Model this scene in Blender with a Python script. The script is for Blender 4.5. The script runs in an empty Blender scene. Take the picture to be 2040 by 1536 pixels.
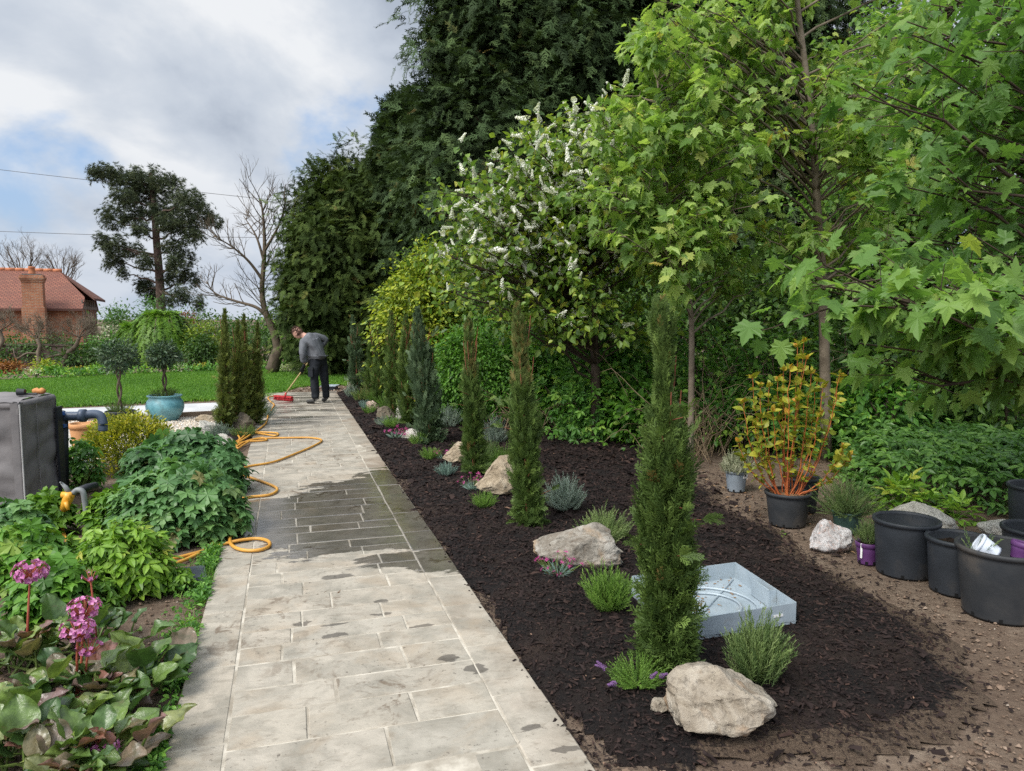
import bpy, bmesh, math, random
import numpy as np
from mathutils import Vector, Matrix, noise as mnoise

# ------------------------------------------------------------------ camera, sky, sun, exposure
SC = bpy.context.scene
COL = SC.collection
R = math.radians
CAM_H, FPX, TILT = 1.65, 1484.0, R(5.16)
cam_d = bpy.data.cameras.new("camera")
cam = bpy.data.objects.new("camera", cam_d)
COL.objects.link(cam)
cam.location = (0, 0, CAM_H)
cam.rotation_euler = (R(90) - TILT, 0, 0)
cam_d.sensor_width = 36
cam_d.lens = FPX / 2040 * 36
cam_d.clip_start = 0.05
cam_d.clip_end = 2000
SC.camera = cam

SUN_EL, SUN_AZ = R(50), R(-138)          # azimuth measured from +Y (ahead) towards +X
SUN_DIR = Vector((math.sin(SUN_AZ) * math.cos(SUN_EL), math.cos(SUN_AZ) * math.cos(SUN_EL), math.sin(SUN_EL)))
sun_d = bpy.data.lights.new("sun", "SUN")
sun_d.energy = 2.2
sun_d.angle = R(22)
sun_d.color = (1.0, 0.955, 0.88)
sun = bpy.data.objects.new("sun", sun_d)
COL.objects.link(sun)
sun.rotation_euler = (-SUN_DIR).to_track_quat("-Z", "Y").to_euler()

SC.view_settings.view_transform = "Standard"
SC.view_settings.look = "None"
SC.view_settings.exposure = 0.55
SC.view_settings.gamma = 1.0
SC.view_settings.use_curve_mapping = False
SC.cycles.use_denoising = False
SC.cycles.max_bounces = 6
SC.cycles.diffuse_bounces = 3
SC.cycles.glossy_bounces = 2
SC.cycles.transmission_bounces = 4
SC.cycles.transparent_max_bounces = 4
SC.cycles.caustics_reflective = False
SC.cycles.caustics_refractive = False
SC.cycles.use_adaptive_sampling = False
SC.cycles.adaptive_threshold = 0.02

class NT:
    """small helper round a node tree"""
    def __init__(s, tree):
        s.t = tree
        s.n = tree.nodes
        s.l = tree.links
    def node(s, kind, props=None, **ins):
        nd = s.n.new(kind)
        for k, v in (props or {}).items():
            setattr(nd, k, v)
        for k, v in ins.items():
            s.set(nd, k, v)
        return nd
    def set(s, nd, k, v):
        sock = nd.inputs[int(k[1:])] if k[0] == "i" and k[1:].isdigit() else nd.inputs[k.replace("_", " ")]
        if isinstance(v, bpy.types.NodeSocket):
            s.l.new(v, sock)
        elif isinstance(v, (tuple, list)) and len(v) == 3 and sock.type == "RGBA":
            sock.default_value = (*v, 1)
        else:
            sock.default_value = v
    def math(s, op, a, b=0.0, c=0.0, clamp=False):
        nd = s.node("ShaderNodeMath", {"operation": op, "use_clamp": clamp})
        for i, v in enumerate((a, b, c)):
            if isinstance(v, bpy.types.NodeSocket):
                s.l.new(v, nd.inputs[i])
            else:
                nd.inputs[i].default_value = v
        return nd.outputs[0]
    def mix(s, f, a, b, blend="MIX"):
        nd = s.node("ShaderNodeMix", {"data_type": "RGBA", "blend_type": blend})
        for k, v in ((0, f), (6, a), (7, b)):
            if isinstance(v, bpy.types.NodeSocket):
                s.l.new(v, nd.inputs[k])
            elif isinstance(v, (tuple, list)):
                nd.inputs[k].default_value = (*v[:3], 1)
            else:
                nd.inputs[k].default_value = v
        return nd.outputs[2]
    def ramp(s, f, stops, interp="LINEAR"):
        nd = s.node("ShaderNodeValToRGB")
        cr = nd.color_ramp
        cr.interpolation = interp
        while len(cr.elements) < len(stops):
            cr.elements.new(0.5)
        for e, (p, c) in zip(cr.elements, stops):
            e.position = p
            e.color = (*c, 1) if isinstance(c, (tuple, list)) else (c, c, c, 1)
        s.l.new(f, nd.inputs[0])
        return nd.outputs[0]
    def noise(s, vec, scale, detail=4.0, rough=0.5, dist=0.0, out=0):
        nd = s.node("ShaderNodeTexNoise")
        nd.inputs["Scale"].default_value = scale
        nd.inputs["Detail"].default_value = detail
        nd.inputs["Roughness"].default_value = rough
        nd.inputs["Distortion"].default_value = dist
        if vec is not None:
            s.l.new(vec, nd.inputs["Vector"])
        return nd.outputs[out]

def build_world():
    w = bpy.data.worlds.new("World")
    SC.world = w
    w.use_nodes = True
    nt = NT(w.node_tree)
    bg = w.node_tree.nodes["Background"]
    sky = nt.node("ShaderNodeTexSky", {"sky_type": "NISHITA", "sun_disc": False, "sun_elevation": SUN_EL, "sun_rotation": SUN_AZ,
                                       "air_density": 1.0, "dust_density": 0.6, "ozone_density": 1.6})
    tc = nt.node("ShaderNodeTexCoord").outputs["Generated"]
    sep = nt.node("ShaderNodeSeparateXYZ", None, i0=tc)
    x, y, z = sep.outputs
    zz = nt.math("ADD", nt.math("MAXIMUM", z, 0.0), 0.34)
    u, v = nt.math("DIVIDE", x, zz), nt.math("DIVIDE", y, zz)
    pos = nt.node("ShaderNodeCombineXYZ", None, i0=nt.math("ADD", u, 0.3), i1=nt.math("MULTIPLY", nt.math("ADD", v, 2.2), 0.8), i2=0.7).outputs[0]
    n1 = nt.noise(pos, 1.35, 8.0, 0.55, 0.3)             # cover
    n2 = nt.noise(pos, 2.6, 7.0, 0.55, 0.2)           # lit tops and grey bases
    pos2 = nt.node("ShaderNodeVectorMath", {"operation": "ADD"}, i0=pos, i1=(7.3, 2.1, 5.0)).outputs[0]
    n3 = nt.noise(pos2, 1.1, 5.0, 0.5, 0.2)
    cover = nt.ramp(n1, [(0.36, 0.0), (0.48, 1.0)], "EASE")
    shade = nt.math("ADD", nt.math("MULTIPLY", n2, 0.55), nt.math("MULTIPLY", n3, 0.55))
    cloud = nt.ramp(shade, [(0.42, (3.0, 3.4, 4.05)), (0.48, (3.9, 4.3, 4.9)), (0.53, (4.5, 4.85, 5.35)), (0.60, (5.9, 6.05, 6.25))])
    # cloud brightened on the sun's side, mostly out of frame, added for fill light
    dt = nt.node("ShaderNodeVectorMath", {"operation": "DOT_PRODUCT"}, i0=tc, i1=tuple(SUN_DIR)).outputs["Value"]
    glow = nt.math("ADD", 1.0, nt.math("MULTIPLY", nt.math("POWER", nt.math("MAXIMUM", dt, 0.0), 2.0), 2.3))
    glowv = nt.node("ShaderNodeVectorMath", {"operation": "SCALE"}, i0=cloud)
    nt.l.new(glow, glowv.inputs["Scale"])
    skyv = nt.mix(0.55, sky.outputs[0], (2.2, 3.6, 6.0))
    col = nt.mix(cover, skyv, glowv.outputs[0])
    low = nt.ramp(z, [(0.0, 0.75), (0.20, 0.0)])
    col = nt.mix(low, col, nt.mix(n2, (2.7, 3.3, 4.3), (4.3, 4.75, 5.4)))
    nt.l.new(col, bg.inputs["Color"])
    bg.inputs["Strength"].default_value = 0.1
build_world()

# ------------------------------------------------------------------ photo pixel (2040 x 1536) -> place in the garden
CT, ST = math.cos(TILT), math.sin(TILT)
def ray(px, py):
    a, b = (px - 1020) / FPX, (768 - py) / FPX
    return Vector((a, CT + ST * b, -ST + CT * b))
def G(px, py, z=0.0):
    d = ray(px, py)
    t = (z - CAM_H) / d.z
    return Vector((d.x * t, d.y * t, z))
def A(px, py, Y):
    d = ray(px, py)
    t = Y / d.y
    return Vector((d.x * t, Y, CAM_H + d.z * t))
def mpp(Y):
    return Y / FPX

# ------------------------------------------------------------------ objects
def tag(o, label=None, cat=None, group=None, kind=None):
    if label: o["label"] = label
    if cat: o["category"] = cat
    if group: o["group"] = group
    if kind: o["kind"] = kind
    return o
def thing(name, label, cat, loc=(0, 0, 0), group=None):
    o = bpy.data.objects.new(name, None)
    o.empty_display_size = 0.1
    COL.objects.link(o)
    o.location = loc
    return tag(o, label, cat, group)
def root_loc(p):
    v = Vector((0, 0, 0))
    while p is not None:
        v += Vector(p.location)
        p = p.parent
    return v
def link(name, me, parent=None, loc=None):
    o = bpy.data.objects.new(name, me)
    COL.objects.link(o)
    if parent is not None: o.parent = parent
    if loc is not None: o.location = loc
    return o

class Geo:
    """collects faces in world coordinates, links them as ONE mesh object"""
    def __init__(s):
        s.v, s.l, s.c, s.t, s.uv, s.n = [], [], [], [], [], 0
    def add(s, verts, loops, counts, tint=0.5, uv=None):
        verts = np.asarray(verts, np.float32).reshape(-1, 3)
        counts = np.asarray(counts, np.int32)
        s.v.append(verts)
        s.l.append(np.asarray(loops, np.int32) + s.n)
        s.c.append(counts)
        s.t.append(np.broadcast_to(np.asarray(tint, np.float32), counts.shape).copy())
        if uv is not None: s.uv.append(np.asarray(uv, np.float32))
        s.n += len(verts)
        return s
    def faces(s, verts, faces, tint=0.5):
        return s.add(verts, [i for f in faces for i in f], [len(f) for f in faces], tint)
    def box(s, c, size, rotz=0.0, tint=0.5, tilt=None):
        c = Vector(c); hx, hy, hz = (k / 2 for k in size)
        m = Matrix.Rotation(rotz, 3, "Z")
        if tilt is not None: m = tilt
        vs = [c + m @ Vector((a * hx, b * hy, d * hz)) for a in (-1, 1) for b in (-1, 1) for d in (-1, 1)]
        return s.faces([tuple(v) for v in vs], [(0, 1, 3, 2), (4, 6, 7, 5), (0, 4, 5, 1), (2, 3, 7, 6), (0, 2, 6, 4), (1, 5, 7, 3)], tint)
    def tube(s, pts, rad, sides=6, tint=0.5, caps=True):
        pts = np.array([tuple(p) for p in pts], np.float64)
        n = len(pts)
        rad = np.broadcast_to(np.asarray(rad, np.float64), (n,))
        tg = np.gradient(pts, axis=0)
        tg /= np.linalg.norm(tg, axis=1, keepdims=True) + 1e-12
        mean = pts[-1] - pts[0]
        ref = np.array((0, 0, 1.0)) if abs(mean[2]) < 0.75 * (np.linalg.norm(mean) + 1e-9) else np.array((1.0, 0.2, 0))
        a = np.cross(tg, ref); la = np.linalg.norm(a, axis=1, keepdims=True)
        a = np.where(la < 1e-4, np.array((1.0, 0, 0)), a / np.maximum(la, 1e-6))
        b = np.cross(a, tg)
        th = np.linspace(0, 2 * math.pi, sides, endpoint=False)
        ring = pts[:, None, :] + rad[:, None, None] * (np.cos(th)[None, :, None] * a[:, None, :] + np.sin(th)[None, :, None] * b[:, None, :])
        i = np.arange(n - 1)[:, None] * sides
        j = np.arange(sides)[None, :]
        k = (j + 1) % sides
        q = np.stack([i + j, i + k, i + sides + k, i + sides + j], -1).reshape(-1)
        counts = [4] * ((n - 1) * sides)
        loops = list(q)
        if caps:
            loops += list(range(sides - 1, -1, -1)) + list(range((n - 1) * sides, n * sides))
            counts += [sides, sides]
        return s.add(ring.reshape(-1, 3), loops, counts, tint)
    def lathe(s, c, prof, seg=32, tint=0.5, tilt=None):
        c = np.array(tuple(c)); th = np.linspace(0, 2 * math.pi, seg, endpoint=False)
        vs = np.array([[(r * math.cos(t), r * math.sin(t), z) for t in th] for r, z in prof]).reshape(-1, 3)
        if tilt is not None: vs = vs @ np.array(tilt).T
        i = np.arange(len(prof) - 1)[:, None] * seg
        j = np.arange(seg)[None, :]; k = (j + 1) % seg
        q = np.stack([i + j, i + k, i + seg + k, i + seg + j], -1).reshape(-1)
        return s.add(vs + c, q, [4] * ((len(prof) - 1) * seg), tint)
    def obj(s, name, mat, parent=None, base=None, smooth=False, label=None, cat=None, group=None, kind=None):
        V = np.concatenate(s.v); L = np.concatenate(s.l); C = np.concatenate(s.c); T = np.concatenate(s.t)
        off = root_loc(parent) if parent is not None else Vector(base or (0, 0, 0))
        V = V - np.array(tuple(off), np.float32)
        me = bpy.data.meshes.new(name)
        me.vertices.add(len(V)); me.vertices.foreach_set("co", V.astype(np.float32).ravel())
        me.loops.add(len(L)); me.loops.foreach_set("vertex_index", L)
        me.polygons.add(len(C))
        st = np.zeros(len(C), np.int32); st[1:] = np.cumsum(C)[:-1]
        me.polygons.foreach_set("loop_start", st)
        me.polygons.foreach_set("loop_total", C)
        me.polygons.foreach_set("use_smooth", np.full(len(C), bool(smooth)))
        at = me.attributes.new("tint", "FLOAT", "FACE")
        at.data.foreach_set("value", T)
        if s.uv:
            uv = me.uv_layers.new(name="UVMap")
            uv.data.foreach_set("uv", np.concatenate(s.uv).ravel())
        me.update(calc_edges=True)
        me.materials.append(mat)
        o = link(name, me, parent, None if parent is not None else tuple(off))
        return tag(o, label, cat, group, kind)

# ------------------------------------------------------------------ materials
MATS = {}
def newmat(name):
    m = bpy.data.materials.new(name)
    m.use_nodes = True
    nt = NT(m.node_tree)
    return m, nt, m.node_tree.nodes["Principled BSDF"], m.node_tree.nodes["Material Output"]
def tint_out(nt):
    return nt.node("ShaderNodeAttribute", {"attribute_name": "tint"}).outputs["Fac"]
def leafmat(name, stops, trans=0.3, rough=0.5, spec=0.35, tcol=1.5):
    m, nt, b, out = newmat(name)
    c = nt.ramp(tint_out(nt), stops)
    nt.set(b, "Base_Color", c)
    b.inputs["Roughness"].default_value = rough
    b.inputs["Specular IOR Level"].default_value = spec
    if trans > 0:
        tr = nt.node("ShaderNodeBsdfTranslucent")
        nt.l.new(nt.mix(1.0, c, (tcol, tcol * 1.05, tcol * 0.55), "MULTIPLY"), tr.inputs["Color"])
        mx = nt.node("ShaderNodeMixShader", None, i0=trans)
        nt.l.new(b.outputs[0], mx.inputs[1]); nt.l.new(tr.outputs[0], mx.inputs[2])
        nt.l.new(mx.outputs[0], out.inputs["Surface"])
    MATS[name] = m
    return m
def mottled(name, c1, c2, scale=8.0, rough=0.7, bump=0.3, bscale=None, spec=0.3, c3=None, metal=0.0, detail=6.0, bdist=0.01):
    """two or three colours mixed by noise, with a noise bump"""
    m, nt, b, out = newmat(name)
    co = nt.node("ShaderNodeTexCoord").outputs["Object"]
    n = nt.noise(co, scale, detail, 0.6, 0.2)
    stops = [(0.35, c1), (0.65, c2)] if c3 is None else [(0.3, c1), (0.52, c2), (0.72, c3)]
    nt.set(b, "Base_Color", nt.ramp(n, stops))
    b.inputs["Roughness"].default_value = rough
    b.inputs["Specular IOR Level"].default_value = spec
    b.inputs["Metallic"].default_value = metal
    if bump:
        bp = nt.node("ShaderNodeBump", None, Strength=bump, Distance=bdist, Height=nt.noise(co, bscale or scale * 4, 6.0, 0.6))
        nt.l.new(bp.outputs[0], b.inputs["Normal"])
    MATS[name] = m
    return m

leafmat("yew", [(0, (0.0255, 0.04, 0.0181)), (0.5, (0.0537, 0.09, 0.0341)), (0.85, (0.0972, 0.145, 0.0499)), (1, (0.2558, 0.1876, 0.068))], .12, .75, .12)
leafmat("yew_b", [(0, (0.0246, 0.0407, 0.0117)), (0.5, (0.0579, 0.0916, 0.0219)), (0.85, (0.1017, 0.1424, 0.0323)), (1, (0.193, 0.1628, 0.0514))], .15, .75, .12)
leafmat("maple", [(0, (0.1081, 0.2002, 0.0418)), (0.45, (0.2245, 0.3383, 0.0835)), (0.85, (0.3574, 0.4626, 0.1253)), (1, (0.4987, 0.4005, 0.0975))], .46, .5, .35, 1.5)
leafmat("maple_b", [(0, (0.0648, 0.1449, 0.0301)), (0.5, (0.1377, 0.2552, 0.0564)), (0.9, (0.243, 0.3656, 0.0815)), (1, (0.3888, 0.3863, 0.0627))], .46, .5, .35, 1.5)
leafmat("cherry", [(0, (0.065, 0.1297, 0.023)), (0.5, (0.1462, 0.2457, 0.0391)), (0.85, (0.2761, 0.3685, 0.0517)), (1, (0.341, 0.3413, 0.046))], .32, .42, .4)
leafmat("blossom", [(0, (.62, .64, .52)), (1, (.83, .83, .76))], .25, .6, .2, 1.0)
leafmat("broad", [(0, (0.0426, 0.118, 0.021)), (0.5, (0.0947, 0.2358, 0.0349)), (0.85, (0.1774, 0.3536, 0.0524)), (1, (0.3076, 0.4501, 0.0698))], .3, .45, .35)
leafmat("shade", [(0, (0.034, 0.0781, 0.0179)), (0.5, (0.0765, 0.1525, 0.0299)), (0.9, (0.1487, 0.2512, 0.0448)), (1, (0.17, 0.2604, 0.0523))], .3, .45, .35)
leafmat("hedge", [(0, (0.0416, 0.1121, 0.0166)), (0.5, (0.0918, 0.2242, 0.0248)), (0.9, (0.1501, 0.3065, 0.0386)), (1, (0.2334, 0.3438, 0.0552))], .3, .45, .35)
leafmat("golden", [(0, (0.085, 0.1386, 0.0168)), (0.4, (0.1943, 0.2772, 0.0264)), (0.8, (0.3522, 0.4092, 0.036)), (1, (0.51, 0.5148, 0.06))], .3, .45, .35, 1.3)
leafmat("yellowbox", [(0, (.10, .13, .016)), (.4, (.24, .27, .025)), (.8, (.42, .41, .035)), (1, (.55, .48, .06))], .3, .45, .35, 1.3)
leafmat("cover", [(0, (0.0394, 0.1043, 0.0198)), (0.5, (0.0757, 0.1739, 0.0308)), (0.9, (0.1286, 0.2505, 0.044)), (1, (0.1362, 0.2783, 0.055))], .28, .42, .4)
leafmat("geranium", [(0, (0.0466, 0.1142, 0.0361)), (0.5, (0.0946, 0.2083, 0.0644)), (0.85, (0.1602, 0.289, 0.0902)), (1, (0.2766, 0.2554, 0.103))], .28, .42, .4)
leafmat("lime", [(0, (0.0696, 0.1609, 0.0178)), (0.5, (0.1467, 0.2799, 0.0261)), (0.9, (0.2394, 0.3849, 0.0475)), (1, (0.3707, 0.3779, 0.0594))], .32, .42, .4)
leafmat("juniper", [(0, (0.0414, 0.0737, 0.018)), (0.5, (0.092, 0.1485, 0.034)), (0.85, (0.1667, 0.2435, 0.058)), (0.93, (0.1265, 0.1663, 0.05)), (1, (0.1955, 0.1426, 0.045))], .15, .55, .25)
leafmat("juniper_blue", [(0, (.04, .07, .035)), (.5, (.09, .14, .07)), (.85, (.15, .215, .11)), (1, (.16, .17, .08))], .15, .55, .25)
leafmat("juniper_olive", [(0, (0.0648, 0.0894, 0.0211)), (0.5, (0.1378, 0.1755, 0.0422)), (0.85, (0.243, 0.2844, 0.066)), (1, (0.1944, 0.1625, 0.0528))], .15, .55, .25)
leafmat("tuft", [(0, (0.063, 0.1313, 0.021)), (0.5, (0.126, 0.231, 0.0368)), (0.9, (0.21, 0.336, 0.0683)), (1, (0.315, 0.399, 0.105))], .25, .5, .3)
leafmat("rosemary", [(0, (.06, .105, .035)), (.5, (.125, .185, .06)), (.9, (.21, .28, .1)), (1, (.28, .33, .14))], .22, .5, .3)
leafmat("silver", [(0, (0.115, 0.1552, 0.1207)), (0.5, (0.23, 0.2875, 0.23)), (0.9, (0.391, 0.46, 0.3795)), (1, (0.575, 0.6095, 0.483))], .15, .6, .2, 1.1)
leafmat("bluegrass", [(0, (.09, .15, .13)), (.5, (.17, .26, .22)), (1, (.3, .4, .33))], .15, .6, .2, 1.1)
leafmat("thyme", [(0, (.16, .18, .1)), (.5, (.3, .32, .2)), (1, (.52, .5, .36))], .15, .6, .2, 1.0)
leafmat("pinkflower", [(0, (.5, .06, .26)), (1, (.72, .14, .42))], .25, .6, .2, 1.0)
leafmat("mauveflower", [(0, (0.3105, 0.0704, 0.2167)), (0.6, (0.5382, 0.176, 0.3901)), (1, (0.7452, 0.3696, 0.5722))], .25, .6, .2, 1.0)
leafmat("lavflower", [(0, (0.128, 0.064, 0.16)), (1, (0.24, 0.128, 0.288))], .15, .6, .2, 1.0)
leafmat("bergenia", [(0, (.03, .075, .02)), (.35, (.06, .135, .035)), (.72, (.115, .2, .045)), (.84, (.17, .23, .05)), (.9, (.2, .15, .09)), (1, (.24, .08, .05))], .22, .34, .5)
leafmat("cornus", [(0, (0.165, 0.209, 0.022)), (0.5, (0.297, 0.319, 0.033)), (0.85, (0.418, 0.374, 0.044)), (1, (0.55, 0.264, 0.044))], .32, .45, .35, 1.2)
leafmat("pine", [(0, (0.0342, 0.0508, 0.0276)), (0.5, (0.0698, 0.0927, 0.0442)), (1, (0.132, 0.1495, 0.069))], .05, .6, .2)
leafmat("bay", [(0, (0.024, 0.054, 0.0264)), (0.5, (0.054, 0.0984, 0.048)), (1, (0.12, 0.168, 0.09))], .15, .4, .4)
leafmat("autumn", [(0, (.14, .05, .02)), (.5, (.27, .11, .03)), (1, (.4, .2, .05))], .2, .5, .3)
leafmat("yellowflower", [(0, (.55, .42, .04)), (1, (.75, .62, .12))], .2, .6, .2, 1.0)
leafmat("paleflower", [(0, (.45, .48, .26)), (1, (.68, .66, .45))], .2, .6, .2, 1.0)
leafmat("blueflower", [(0, (.12, .12, .4)), (1, (.25, .26, .6))], .2, .6, .2, 1.0)
leafmat("grass", [(0, (0.057, 0.1409, 0.0126)), (0.5, (0.105, 0.2349, 0.0202)), (1, (0.18, 0.3221, 0.0354))], .25, .5, .3)
leafmat("litter", [(0, (.07, .035, .018)), (.5, (.17, .095, .045)), (1, (.34, .22, .12))], .0, .8, .2)
leafmat("chips", [(0, (0.0104, 0.0069, 0.0066)), (0.55, (0.0273, 0.0184, 0.0165)), (0.9, (0.0546, 0.0322, 0.0253)), (0.97, (0.1105, 0.0633, 0.0462)), (1, (0.26, 0.161, 0.11))], .0, .85, .15)
leafmat("clods", [(0, (0.0831, 0.0562, 0.0394)), (0.5, (0.1662, 0.115, 0.0814)), (0.9, (0.2612, 0.1938, 0.1444)), (1, (0.4987, 0.45, 0.3806))], .0, .9, .15)
leafmat("pebbles", [(0, (.42, .33, .24)), (.5, (.6, .52, .42)), (1, (.8, .74, .65))], .0, .7, .3)
mottled("bark_grey", (.10, .078, .055), (.21, .17, .125), 6, .85, .6, 22, .2)
mottled("bark_dark", (.045, .032, .024), (.095, .068, .05), 6, .85, .6, 20, .2)
mottled("bark_pale", (.19, .16, .13), (.36, .32, .27), 7, .85, .5, 20, .2)
mottled("bark_red", (.13, .045, .025), (.26, .10, .055), 9, .8, .4, 30, .2)
mottled("bark_pine", (.06, .042, .032), (.13, .09, .07), 5, .85, .6, 20, .2)
mottled("twig", (.16, .115, .07), (.3, .225, .14), 5, .8, .0, 20, .2)
mottled("twig_dark", (.06, .045, .032), (.13, .1, .07), 5, .8, .0, 20, .2)
mottled("stem_orange", (.34, .075, .028), (.48, .16, .045), 4, .6, .0, 20, .3)
mottled("stem_green", (.09, .15, .03), (.15, .2, .05), 6, .6, .0, 20, .3)
mottled("stem_red", (.3, .065, .04), (.42, .12, .07), 9, .5, .0, 20, .35)
# ------------------------------------------------------------------ leaf templates: x across, y from base to tip, z up off the leaf
def _tpl(verts, faces):
    return (np.array(verts, np.float32), [i for f in faces for i in f], [len(f) for f in faces])
def T_leaf(w=.5, fold=.10, droop=.16):
    v = [(0, 0, 0), (.42 * w, .28, fold), (.5 * w, .5, fold * .9 - droop * .25), (.3 * w, .78, fold * .5 - droop * .6), (0, 1, -droop),
         (-.3 * w, .78, fold * .5 - droop * .6), (-.5 * w, .5, fold * .9 - droop * .25), (-.42 * w, .28, fold), (0, .5, -droop * .25)]
    return _tpl(v, [(0, 1, 2, 8), (8, 2, 3, 4), (0, 8, 6, 7), (8, 4, 5, 6)])
def T_blade(w=.4, fold=.1):
    return _tpl([(0, 0, 0), (.5 * w, .45, fold), (0, 1, -.08), (-.5 * w, .45, fold)], [(0, 1, 2), (0, 2, 3)])
def T_maple(fold=.16, curl=.30):
    h = [(0, .0), (.13, -.06), (.32, -.13), (.33, .03), (.52, .10), (.40, .22), (.62, .34), (.47, .40), (.58, .56), (.38, .52), (.22, .50), (.30, .68), (.17, .72), (.13, .86), (0, 1.06)]
    pts = h + [(-x, y) for x, y in h[-2:0:-1]]
    def zz(x, y): return fold * abs(x) - curl * x * x - (curl - .1) * max(0, y - .2) ** 2 - .25 * max(0, abs(x) - .3)
    v = [(0, .22, -.01)] + [(x, y, zz(x, y)) for x, y in pts]
    n = len(pts)
    f = [(0, 1 + i, 1 + (i + 1) % n) for i in range(n)]
    return _tpl(v, f)
def T_palm(lobes=5, wid=.22, spread=62):
    v, f = [(0, .08, 0)], []
    for k in range(lobes):
        a = R((k - (lobes - 1) / 2) * spread)
        L = .92 - .10 * abs(k - (lobes - 1) / 2)
        ca, sa = math.cos(a), math.sin(a)
        b = len(v)
        for x, y, z in ((wid * .8, .38, .05), (wid * 1.15, .62, .03), (wid * .55, .74, .0), (0, 1, -.12), (-wid * .55, .74, .0), (-wid * 1.15, .62, .03), (-wid * .8, .38, .05), (0, .62, -.02)):
            v.append((x * ca + y * L * sa, .08 + y * L * ca - x * sa, z - .05 * y))
        f += [(0, b, b + 1, b + 7), (b + 7, b + 1, b + 2, b + 3), (0, b + 7, b + 5, b + 6), (b + 7, b + 3, b + 4, b + 5)]
    return _tpl(v, f)
def T_tri(w=.5):
    v, f = [], []
    lv, ll, lc = T_leaf(w, .09, .2)
    for a, sc, off in ((0, 1, .32), (62, .85, .2), (-62, .85, .2)):
        ca, sa = math.cos(R(a)), math.sin(R(a)); b = len(v)
        for x, y, z in lv:
            x, y, z = x * sc * .62, y * sc * .68, z * sc * .62
            v.append((x * ca + y * sa, off + y * ca - x * sa, z))
        i = 0
        for c in lc:
            f.append(tuple(b + k for k in ll[i:i + c])); i += c
    b = len(v); v += [(-.012, 0, -.02), (.012, 0, -.02), (.012, .35, 0), (-.012, .35, 0)]
    f.append((b, b + 1, b + 2, b + 3))
    return _tpl(v, f)
def T_spray(n=11, ang=48, nl=.20, w=.036, droop=.25, taper=.5, seed=0):
    rr = random.Random(seed); v, f = [], []
    def ax(y): return (0.02 * math.sin(5 * y + seed), y, -droop * y * y)
    b = 0; v += [(-.012, 0, 0), (.012, 0, 0), (.004, 1, -droop), (-.004, 1, -droop)]; f.append((0, 1, 2, 3))
    for k in range(n):
        y = .08 + .9 * k / (n - 1)
        for s in (-1, 1):
            L = nl * (1 - taper * y) * rr.uniform(.75, 1.2); a = R(ang + rr.uniform(-14, 14)); p = ax(y)
            dx, dy, dz = s * math.sin(a) * L, math.cos(a) * L, rr.uniform(-.25, .25) * L
            b = len(v)
            v += [(p[0], p[1] - w * .5, p[2]), (p[0] + dx, p[1] + dy, p[2] + dz), (p[0], p[1] + w, p[2])]
            f.append((b, b + 1, b + 2))
    b = len(v); p = ax(1); v += [(-w * .4, .96, p[2]), (w * .4, .96, p[2]), (0, 1 + nl * .6, p[2] - .05)]; f.append((b, b + 1, b + 2))
    return _tpl(v, f)
def T_frond(seed=0):
    """a flat feathery juniper spray, side shoots with their own scale leaves"""
    rr = random.Random(seed); v, f = [], []
    def strip(p, q, w):
        p, q = np.array(p), np.array(q); d = q - p; s = np.array((-d[1], d[0], 0)); s = s / (np.linalg.norm(s) + 1e-9) * w * .5
        m = p + d * .6
        b = len(v); v.extend([tuple(p - s * .6), tuple(p + s * .6), tuple(m + s), tuple(q), tuple(m - s)]); f.append((b, b + 1, b + 2, b + 3, b + 4))
    strip((0, 0, 0), (.0, 1.0, .02), .035)
    for k in range(8):
        y = .12 + .76 * k / 7
        for s in (-1, 1):
            L = (.42 - .26 * y) * rr.uniform(.8, 1.2); a = R(32 + rr.uniform(-8, 8)); z = rr.uniform(-.10, .10)
            q = (s * math.sin(a) * L, y + math.cos(a) * L, z)
            strip((0, y, 0), q, .045)
            if L > .2:
                for u in (.4, .7):
                    p = (q[0] * u, y + (q[1] - y) * u, z * u); a2 = a + R(28) * (1 if k % 2 else -1)
                    strip(p, (p[0] + s * math.sin(a2) * L * .4, p[1] + math.cos(a2) * L * .4, p[2] + rr.uniform(-.05, .05)), .038)
    return _tpl(v, f)
def T_tuft(n=14, w=.06, seed=1):
    rr = random.Random(seed); v, f = [], []
    for k in range(n):
        z = rr.uniform(-.25, 1); a = rr.uniform(0, 6.283); r = math.sqrt(max(0, 1 - z * z)); L = rr.uniform(.6, 1)
        d = np.array((r * math.cos(a), z, r * math.sin(a))) * L; s = np.cross(d, (0.3, .5, .8)); s = s / (np.linalg.norm(s) + 1e-9) * w
        b = len(v); v.extend([tuple(-s), tuple(s), tuple(d)]); f.append((b, b + 1, b + 2))
    return _tpl(v, f)
def T_shoot(n=22, nl=.16, w=.022, ang=38, seed=0, bend=.1):
    """an upright shoot with narrow needles all round"""
    rr = random.Random(seed); v, f = [], []
    v += [(-.008, 0, 0), (.008, 0, 0), (.003, 1, bend), (-.003, 1, bend)]; f.append((0, 1, 2, 3))
    for k in range(n):
        y = .12 + .88 * k / (n - 1); az = k * 2.4; a = R(ang * (1.15 - .5 * y) + rr.uniform(-8, 8)); L = nl * rr.uniform(.7, 1.15) * (1.1 - .35 * y)
        p = np.array((0, y, bend * y * y)); d = np.array((math.sin(a) * math.cos(az), math.cos(a), math.sin(a) * math.sin(az))) * L
        s = np.array((-math.sin(az), 0, math.cos(az))) * w
        b = len(v); v.extend([tuple(p - s * .5), tuple(p + s * .5), tuple(p + d * .6 + s), tuple(p + d), tuple(p + d * .6 - s)]); f.append((b, b + 1, b + 2, b + 3, b + 4))
    return _tpl(v, f)
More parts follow.
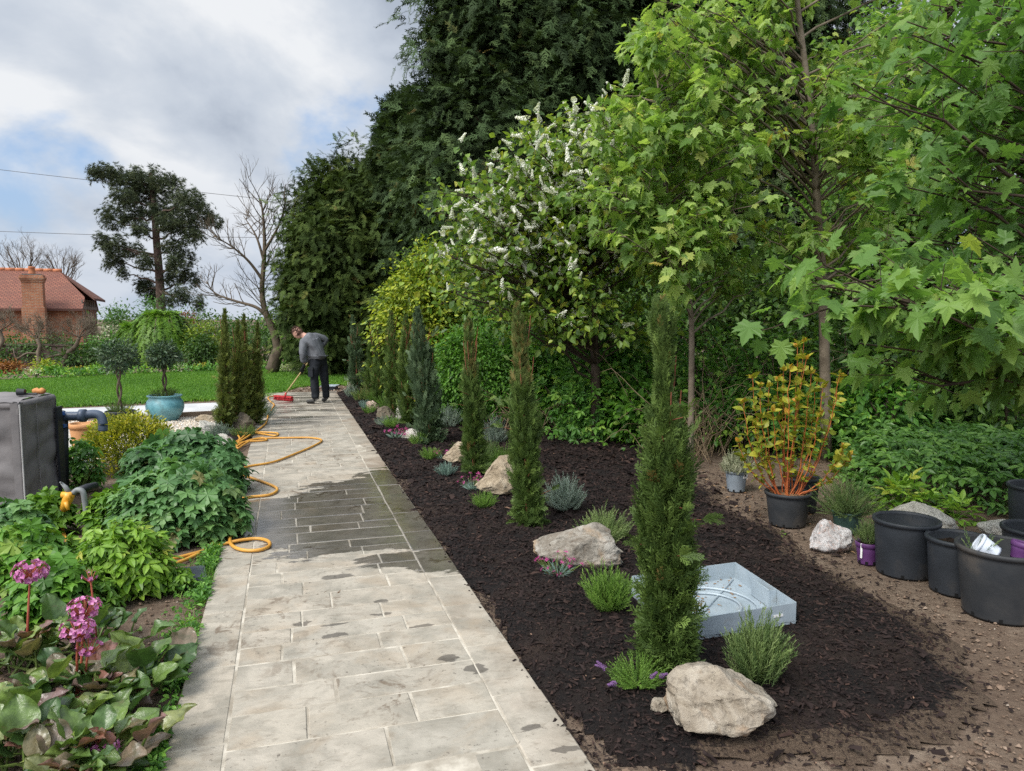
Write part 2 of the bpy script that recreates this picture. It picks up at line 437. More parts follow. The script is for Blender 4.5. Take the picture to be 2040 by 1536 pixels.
def T_raceme(n=44, seed=0):
    rr = random.Random(seed); v, f = [], []
    for k in range(n):
        y = k / n; az = k * 2.4; r = .25 * (1.0 - .75 * y) * rr.uniform(.55, 1.1)
        p = np.array((r * math.cos(az), y, r * math.sin(az))); a = np.array((math.cos(az), .5, math.sin(az)))
        t = np.cross(a, (0, 1, 0)); t /= np.linalg.norm(t); u = np.cross(t, a); u /= np.linalg.norm(u); s = .085 * rr.uniform(.8, 1.3)
        b = len(v); v.extend([tuple(p + s * t), tuple(p + s * u), tuple(p - s * t), tuple(p - s * u)]); f.append((b, b + 1, b + 2, b + 3))
    return _tpl(v, f)
def T_yew2(seed=0):
    rr = random.Random(seed); v, f = [], []
    def tri(p, q, w):
        p, q = np.array(p), np.array(q); d = q - p; s = np.array((-d[1], d[0], 0)); s = s / (np.linalg.norm(s) + 1e-9) * w * .5
        b = len(v); v.extend([tuple(p - s), tuple(p + s), tuple(q)]); f.append((b, b + 1, b + 2))
    dz = lambda y: -.22 * y * y
    tri((0, 0, 0), (0, 1, dz(1)), .07)
    for k in range(7):
        y = .08 + .8 * k / 6
        for s in (-1, 1):
            L = (.46 - .28 * y) * rr.uniform(.7, 1.25); a = R(42 + rr.uniform(-14, 14)); zz = rr.uniform(-.22, .08)
            q = np.array((s * math.sin(a) * L, y + math.cos(a) * L, dz(y) + zz * L * 2)); p = np.array((0, y, dz(y)))
            tri(p, q, .085)
            for u in (.35, .65):
                m = p + (q - p) * u; a2 = a + R(40) * (1 if (k + int(u * 10)) % 2 else -1)
                tri(m, m + np.array((s * math.sin(a2), math.cos(a2), rr.uniform(-.4, .2))) * L * .45, .07)
    return _tpl(v, f)
TP = {"yew2": T_yew2(), "yew3": T_yew2(4), "leaf": T_leaf(), "leafw": T_leaf(.72, .1, .2), "leafn": T_leaf(.26, .06, .2), "blade": T_blade(), "bladen": T_blade(.16, .03), "maple": T_maple(), "maple_c": T_maple(.34, .55), "maple_d": T_maple(.05, .12), "palm": T_palm(),
      "tri": T_tri(), "yew": T_spray(), "yew_l": T_spray(15, 42, .24, .03, .45, .45, 3), "frond": T_frond(1), "frond_b": T_frond(5), "tuft": T_tuft(), "shoot": T_shoot(28, .17, .011), "shoot_b": T_shoot(26, .13, .016, 46, 3, -.15),
      "raceme": T_raceme(), "grassblade": _tpl([(-.05, 0, 0), (.05, 0, 0), (.03, .6, .08), (0, 1, .3), (-.03, .6, .08)], [(0, 1, 2, 4), (4, 2, 3)]),
      "chip": _tpl([(-.5, 0, 0), (.5, .05, .06), (.42, 1, .02), (-.4, .93, .1), (0, .5, .2)], [(0, 1, 4), (1, 2, 4), (2, 3, 4), (3, 0, 4)]),
      "pebble": _tpl([(1, 0, 0), (0, 1, .1), (-1, .1, 0), (0, -1, 0), (.1, 0, .8), (.1, .1, -.6)], [(0, 1, 4), (1, 2, 4), (2, 3, 4), (3, 0, 4), (1, 0, 5), (2, 1, 5), (3, 2, 5), (0, 3, 5)])}

def unit(a):
    a = np.asarray(a, np.float64)
    return a / (np.linalg.norm(a, axis=-1, keepdims=True) + 1e-9)
def strew(geo, tpl, pos, ydir, nrm, scale, tint, wide=1.0):
    """copies of a leaf template at many places, one joined mesh"""
    V, L, C = TP[tpl]
    pos = np.asarray(pos, np.float64); n = len(pos)
    if n == 0: return
    y = unit(ydir); x = unit(np.cross(y, np.asarray(nrm, np.float64) + 1e-4)); z = np.cross(x, y)
    sc = np.broadcast_to(np.asarray(scale, np.float64), (n,))
    W = pos[:, None, :] + sc[:, None, None] * (V[None, :, 0, None] * x[:, None, :] * wide + V[None, :, 1, None] * y[:, None, :] + V[None, :, 2, None] * z[:, None, :])
    loops = (np.asarray(L)[None, :] + (np.arange(n) * len(V))[:, None]).ravel()
    t = np.broadcast_to(np.asarray(tint, np.float64), (n,))
    geo.add(W.reshape(-1, 3), loops, np.tile(C, n), np.repeat(t, len(C)))
def rng_of(seed):
    return np.random.default_rng(seed)
def rdir(rg, n):
    return unit(rg.normal(size=(n, 3)))

# ------------------------------------------------------------------ woody growth
def bez(p, q, bend, n=6, rg=None, wob=0.0):
    p, q = np.array(p, float), np.array(q, float); m = (p + q) / 2 + np.array(bend, float)
    t = np.linspace(0, 1, n)[:, None]
    c = (1 - t) ** 2 * p + 2 * t * (1 - t) * m + t ** 2 * q
    if rg is not None and wob > 0:
        w = rg.normal(size=c.shape) * wob; w[0] = 0; c = c + w
    return c
def smooth_path(pts, n=8):
    """Catmull-Rom through the points"""
    P = np.array([tuple(p) for p in pts], float)
    P = np.vstack([2 * P[0] - P[1], P, 2 * P[-1] - P[-2]])
    out = []
    for i in range(1, len(P) - 2):
        a, b, c, d = P[i - 1], P[i], P[i + 1], P[i + 2]
        for t in np.linspace(0, 1, n, endpoint=False):
            out.append(.5 * (2 * b + (c - a) * t + (2 * a - 5 * b + 4 * c - d) * t * t + (3 * b - a - 3 * c + d) * t ** 3))
    out.append(P[-2])
    return np.array(out)
def grow(rg, geo, p, d, L, r, lvl, most, kids=(3, 5), spread=40, ratio=.62, up=.12, wig=.16, sides=(8, 6, 5, 4, 3, 3), sites=None, start=.3):
    """a forking branch; the last twigs are noted in sites"""
    n = 6 if lvl < 2 else 4
    d = unit(d); pts = [np.array(p, float)]; cur = d.copy()
    for k in range(n):
        cur = unit(cur + rg.normal(size=3) * wig + np.array((0, 0, up)))
        pts.append(pts[-1] + cur * L / n)
    pts = np.array(pts)
    rad = np.linspace(r, r * (.45 if lvl < most else .3), n + 1)
    geo.tube(pts, rad, sides[min(lvl, len(sides) - 1)], rg.uniform(), caps=lvl == 0)
    if sites is not None and lvl >= most - 1:
        for k in range(1, n + 1): sites.append((pts[k], unit(pts[k] - pts[k - 1])))
    if lvl >= most: return
    for k in range(rg.integers(kids[0], kids[1] + 1)):
        f = start + (1 - start) * (k + rg.uniform()) / kids[1]; f = min(f, 1.0)
        i = min(int(f * n), n - 1); q = pts[i] + (pts[i + 1] - pts[i]) * (f * n - i); t = unit(pts[i + 1] - pts[i])
        s = unit(np.cross(t, rg.normal(size=3))); a = R(spread * rg.uniform(.65, 1.25))
        grow(rg, geo, q, t * math.cos(a) + s * math.sin(a), L * ratio * rg.uniform(.75, 1.15) * (1.1 - .3 * f), max(r * (.62 - .22 * f), .0025), lvl + 1, most, kids, spread, ratio, up, wig, sides, sites, .25)
def limb_tree(rg, geo, trunk, r0, r1, targets, rb=.35, twig=.35, ntwig=5, sag=.0, lo=.15, tsides=10):
    """trunk along given points, limbs out to the target places and twigs round each; returns the leafy twig points (pos, dir)"""
    tp = smooth_path(trunk, 6); n = len(tp)
    geo.tube(tp, np.linspace(r0, r1, n) * (1 + .12 * np.exp(-np.linspace(0, 14, n))), tsides, .5)
    sites = []
    for T in targets:
        T = np.array(T, float)
        h = np.linalg.norm((tp - T)[:, :2], axis=1)
        want = T[2] - .45 * h
        i = int(np.argmin(np.abs(tp[:, 2] - want) + .15 * h)); i = max(int(n * lo), min(n - 1, i))
        p = tp[i]; L = np.linalg.norm(T - p)
        pts = bez(p, T, (0, 0, .10 * L - sag * L), 7, rg, .015 * L)
        rr = r0 + (r1 - r0) * i / n
        rb_ = min(rr * .5, .006 + .0065 * L)
        geo.tube(pts, np.linspace(rb_, .004, 7), 5, rg.uniform(), False)
        for k in range(ntwig):
            j = rg.integers(3, 7); d0 = unit(pts[j] - pts[j - 1]); d = unit(d0 + rg.normal(size=3) * .7 + np.array((0, 0, .15)))
            e = pts[j] + d * twig * rg.uniform(.5, 1.2)
            tw = bez(pts[j], e, (0, 0, -.05 * twig), 5)
            geo.tube(tw, np.linspace(.004, .002, 5), 3, rg.uniform(), False)
            for q in range(1, 5): sites.append((tw[q], unit(tw[q] - tw[q - 1])))
        for q in range(3, 7): sites.append((pts[q], unit(pts[q] - pts[q - 1])))
    return sites
def hang_leaves(rg, geo, tpl, sites, per, size, tint=(.0, .9), out=.9, droop=.45, petiole=.06, flat=.75, topbright=.0, wide=1.0):
    """leaves set round twig points on short stalks, drooping outward"""
    P = np.array([s[0] for s in sites]); D = np.array([s[1] for s in sites])
    P = np.repeat(P, per, 0); D = np.repeat(D, per, 0); n = len(P)
    side = unit(np.cross(D, rdir(rg, n)))
    o = unit(D * .45 + side * out)
    pos = P + o * petiole * rg.uniform(.5, 1.4, (n, 1)) + rg.normal(size=(n, 3)) * petiole * .3
    y = unit(o + np.array((0, 0, -1.0)) * droop * rg.uniform(.2, 1.6, (n, 1)))
    nm = unit(np.array((0, 0, 1.0)) * flat + rdir(rg, n) * .5 + o * .25)
    sc = size * rg.uniform(.45, 1.2, n)
    t = np.clip(rg.uniform(tint[0], tint[1], n) + rg.normal(size=n) * .06, 0, 1)
    if tpl == "maple":
        w = rg.integers(0, 3, n)
        for i, q in enumerate(("maple", "maple_c", "maple_d")): strew(geo, q, pos[w == i], y[w == i], nm[w == i], sc[w == i], t[w == i], wide * (.92, .8, 1.0)[i])
        return
    strew(geo, tpl, pos, y, nm, sc, t, wide)
def clumps(rg, c, rad, n, per, cr, inner=.55, zmin=None, noisy=.18, upper=False):
    """points in clumps through an ellipsoid's outer part: positions and outward directions"""
    d = rdir(rg, n)
    if upper: d[:, 2] = np.abs(d[:, 2]) * 1.0 - .12
    f = rg.uniform(inner ** 3, 1, n) ** (1 / 3) * (1 + rg.normal(size=n) * noisy * .5)
    cc = np.array(c) + d * np.array(rad) * f[:, None]
    s = cr * rg.uniform(.6, 1.35, n)
    P = np.repeat(cc, per, 0) + rg.normal(size=(n * per, 3)) * np.repeat(s, per)[:, None] * np.array((.55, .55, .42))
    o = unit((P - np.array(c)) / np.array(rad) + .9 * (P - np.repeat(cc, per, 0)) / np.repeat(s, per)[:, None])
    if zmin is not None:
        k = P[:, 2] > zmin; P, o = P[k], o[k]
    return P, o
def leaf_cloud(rg, geo, tpl, P, o, size, tint=(0, .9), droop=.35, flat=.6, vary=.35, wide=1.0):
    n = len(P)
    y = unit(o + rdir(rg, n) * .7 + np.array((0, 0, -droop)))
    nm = unit(np.array((0, 0, flat)) + o * .55 + rdir(rg, n) * .45)
    t = np.clip(rg.uniform(tint[0], tint[1], n), 0, 1)
    strew(geo, tpl, P, y, nm, size * rg.uniform(1 - vary, 1 + vary, n), t, wide)

# ------------------------------------------------------------------ the setting
pd = ray(569, 634.0); PYAW = math.atan2(pd.x, pd.y)          # the path's heading
PN = Vector((math.cos(PYAW), -math.sin(PYAW), 0)); PD = Vector((math.sin(PYAW), math.cos(PYAW), 0))
W0, W1 = -.48, 1.03
def ws(p): return p.dot(PN), p.dot(PD)

def mat_soil():
    m, nt, b, out = newmat("soil")
    co = nt.node("ShaderNodeTexCoord").outputs["Object"]
    n1 = nt.noise(co, 1.1, 8, .65, .3); n2 = nt.noise(co, 16, 6, .7)
    c = nt.ramp(n1, [(.3, (.115, .082, .06)), (.5, (.185, .137, .10)), (.7, (.26, .203, .152))])
    c = nt.mix(nt.ramp(n2, [(.35, .75), (.65, 0.)]), c, (.09, .06, .043))
    nt.set(b, "Base_Color", c); b.inputs["Roughness"].default_value = .95; b.inputs["Specular IOR Level"].default_value = .15
    h = nt.math("ADD", nt.noise(co, 9, 8, .7), nt.math("MULTIPLY", nt.noise(co, 55, 4, .7), .5))
    nt.l.new(nt.node("ShaderNodeBump", None, Strength=.9, Distance=.03, Height=h).outputs[0], b.inputs["Normal"])
    return m
def mat_mulch():
    m, nt, b, out = newmat("mulch")
    co = nt.node("ShaderNodeTexCoord").outputs["Object"]
    mp = nt.node("ShaderNodeMapping", None, Vector=co, Scale=(1, 1.7, 1)).outputs[0]
    n2 = nt.noise(mp, 55, 6, .7, 1.5); n1 = nt.noise(co, 2.2, 5, .6)
    c = nt.ramp(n2, [(.35, (.006, .005, .005)), (.52, (.018, .014, .013)), (.72, (.04, .029, .025))])
    c = nt.mix(nt.ramp(n1, [(.48, 0.), (.68, .7)]), c, (.062, .04, .03))
    thin = nt.math("ADD", tint_out(nt), nt.math("MULTIPLY", nt.math("SUBTRACT", nt.noise(co, 7, 6, .7), .5), 1.6))
    c = nt.mix(nt.ramp(thin, [(.40, 1.), (.56, 0.)]), c, nt.ramp(n2, [(.3, (.09, .06, .042)), (.7, (.2, .145, .1))]))
    nt.set(b, "Base_Color", c); b.inputs["Roughness"].default_value = .85; b.inputs["Specular IOR Level"].default_value = .2
    nt.l.new(nt.node("ShaderNodeBump", None, Strength=1.0, Distance=.03, Height=nt.math("ADD", n2, nt.noise(co, 14, 4, .6))).outputs[0], b.inputs["Normal"])
    return m
def mat_lawn():
    m, nt, b, out = newmat("lawn")
    co = nt.node("ShaderNodeTexCoord").outputs["Object"]
    n1 = nt.noise(co, .5, 5, .6); n2 = nt.noise(co, 40, 4, .7)
    c = nt.ramp(n1, [(.35, (.045, .125, .012)), (.65, (.075, .185, .02))])
    c = nt.mix(nt.ramp(n2, [(.4, .6), (.65, 0.)]), c, (.03, .085, .008))
    nt.set(b, "Base_Color", c); b.inputs["Roughness"].default_value = .8; b.inputs["Specular IOR Level"].default_value = .15
    nt.l.new(nt.node("ShaderNodeBump", None, Strength=.8, Distance=.04, Height=n2).outputs[0], b.inputs["Normal"])
    return m
def wet_mask(nt, co):
    """where the hose has wetted the paving"""
    w, s, z = nt.node("ShaderNodeSeparateXYZ", None, i0=co).outputs
    wv = nt.node("ShaderNodeMapping", None, Vector=co, Scale=(.7, 1.5, 1)).outputs[0]
    def wob(scale, amp, det=5.0):
        return nt.math("MULTIPLY", nt.math("SUBTRACT", nt.noise(wv, scale, det, .6, .5), .5), amp)
    near = nt.math("ADD", nt.math("MULTIPLY", w, -.78), 5.30)
    far = nt.math("ADD", nt.math("MULTIPLY", w, .95), 7.15)
    big, fine = wob(1.6, 2.4), wob(7, .7)
    a = nt.math("ADD", nt.math("SUBTRACT", s, near), nt.math("ADD", big, fine))
    f = nt.math("SUBTRACT", nt.math("SUBTRACT", far, s), nt.math("ADD", wob(1.9, 2.0), fine))
    wet = nt.ramp(nt.math("MINIMUM", a, f), [(.0, 0.), (.07, 1.)])
    # streaks of water further along
    sv = nt.node("ShaderNodeMapping", None, Vector=co, Scale=(.55, 2.6, 1)).outputs[0]
    fs = nt.node("ShaderNodeMapRange", None, Value=nt.math("ADD", s, nt.math("MULTIPLY", w, -2.2)), i1=9.5, i2=12.0).outputs[0]
    far_s = nt.math("MULTIPLY", nt.ramp(nt.noise(sv, 1.5, 5, .55, .4), [(.44, 0.), (.54, .8)]), fs)
    return nt.math("MAXIMUM", wet, far_s), w, s, wv, wob
def mat_path():
    m, nt, b, out = newmat("sandstone")
    co = nt.node("ShaderNodeTexCoord").outputs["Object"]
    sep = nt.node("ShaderNodeSeparateXYZ", None, i0=co); w, s, z = sep.outputs
    t = tint_out(nt)
    slab = nt.ramp(t, [(0, (0.3999, 0.3584, 0.2939)), (0.25, (0.3768, 0.3458, 0.2889)), (0.5, (0.4126, 0.3634, 0.2939)), (0.75, (0.3922, 0.3535, 0.2889)), (1, (0.4175, 0.3739, 0.3093))])
    # offset the noise from slab to slab
    off = nt.node("ShaderNodeCombineXYZ", None, i0=nt.math("MULTIPLY", t, 37.0), i1=nt.math("MULTIPLY", t, 91.0), i2=0.0).outputs[0]
    cs = nt.node("ShaderNodeVectorMath", {"operation": "ADD"}, i0=co, i1=off).outputs[0]
    n1 = nt.noise(cs, 4.5, 7, .62, .5)
    c = nt.mix(nt.ramp(n1, [(.38, .85), (.62, 0.)]), slab, (.235, .215, .175))
    c = nt.mix(nt.ramp(nt.noise(cs, 2.3, 5, .6, .8), [(.52, 0.), (.70, .5)]), c, (.34, .265, .185))
    st = nt.node("ShaderNodeMapping", None, Vector=cs, Scale=(2.6, 5.5, 1)).outputs[0]
    n3 = nt.noise(st, 4.0, 8, .7, .6)                                           # riven layers
    c = nt.mix(nt.ramp(n3, [(.34, .5), (.46, 0.)]), c, (.20, .17, .13))
    sp = nt.noise(co, 34, 5, .65)
    c = nt.mix(nt.math("MULTIPLY", nt.ramp(sp, [(.60, 0.), (.66, .8)]), nt.ramp(nt.noise(co, 1.7, 4, .6), [(.42, .12), (.6, 1.)])), c, (.09, .075, .06))   # grit
    mud = nt.math("MULTIPLY", nt.ramp(nt.noise(co, 6.5, 7, .7, .8), [(.54, 0.), (.62, .9)]), nt.ramp(nt.noise(co, .9, 3, .5), [(.44, 0.), (.58, 1.)]))
    c = nt.mix(mud, c, (.15, .115, .082))
    # soil trodden on to the edge beside the bed
    ed = nt.math("ADD", w, nt.math("MULTIPLY", nt.math("SUBTRACT", nt.noise(co, 3.2, 5, .65, .6), .5), .9))
    c = nt.mix(nt.math("MULTIPLY", nt.ramp(ed, [(.80, 0.), (1.02, .6)]), nt.ramp(nt.noise(co, .7, 3, .5), [(.42, .15), (.6, 1.)])), c, (.19, .13, .085))
    wet, w, s, wv, wob = wet_mask(nt, co)
    def spot(cw, cs_, rw, rs, k=1.0):
        dx = nt.math("DIVIDE", nt.math("SUBTRACT", nt.math("ADD", w, wob(9, .10)), cw), rw)
        dy = nt.math("DIVIDE", nt.math("SUBTRACT", nt.math("ADD", s, wob(8.3, .12)), cs_), rs)
        return nt.math("SUBTRACT", 1.0, nt.math("ADD", nt.math("MULTIPLY", dx, dx), nt.math("MULTIPLY", dy, dy)))
    stain = None
    for px, py, rw, rs in ((665, 1278, .075, .030), (665, 1254, .08, .016), (672, 1157, .11, .05), (760, 1135, .14, .03), (762, 1208, .05, .03), (757, 1234, .07, .025), (893, 1322, .06, .045), (948, 1345, .06, .05), (1060, 1466, .05, .03), (1125, 1508, .07, .035), (838, 1258, .09, .02), (600, 1255, .05, .02)):
        a_, b_ = ws(G(px, py))
        sv = nt.ramp(spot(a_, b_, rw, rs), [(.1, 0.), (.35, 1.)])
        stain = sv if stain is None else nt.math("MAXIMUM", stain, sv)
    dark = nt.math("MAXIMUM", wet, nt.math("MULTIPLY", stain, .92))
    wc = nt.mix(1.0, c, (.36, .355, .36), "MULTIPLY")
    c = nt.mix(dark, c, wc)
    nt.set(b, "Base_Color", c)
    pool = nt.ramp(nt.noise(co, 2.6, 4, .6), [(.38, .15), (.58, .04)])
    nt.set(b, "Roughness", nt.math("ADD", nt.math("MULTIPLY", nt.math("SUBTRACT", 1.0, wet), .74), nt.math("MULTIPLY", wet, pool)))
    nt.set(b, "Specular_IOR_Level", nt.math("ADD", .3, nt.math("MULTIPLY", wet, .7)))
    h = nt.math("ADD", n3, nt.math("MULTIPLY", nt.noise(co, 60, 4, .7), .25))
    h = nt.math("MULTIPLY", h, nt.math("SUBTRACT", 1.0, nt.math("MULTIPLY", wet, .82)))
    nt.l.new(nt.node("ShaderNodeBump", None, Strength=.35, Distance=.012, Height=h).outputs[0], b.inputs["Normal"])
    return m
def mat_mortar():
    m, nt, b, out = newmat("mortar")
    co = nt.node("ShaderNodeTexCoord").outputs["Object"]
    s = nt.node("ShaderNodeSeparateXYZ", None, i0=co).outputs[1]
    c = nt.ramp(nt.noise(co, 11, 5, .6), [(.36, (.30, .265, .21)), (.62, (.52, .475, .395))])
    wet = wet_mask(nt, co)[0]
    c = nt.mix(nt.math("MULTIPLY", wet, .8), c, nt.mix(1.0, c, (.5, .5, .5), "MULTIPLY"))
    c = nt.mix(nt.ramp(nt.noise(co, 2.1, 5, .6), [(.5, 0.), (.66, .75)]), c, (.2, .165, .12))
    nt.set(b, "Base_Color", c); b.inputs["Roughness"].default_value = .9
    return m
MATS["soil"] = mat_soil(); MATS["mulch"] = mat_mulch(); MATS["lawn"] = mat_lawn(); MATS["sandstone"] = mat_path(); MATS["mortar"] = mat_mortar()
mottled("pale_gravel", (.36, .34, .31), (.56, .54, .5), 30, .9, .6, 90, .2)
mottled("patio_stone", (.42, .43, .43), (.56, .56, .55), 3, .8, .2, 30, .2)
mottled("timber_edge", (.2, .14, .095), (.34, .25, .17), 5, .8, .3, 20, .2)

def pip(x, y, poly):
    px = np.array([p[0] for p in poly]); py = np.array([p[1] for p in poly])
    ins = np.zeros(np.shape(x), bool); j = len(px) - 1
    for i in range(len(px)):
        c = ((py[i] > y) != (py[j] > y)) & (x < (px[j] - px[i]) * (y - py[i]) / (py[j] - py[i] + 1e-12) + px[i])
        ins ^= c; j = i
    return ins
def edge_dist(x, y, poly):
    d = np.full(np.shape(x), 1e9)
    for i in range(len(poly)):
        ax, ay = poly[i - 1][:2]; bx, by = poly[i][:2]
        L = (bx - ax) ** 2 + (by - ay) ** 2 + 1e-12
        t = np.clip(((x - ax) * (bx - ax) + (y - ay) * (by - ay)) / L, 0, 1)
        d = np.minimum(d, np.hypot(x - ax - t * (bx - ax), y - ay - t * (by - ay)))
    return d
def wob2(x, y, s, seed=0.0):
    return np.array([mnoise.fractal(Vector((a * s + seed, b * s, seed)), 1.0, 2.0, 4) for a, b in zip(np.ravel(x), np.ravel(y))]).reshape(np.shape(x))
def sheet(name, poly, step, mat, height, label=None, kind="structure", wobble=.06, bumps=.012, rise=.25, seed=1., uneven=3.0, flat=None):
    """an uneven sheet of ground inside an outline, level at its edge"""
    xs = [p[0] for p in poly]; ys = [p[1] for p in poly]
    gx = np.arange(min(xs) - .1, max(xs) + .1, step); gy = np.arange(min(ys) - .1, max(ys) + .1, step)
    X, Y = np.meshgrid(gx, gy, indexing="ij")
    wx, wy = wob2(X, Y, 1.7, seed), wob2(X, Y, 1.7, seed + 9)
    ins = pip(X + wobble * wx, Y + wobble * wy, poly)
    d = edge_dist(X + wobble * wx, Y + wobble * wy, poly)
    Z = height * np.clip(d / rise, 0, 1) ** .7 + bumps * wob2(X, Y, uneven, seed + 3) * np.clip(d / .35, 0, 1) + .004 - .016 * np.clip(1 - d / .12, 0, 1)
    if flat is not None:
        fd = np.where(pip(X, Y, flat[0]), 0.0, edge_dist(X, Y, flat[0])); k_ = np.clip(fd / .12, 0, 1); Z = np.minimum(Z, flat[1] * (1 - k_) + Z * k_)
    idx = -np.ones(X.shape, int); idx[ins] = np.arange(ins.sum())
    V = np.stack([X[ins], Y[ins], Z[ins]], -1)
    a, b_, c, e = idx[:-1, :-1], idx[1:, :-1], idx[1:, 1:], idx[:-1, 1:]
    q = np.stack([a, b_, c, e], -1).reshape(-1, 4); q = q[(q >= 0).all(1)]
    dv = d[ins]; pathside = V[:, 0] * PN.x + V[:, 1] * PN.y < W1 + .22
    tv = np.clip(dv / .38 + np.clip((W1 + .5 - (V[:, 0] * PN.x + V[:, 1] * PN.y)) / .45, 0, 1), 0, 1); g = Geo().add(V, q.ravel(), [4] * len(q), tv[q].mean(1))
    o = g.obj(name, mat, None, (0, 0, 0), True, kind=kind)
    def zat(x, y):
        i = np.clip(((np.asarray(x) - gx[0]) / step).round().astype(int), 0, len(gx) - 1); j = np.clip(((np.asarray(y) - gy[0]) / step).round().astype(int), 0, len(gy) - 1)
        return np.where(ins[i, j], Z[i, j], 0.0)
    return o, zat

TRAY = [Vector((1.515, 3.84, 0)), Vector((1.385, 4.5, 0)), Vector((.70, 4.25, 0)), Vector((.83, 3.59, 0))]
def build_setting():
    g = Geo(); k = 18
    r = [0, 4, 9, 16, 30, 60, 120, 400, 900]
    gx = np.concatenate([-np.array(r[:0:-1]), r]).astype(float); n = len(gx)
    V = [(x, y + 6, -.006) for x in gx for y in gx]
    F = [(i * n + j, (i + 1) * n + j, (i + 1) * n + j + 1, i * n + j + 1) for i in range(n - 1) for j in range(n - 1)]
    g.faces(V, F).obj("ground", MATS["soil"], kind="structure")
    # soil close to the camera, uneven
    # paving
    rg = rng_of(11)
    ST0, ST1 = .6, 17.0
    g = Geo(); TOP = .030
    def slab(w0, w1, s0, s1):
        gp = .0026; w0 += gp; w1 -= gp; s0 += gp; s1 -= gp
        bv = .006; z = TOP + rg.normal() * .0012; j = lambda: rg.normal() * .002
        o = [(w0 + j(), s0 + j()), (w1 + j(), s0 + j()), (w1 + j(), s1 + j()), (w0 + j(), s1 + j())]
        i_ = [(o[0][0] + bv, o[0][1] + bv), (o[1][0] - bv, o[1][1] + bv), (o[2][0] - bv, o[2][1] - bv), (o[3][0] + bv, o[3][1] - bv)]
        V = [(a, b, -.02) for a, b in o] + [(a, b, z - .006) for a, b in o] + [(a, b, z + rg.normal() * .0008) for a, b in i_]
        F = [(8, 9, 10, 11)] + [(4 + a, 4 + (a + 1) % 4, 8 + (a + 1) % 4, 8 + a) for a in range(4)] + [(a, (a + 1) % 4, 4 + (a + 1) % 4, 4 + a) for a in range(4)]
        g.faces(V, F, rg.uniform())
    for a, b in ((W0, -.262), (.808, W1)):
        s = ST0 + rg.uniform(0, .3)
        while s < ST1 - .1:
            L = rg.uniform(.45, .72); e = min(s + L, ST1); slab(a, b, s, e); s = e
    s = ST0
    while s < ST1 - .05:
        e = min(s + rg.choice([.19, .22, .25, .28]), ST1)
        w = -.262; first = True
        while w < .806:
            L = rg.uniform(.36, .72) * (rg.uniform(.4, 1) if first else 1); x = w + L
            if .808 - x < .16: x = .808
            slab(w, x, s, e); w = x; first = False
        s = e
    o = g.obj("path", MATS["sandstone"], kind="structure"); o.rotation_euler = (0, 0, -PYAW)
    g = Geo().box(((W0 + W1) / 2, (ST0 + ST1) / 2, .0), (W1 - W0 - .012, ST1 - ST0, .0535))
    o = g.obj("path_bedding", MATS["mortar"], kind="structure"); o.rotation_euler = (0, 0, -PYAW)
    # the bark bed
    poly = [G(*p) for p in ((1180, 1532), (1050, 1340), (905, 1128), (770, 933), (671, 783), (690, 776), (760, 786), (860, 800), (960, 836), (1080, 858), (1180, 852), (1290, 885), (1390, 950), (1440, 998), (1530, 1045), (1600, 1090), (1700, 1150), (1800, 1212), (1920, 1300), (1995, 1410), (1940, 1480), (1740, 1550), (1600, 1545), (1470, 1532), (1330, 1538), (1250, 1530))]
    _, zb = sheet("mulch_bed", poly, .035, MATS["mulch"], .05, wobble=.16, bumps=.03, rise=.3, seed=2., uneven=4.0, flat=(TRAY, .022))
    # bark chips on it
    xs = [p[0] for p in poly]; ys = [p[1] for p in poly]
    n = 420000; x = rg.uniform(min(xs), max(xs), n); y = rg.uniform(min(ys), max(ys), n)
    keep = pip(x, y, poly) & (rg.uniform(size=n) < np.clip((4.2 / np.hypot(x, y)) ** 1.3, .13, 1.0))
    ed_ = edge_dist(x, y, poly); keep &= rg.uniform(size=n) < np.clip(ed_ / .28 + .12 + np.clip((W1 + .5 - (x * PN.x + y * PN.y)) / .45, 0, 1), 0, 1)
    keep &= ~pip(x, y, TRAY); x, y = x[keep], y[keep]; n = len(x)
    # some strays outside the outline
    m = 26000; sx = rg.uniform(min(xs), max(xs) + .6, m); sy = rg.uniform(2.3, 8, m); dd = edge_dist(sx, sy, poly)
    wv = sx * PN.x + sy * PN.y
    k = (~pip(sx, sy, poly)) & (rg.uniform(size=m) < np.exp(-dd / .17)) & (wv > W1 - .03)
    x, y = np.concatenate([x, sx[k]]), np.concatenate([y, sy[k]]); n = len(x)
    z = np.maximum(zb(x, y), .0) + rg.uniform(-.002, .012, n)
    z = np.where(x * PN.x + y * PN.y < W1, .034, z)
    far = np.clip(np.hypot(x, y) / 5, .8, 1.9)
    L = rg.gamma(2.0, .0085, n) * far + .005
    a = rg.uniform(0, 6.283, n); yd = np.stack([np.cos(a), np.sin(a), rg.normal(size=n) * .28], -1)
    nm = unit(np.stack([rg.normal(size=n) * .4, rg.normal(size=n) * .4, np.ones(n)], -1))
    tt = np.clip(rg.beta(1.6, 2.2, n) * .95 + (rg.uniform(size=n) > .985) * .4 * rg.uniform(size=n), 0, 1)
    g = Geo(); h = n // 2
    strew(g, "chip", np.stack([x, y, z], -1)[:h], yd[:h], nm[:h], L[:h], tt[:h], .24)
    strew(g, "chip", np.stack([x, y, z], -1)[h:], yd[h:], nm[h:], L[h:] * .8, tt[h:], .5)
    g.obj("bark_mulch", MATS["chips"], kind="stuff")
    # bare soil: clods, stones
    n = 110000; x = rg.uniform(-3.2, 5.5, n); y = rg.uniform(2.0, 12, n)
    wv = x * PN.x + y * PN.y
    keep = (~pip(x, y, poly)) & ((wv > W1 + .01) | (wv < W0 - .01)) & (rg.uniform(size=n) < np.clip((3.6 / np.hypot(x, y)) ** 1.5, .12, 1)) & (np.abs(x) < y * .78 + .5)
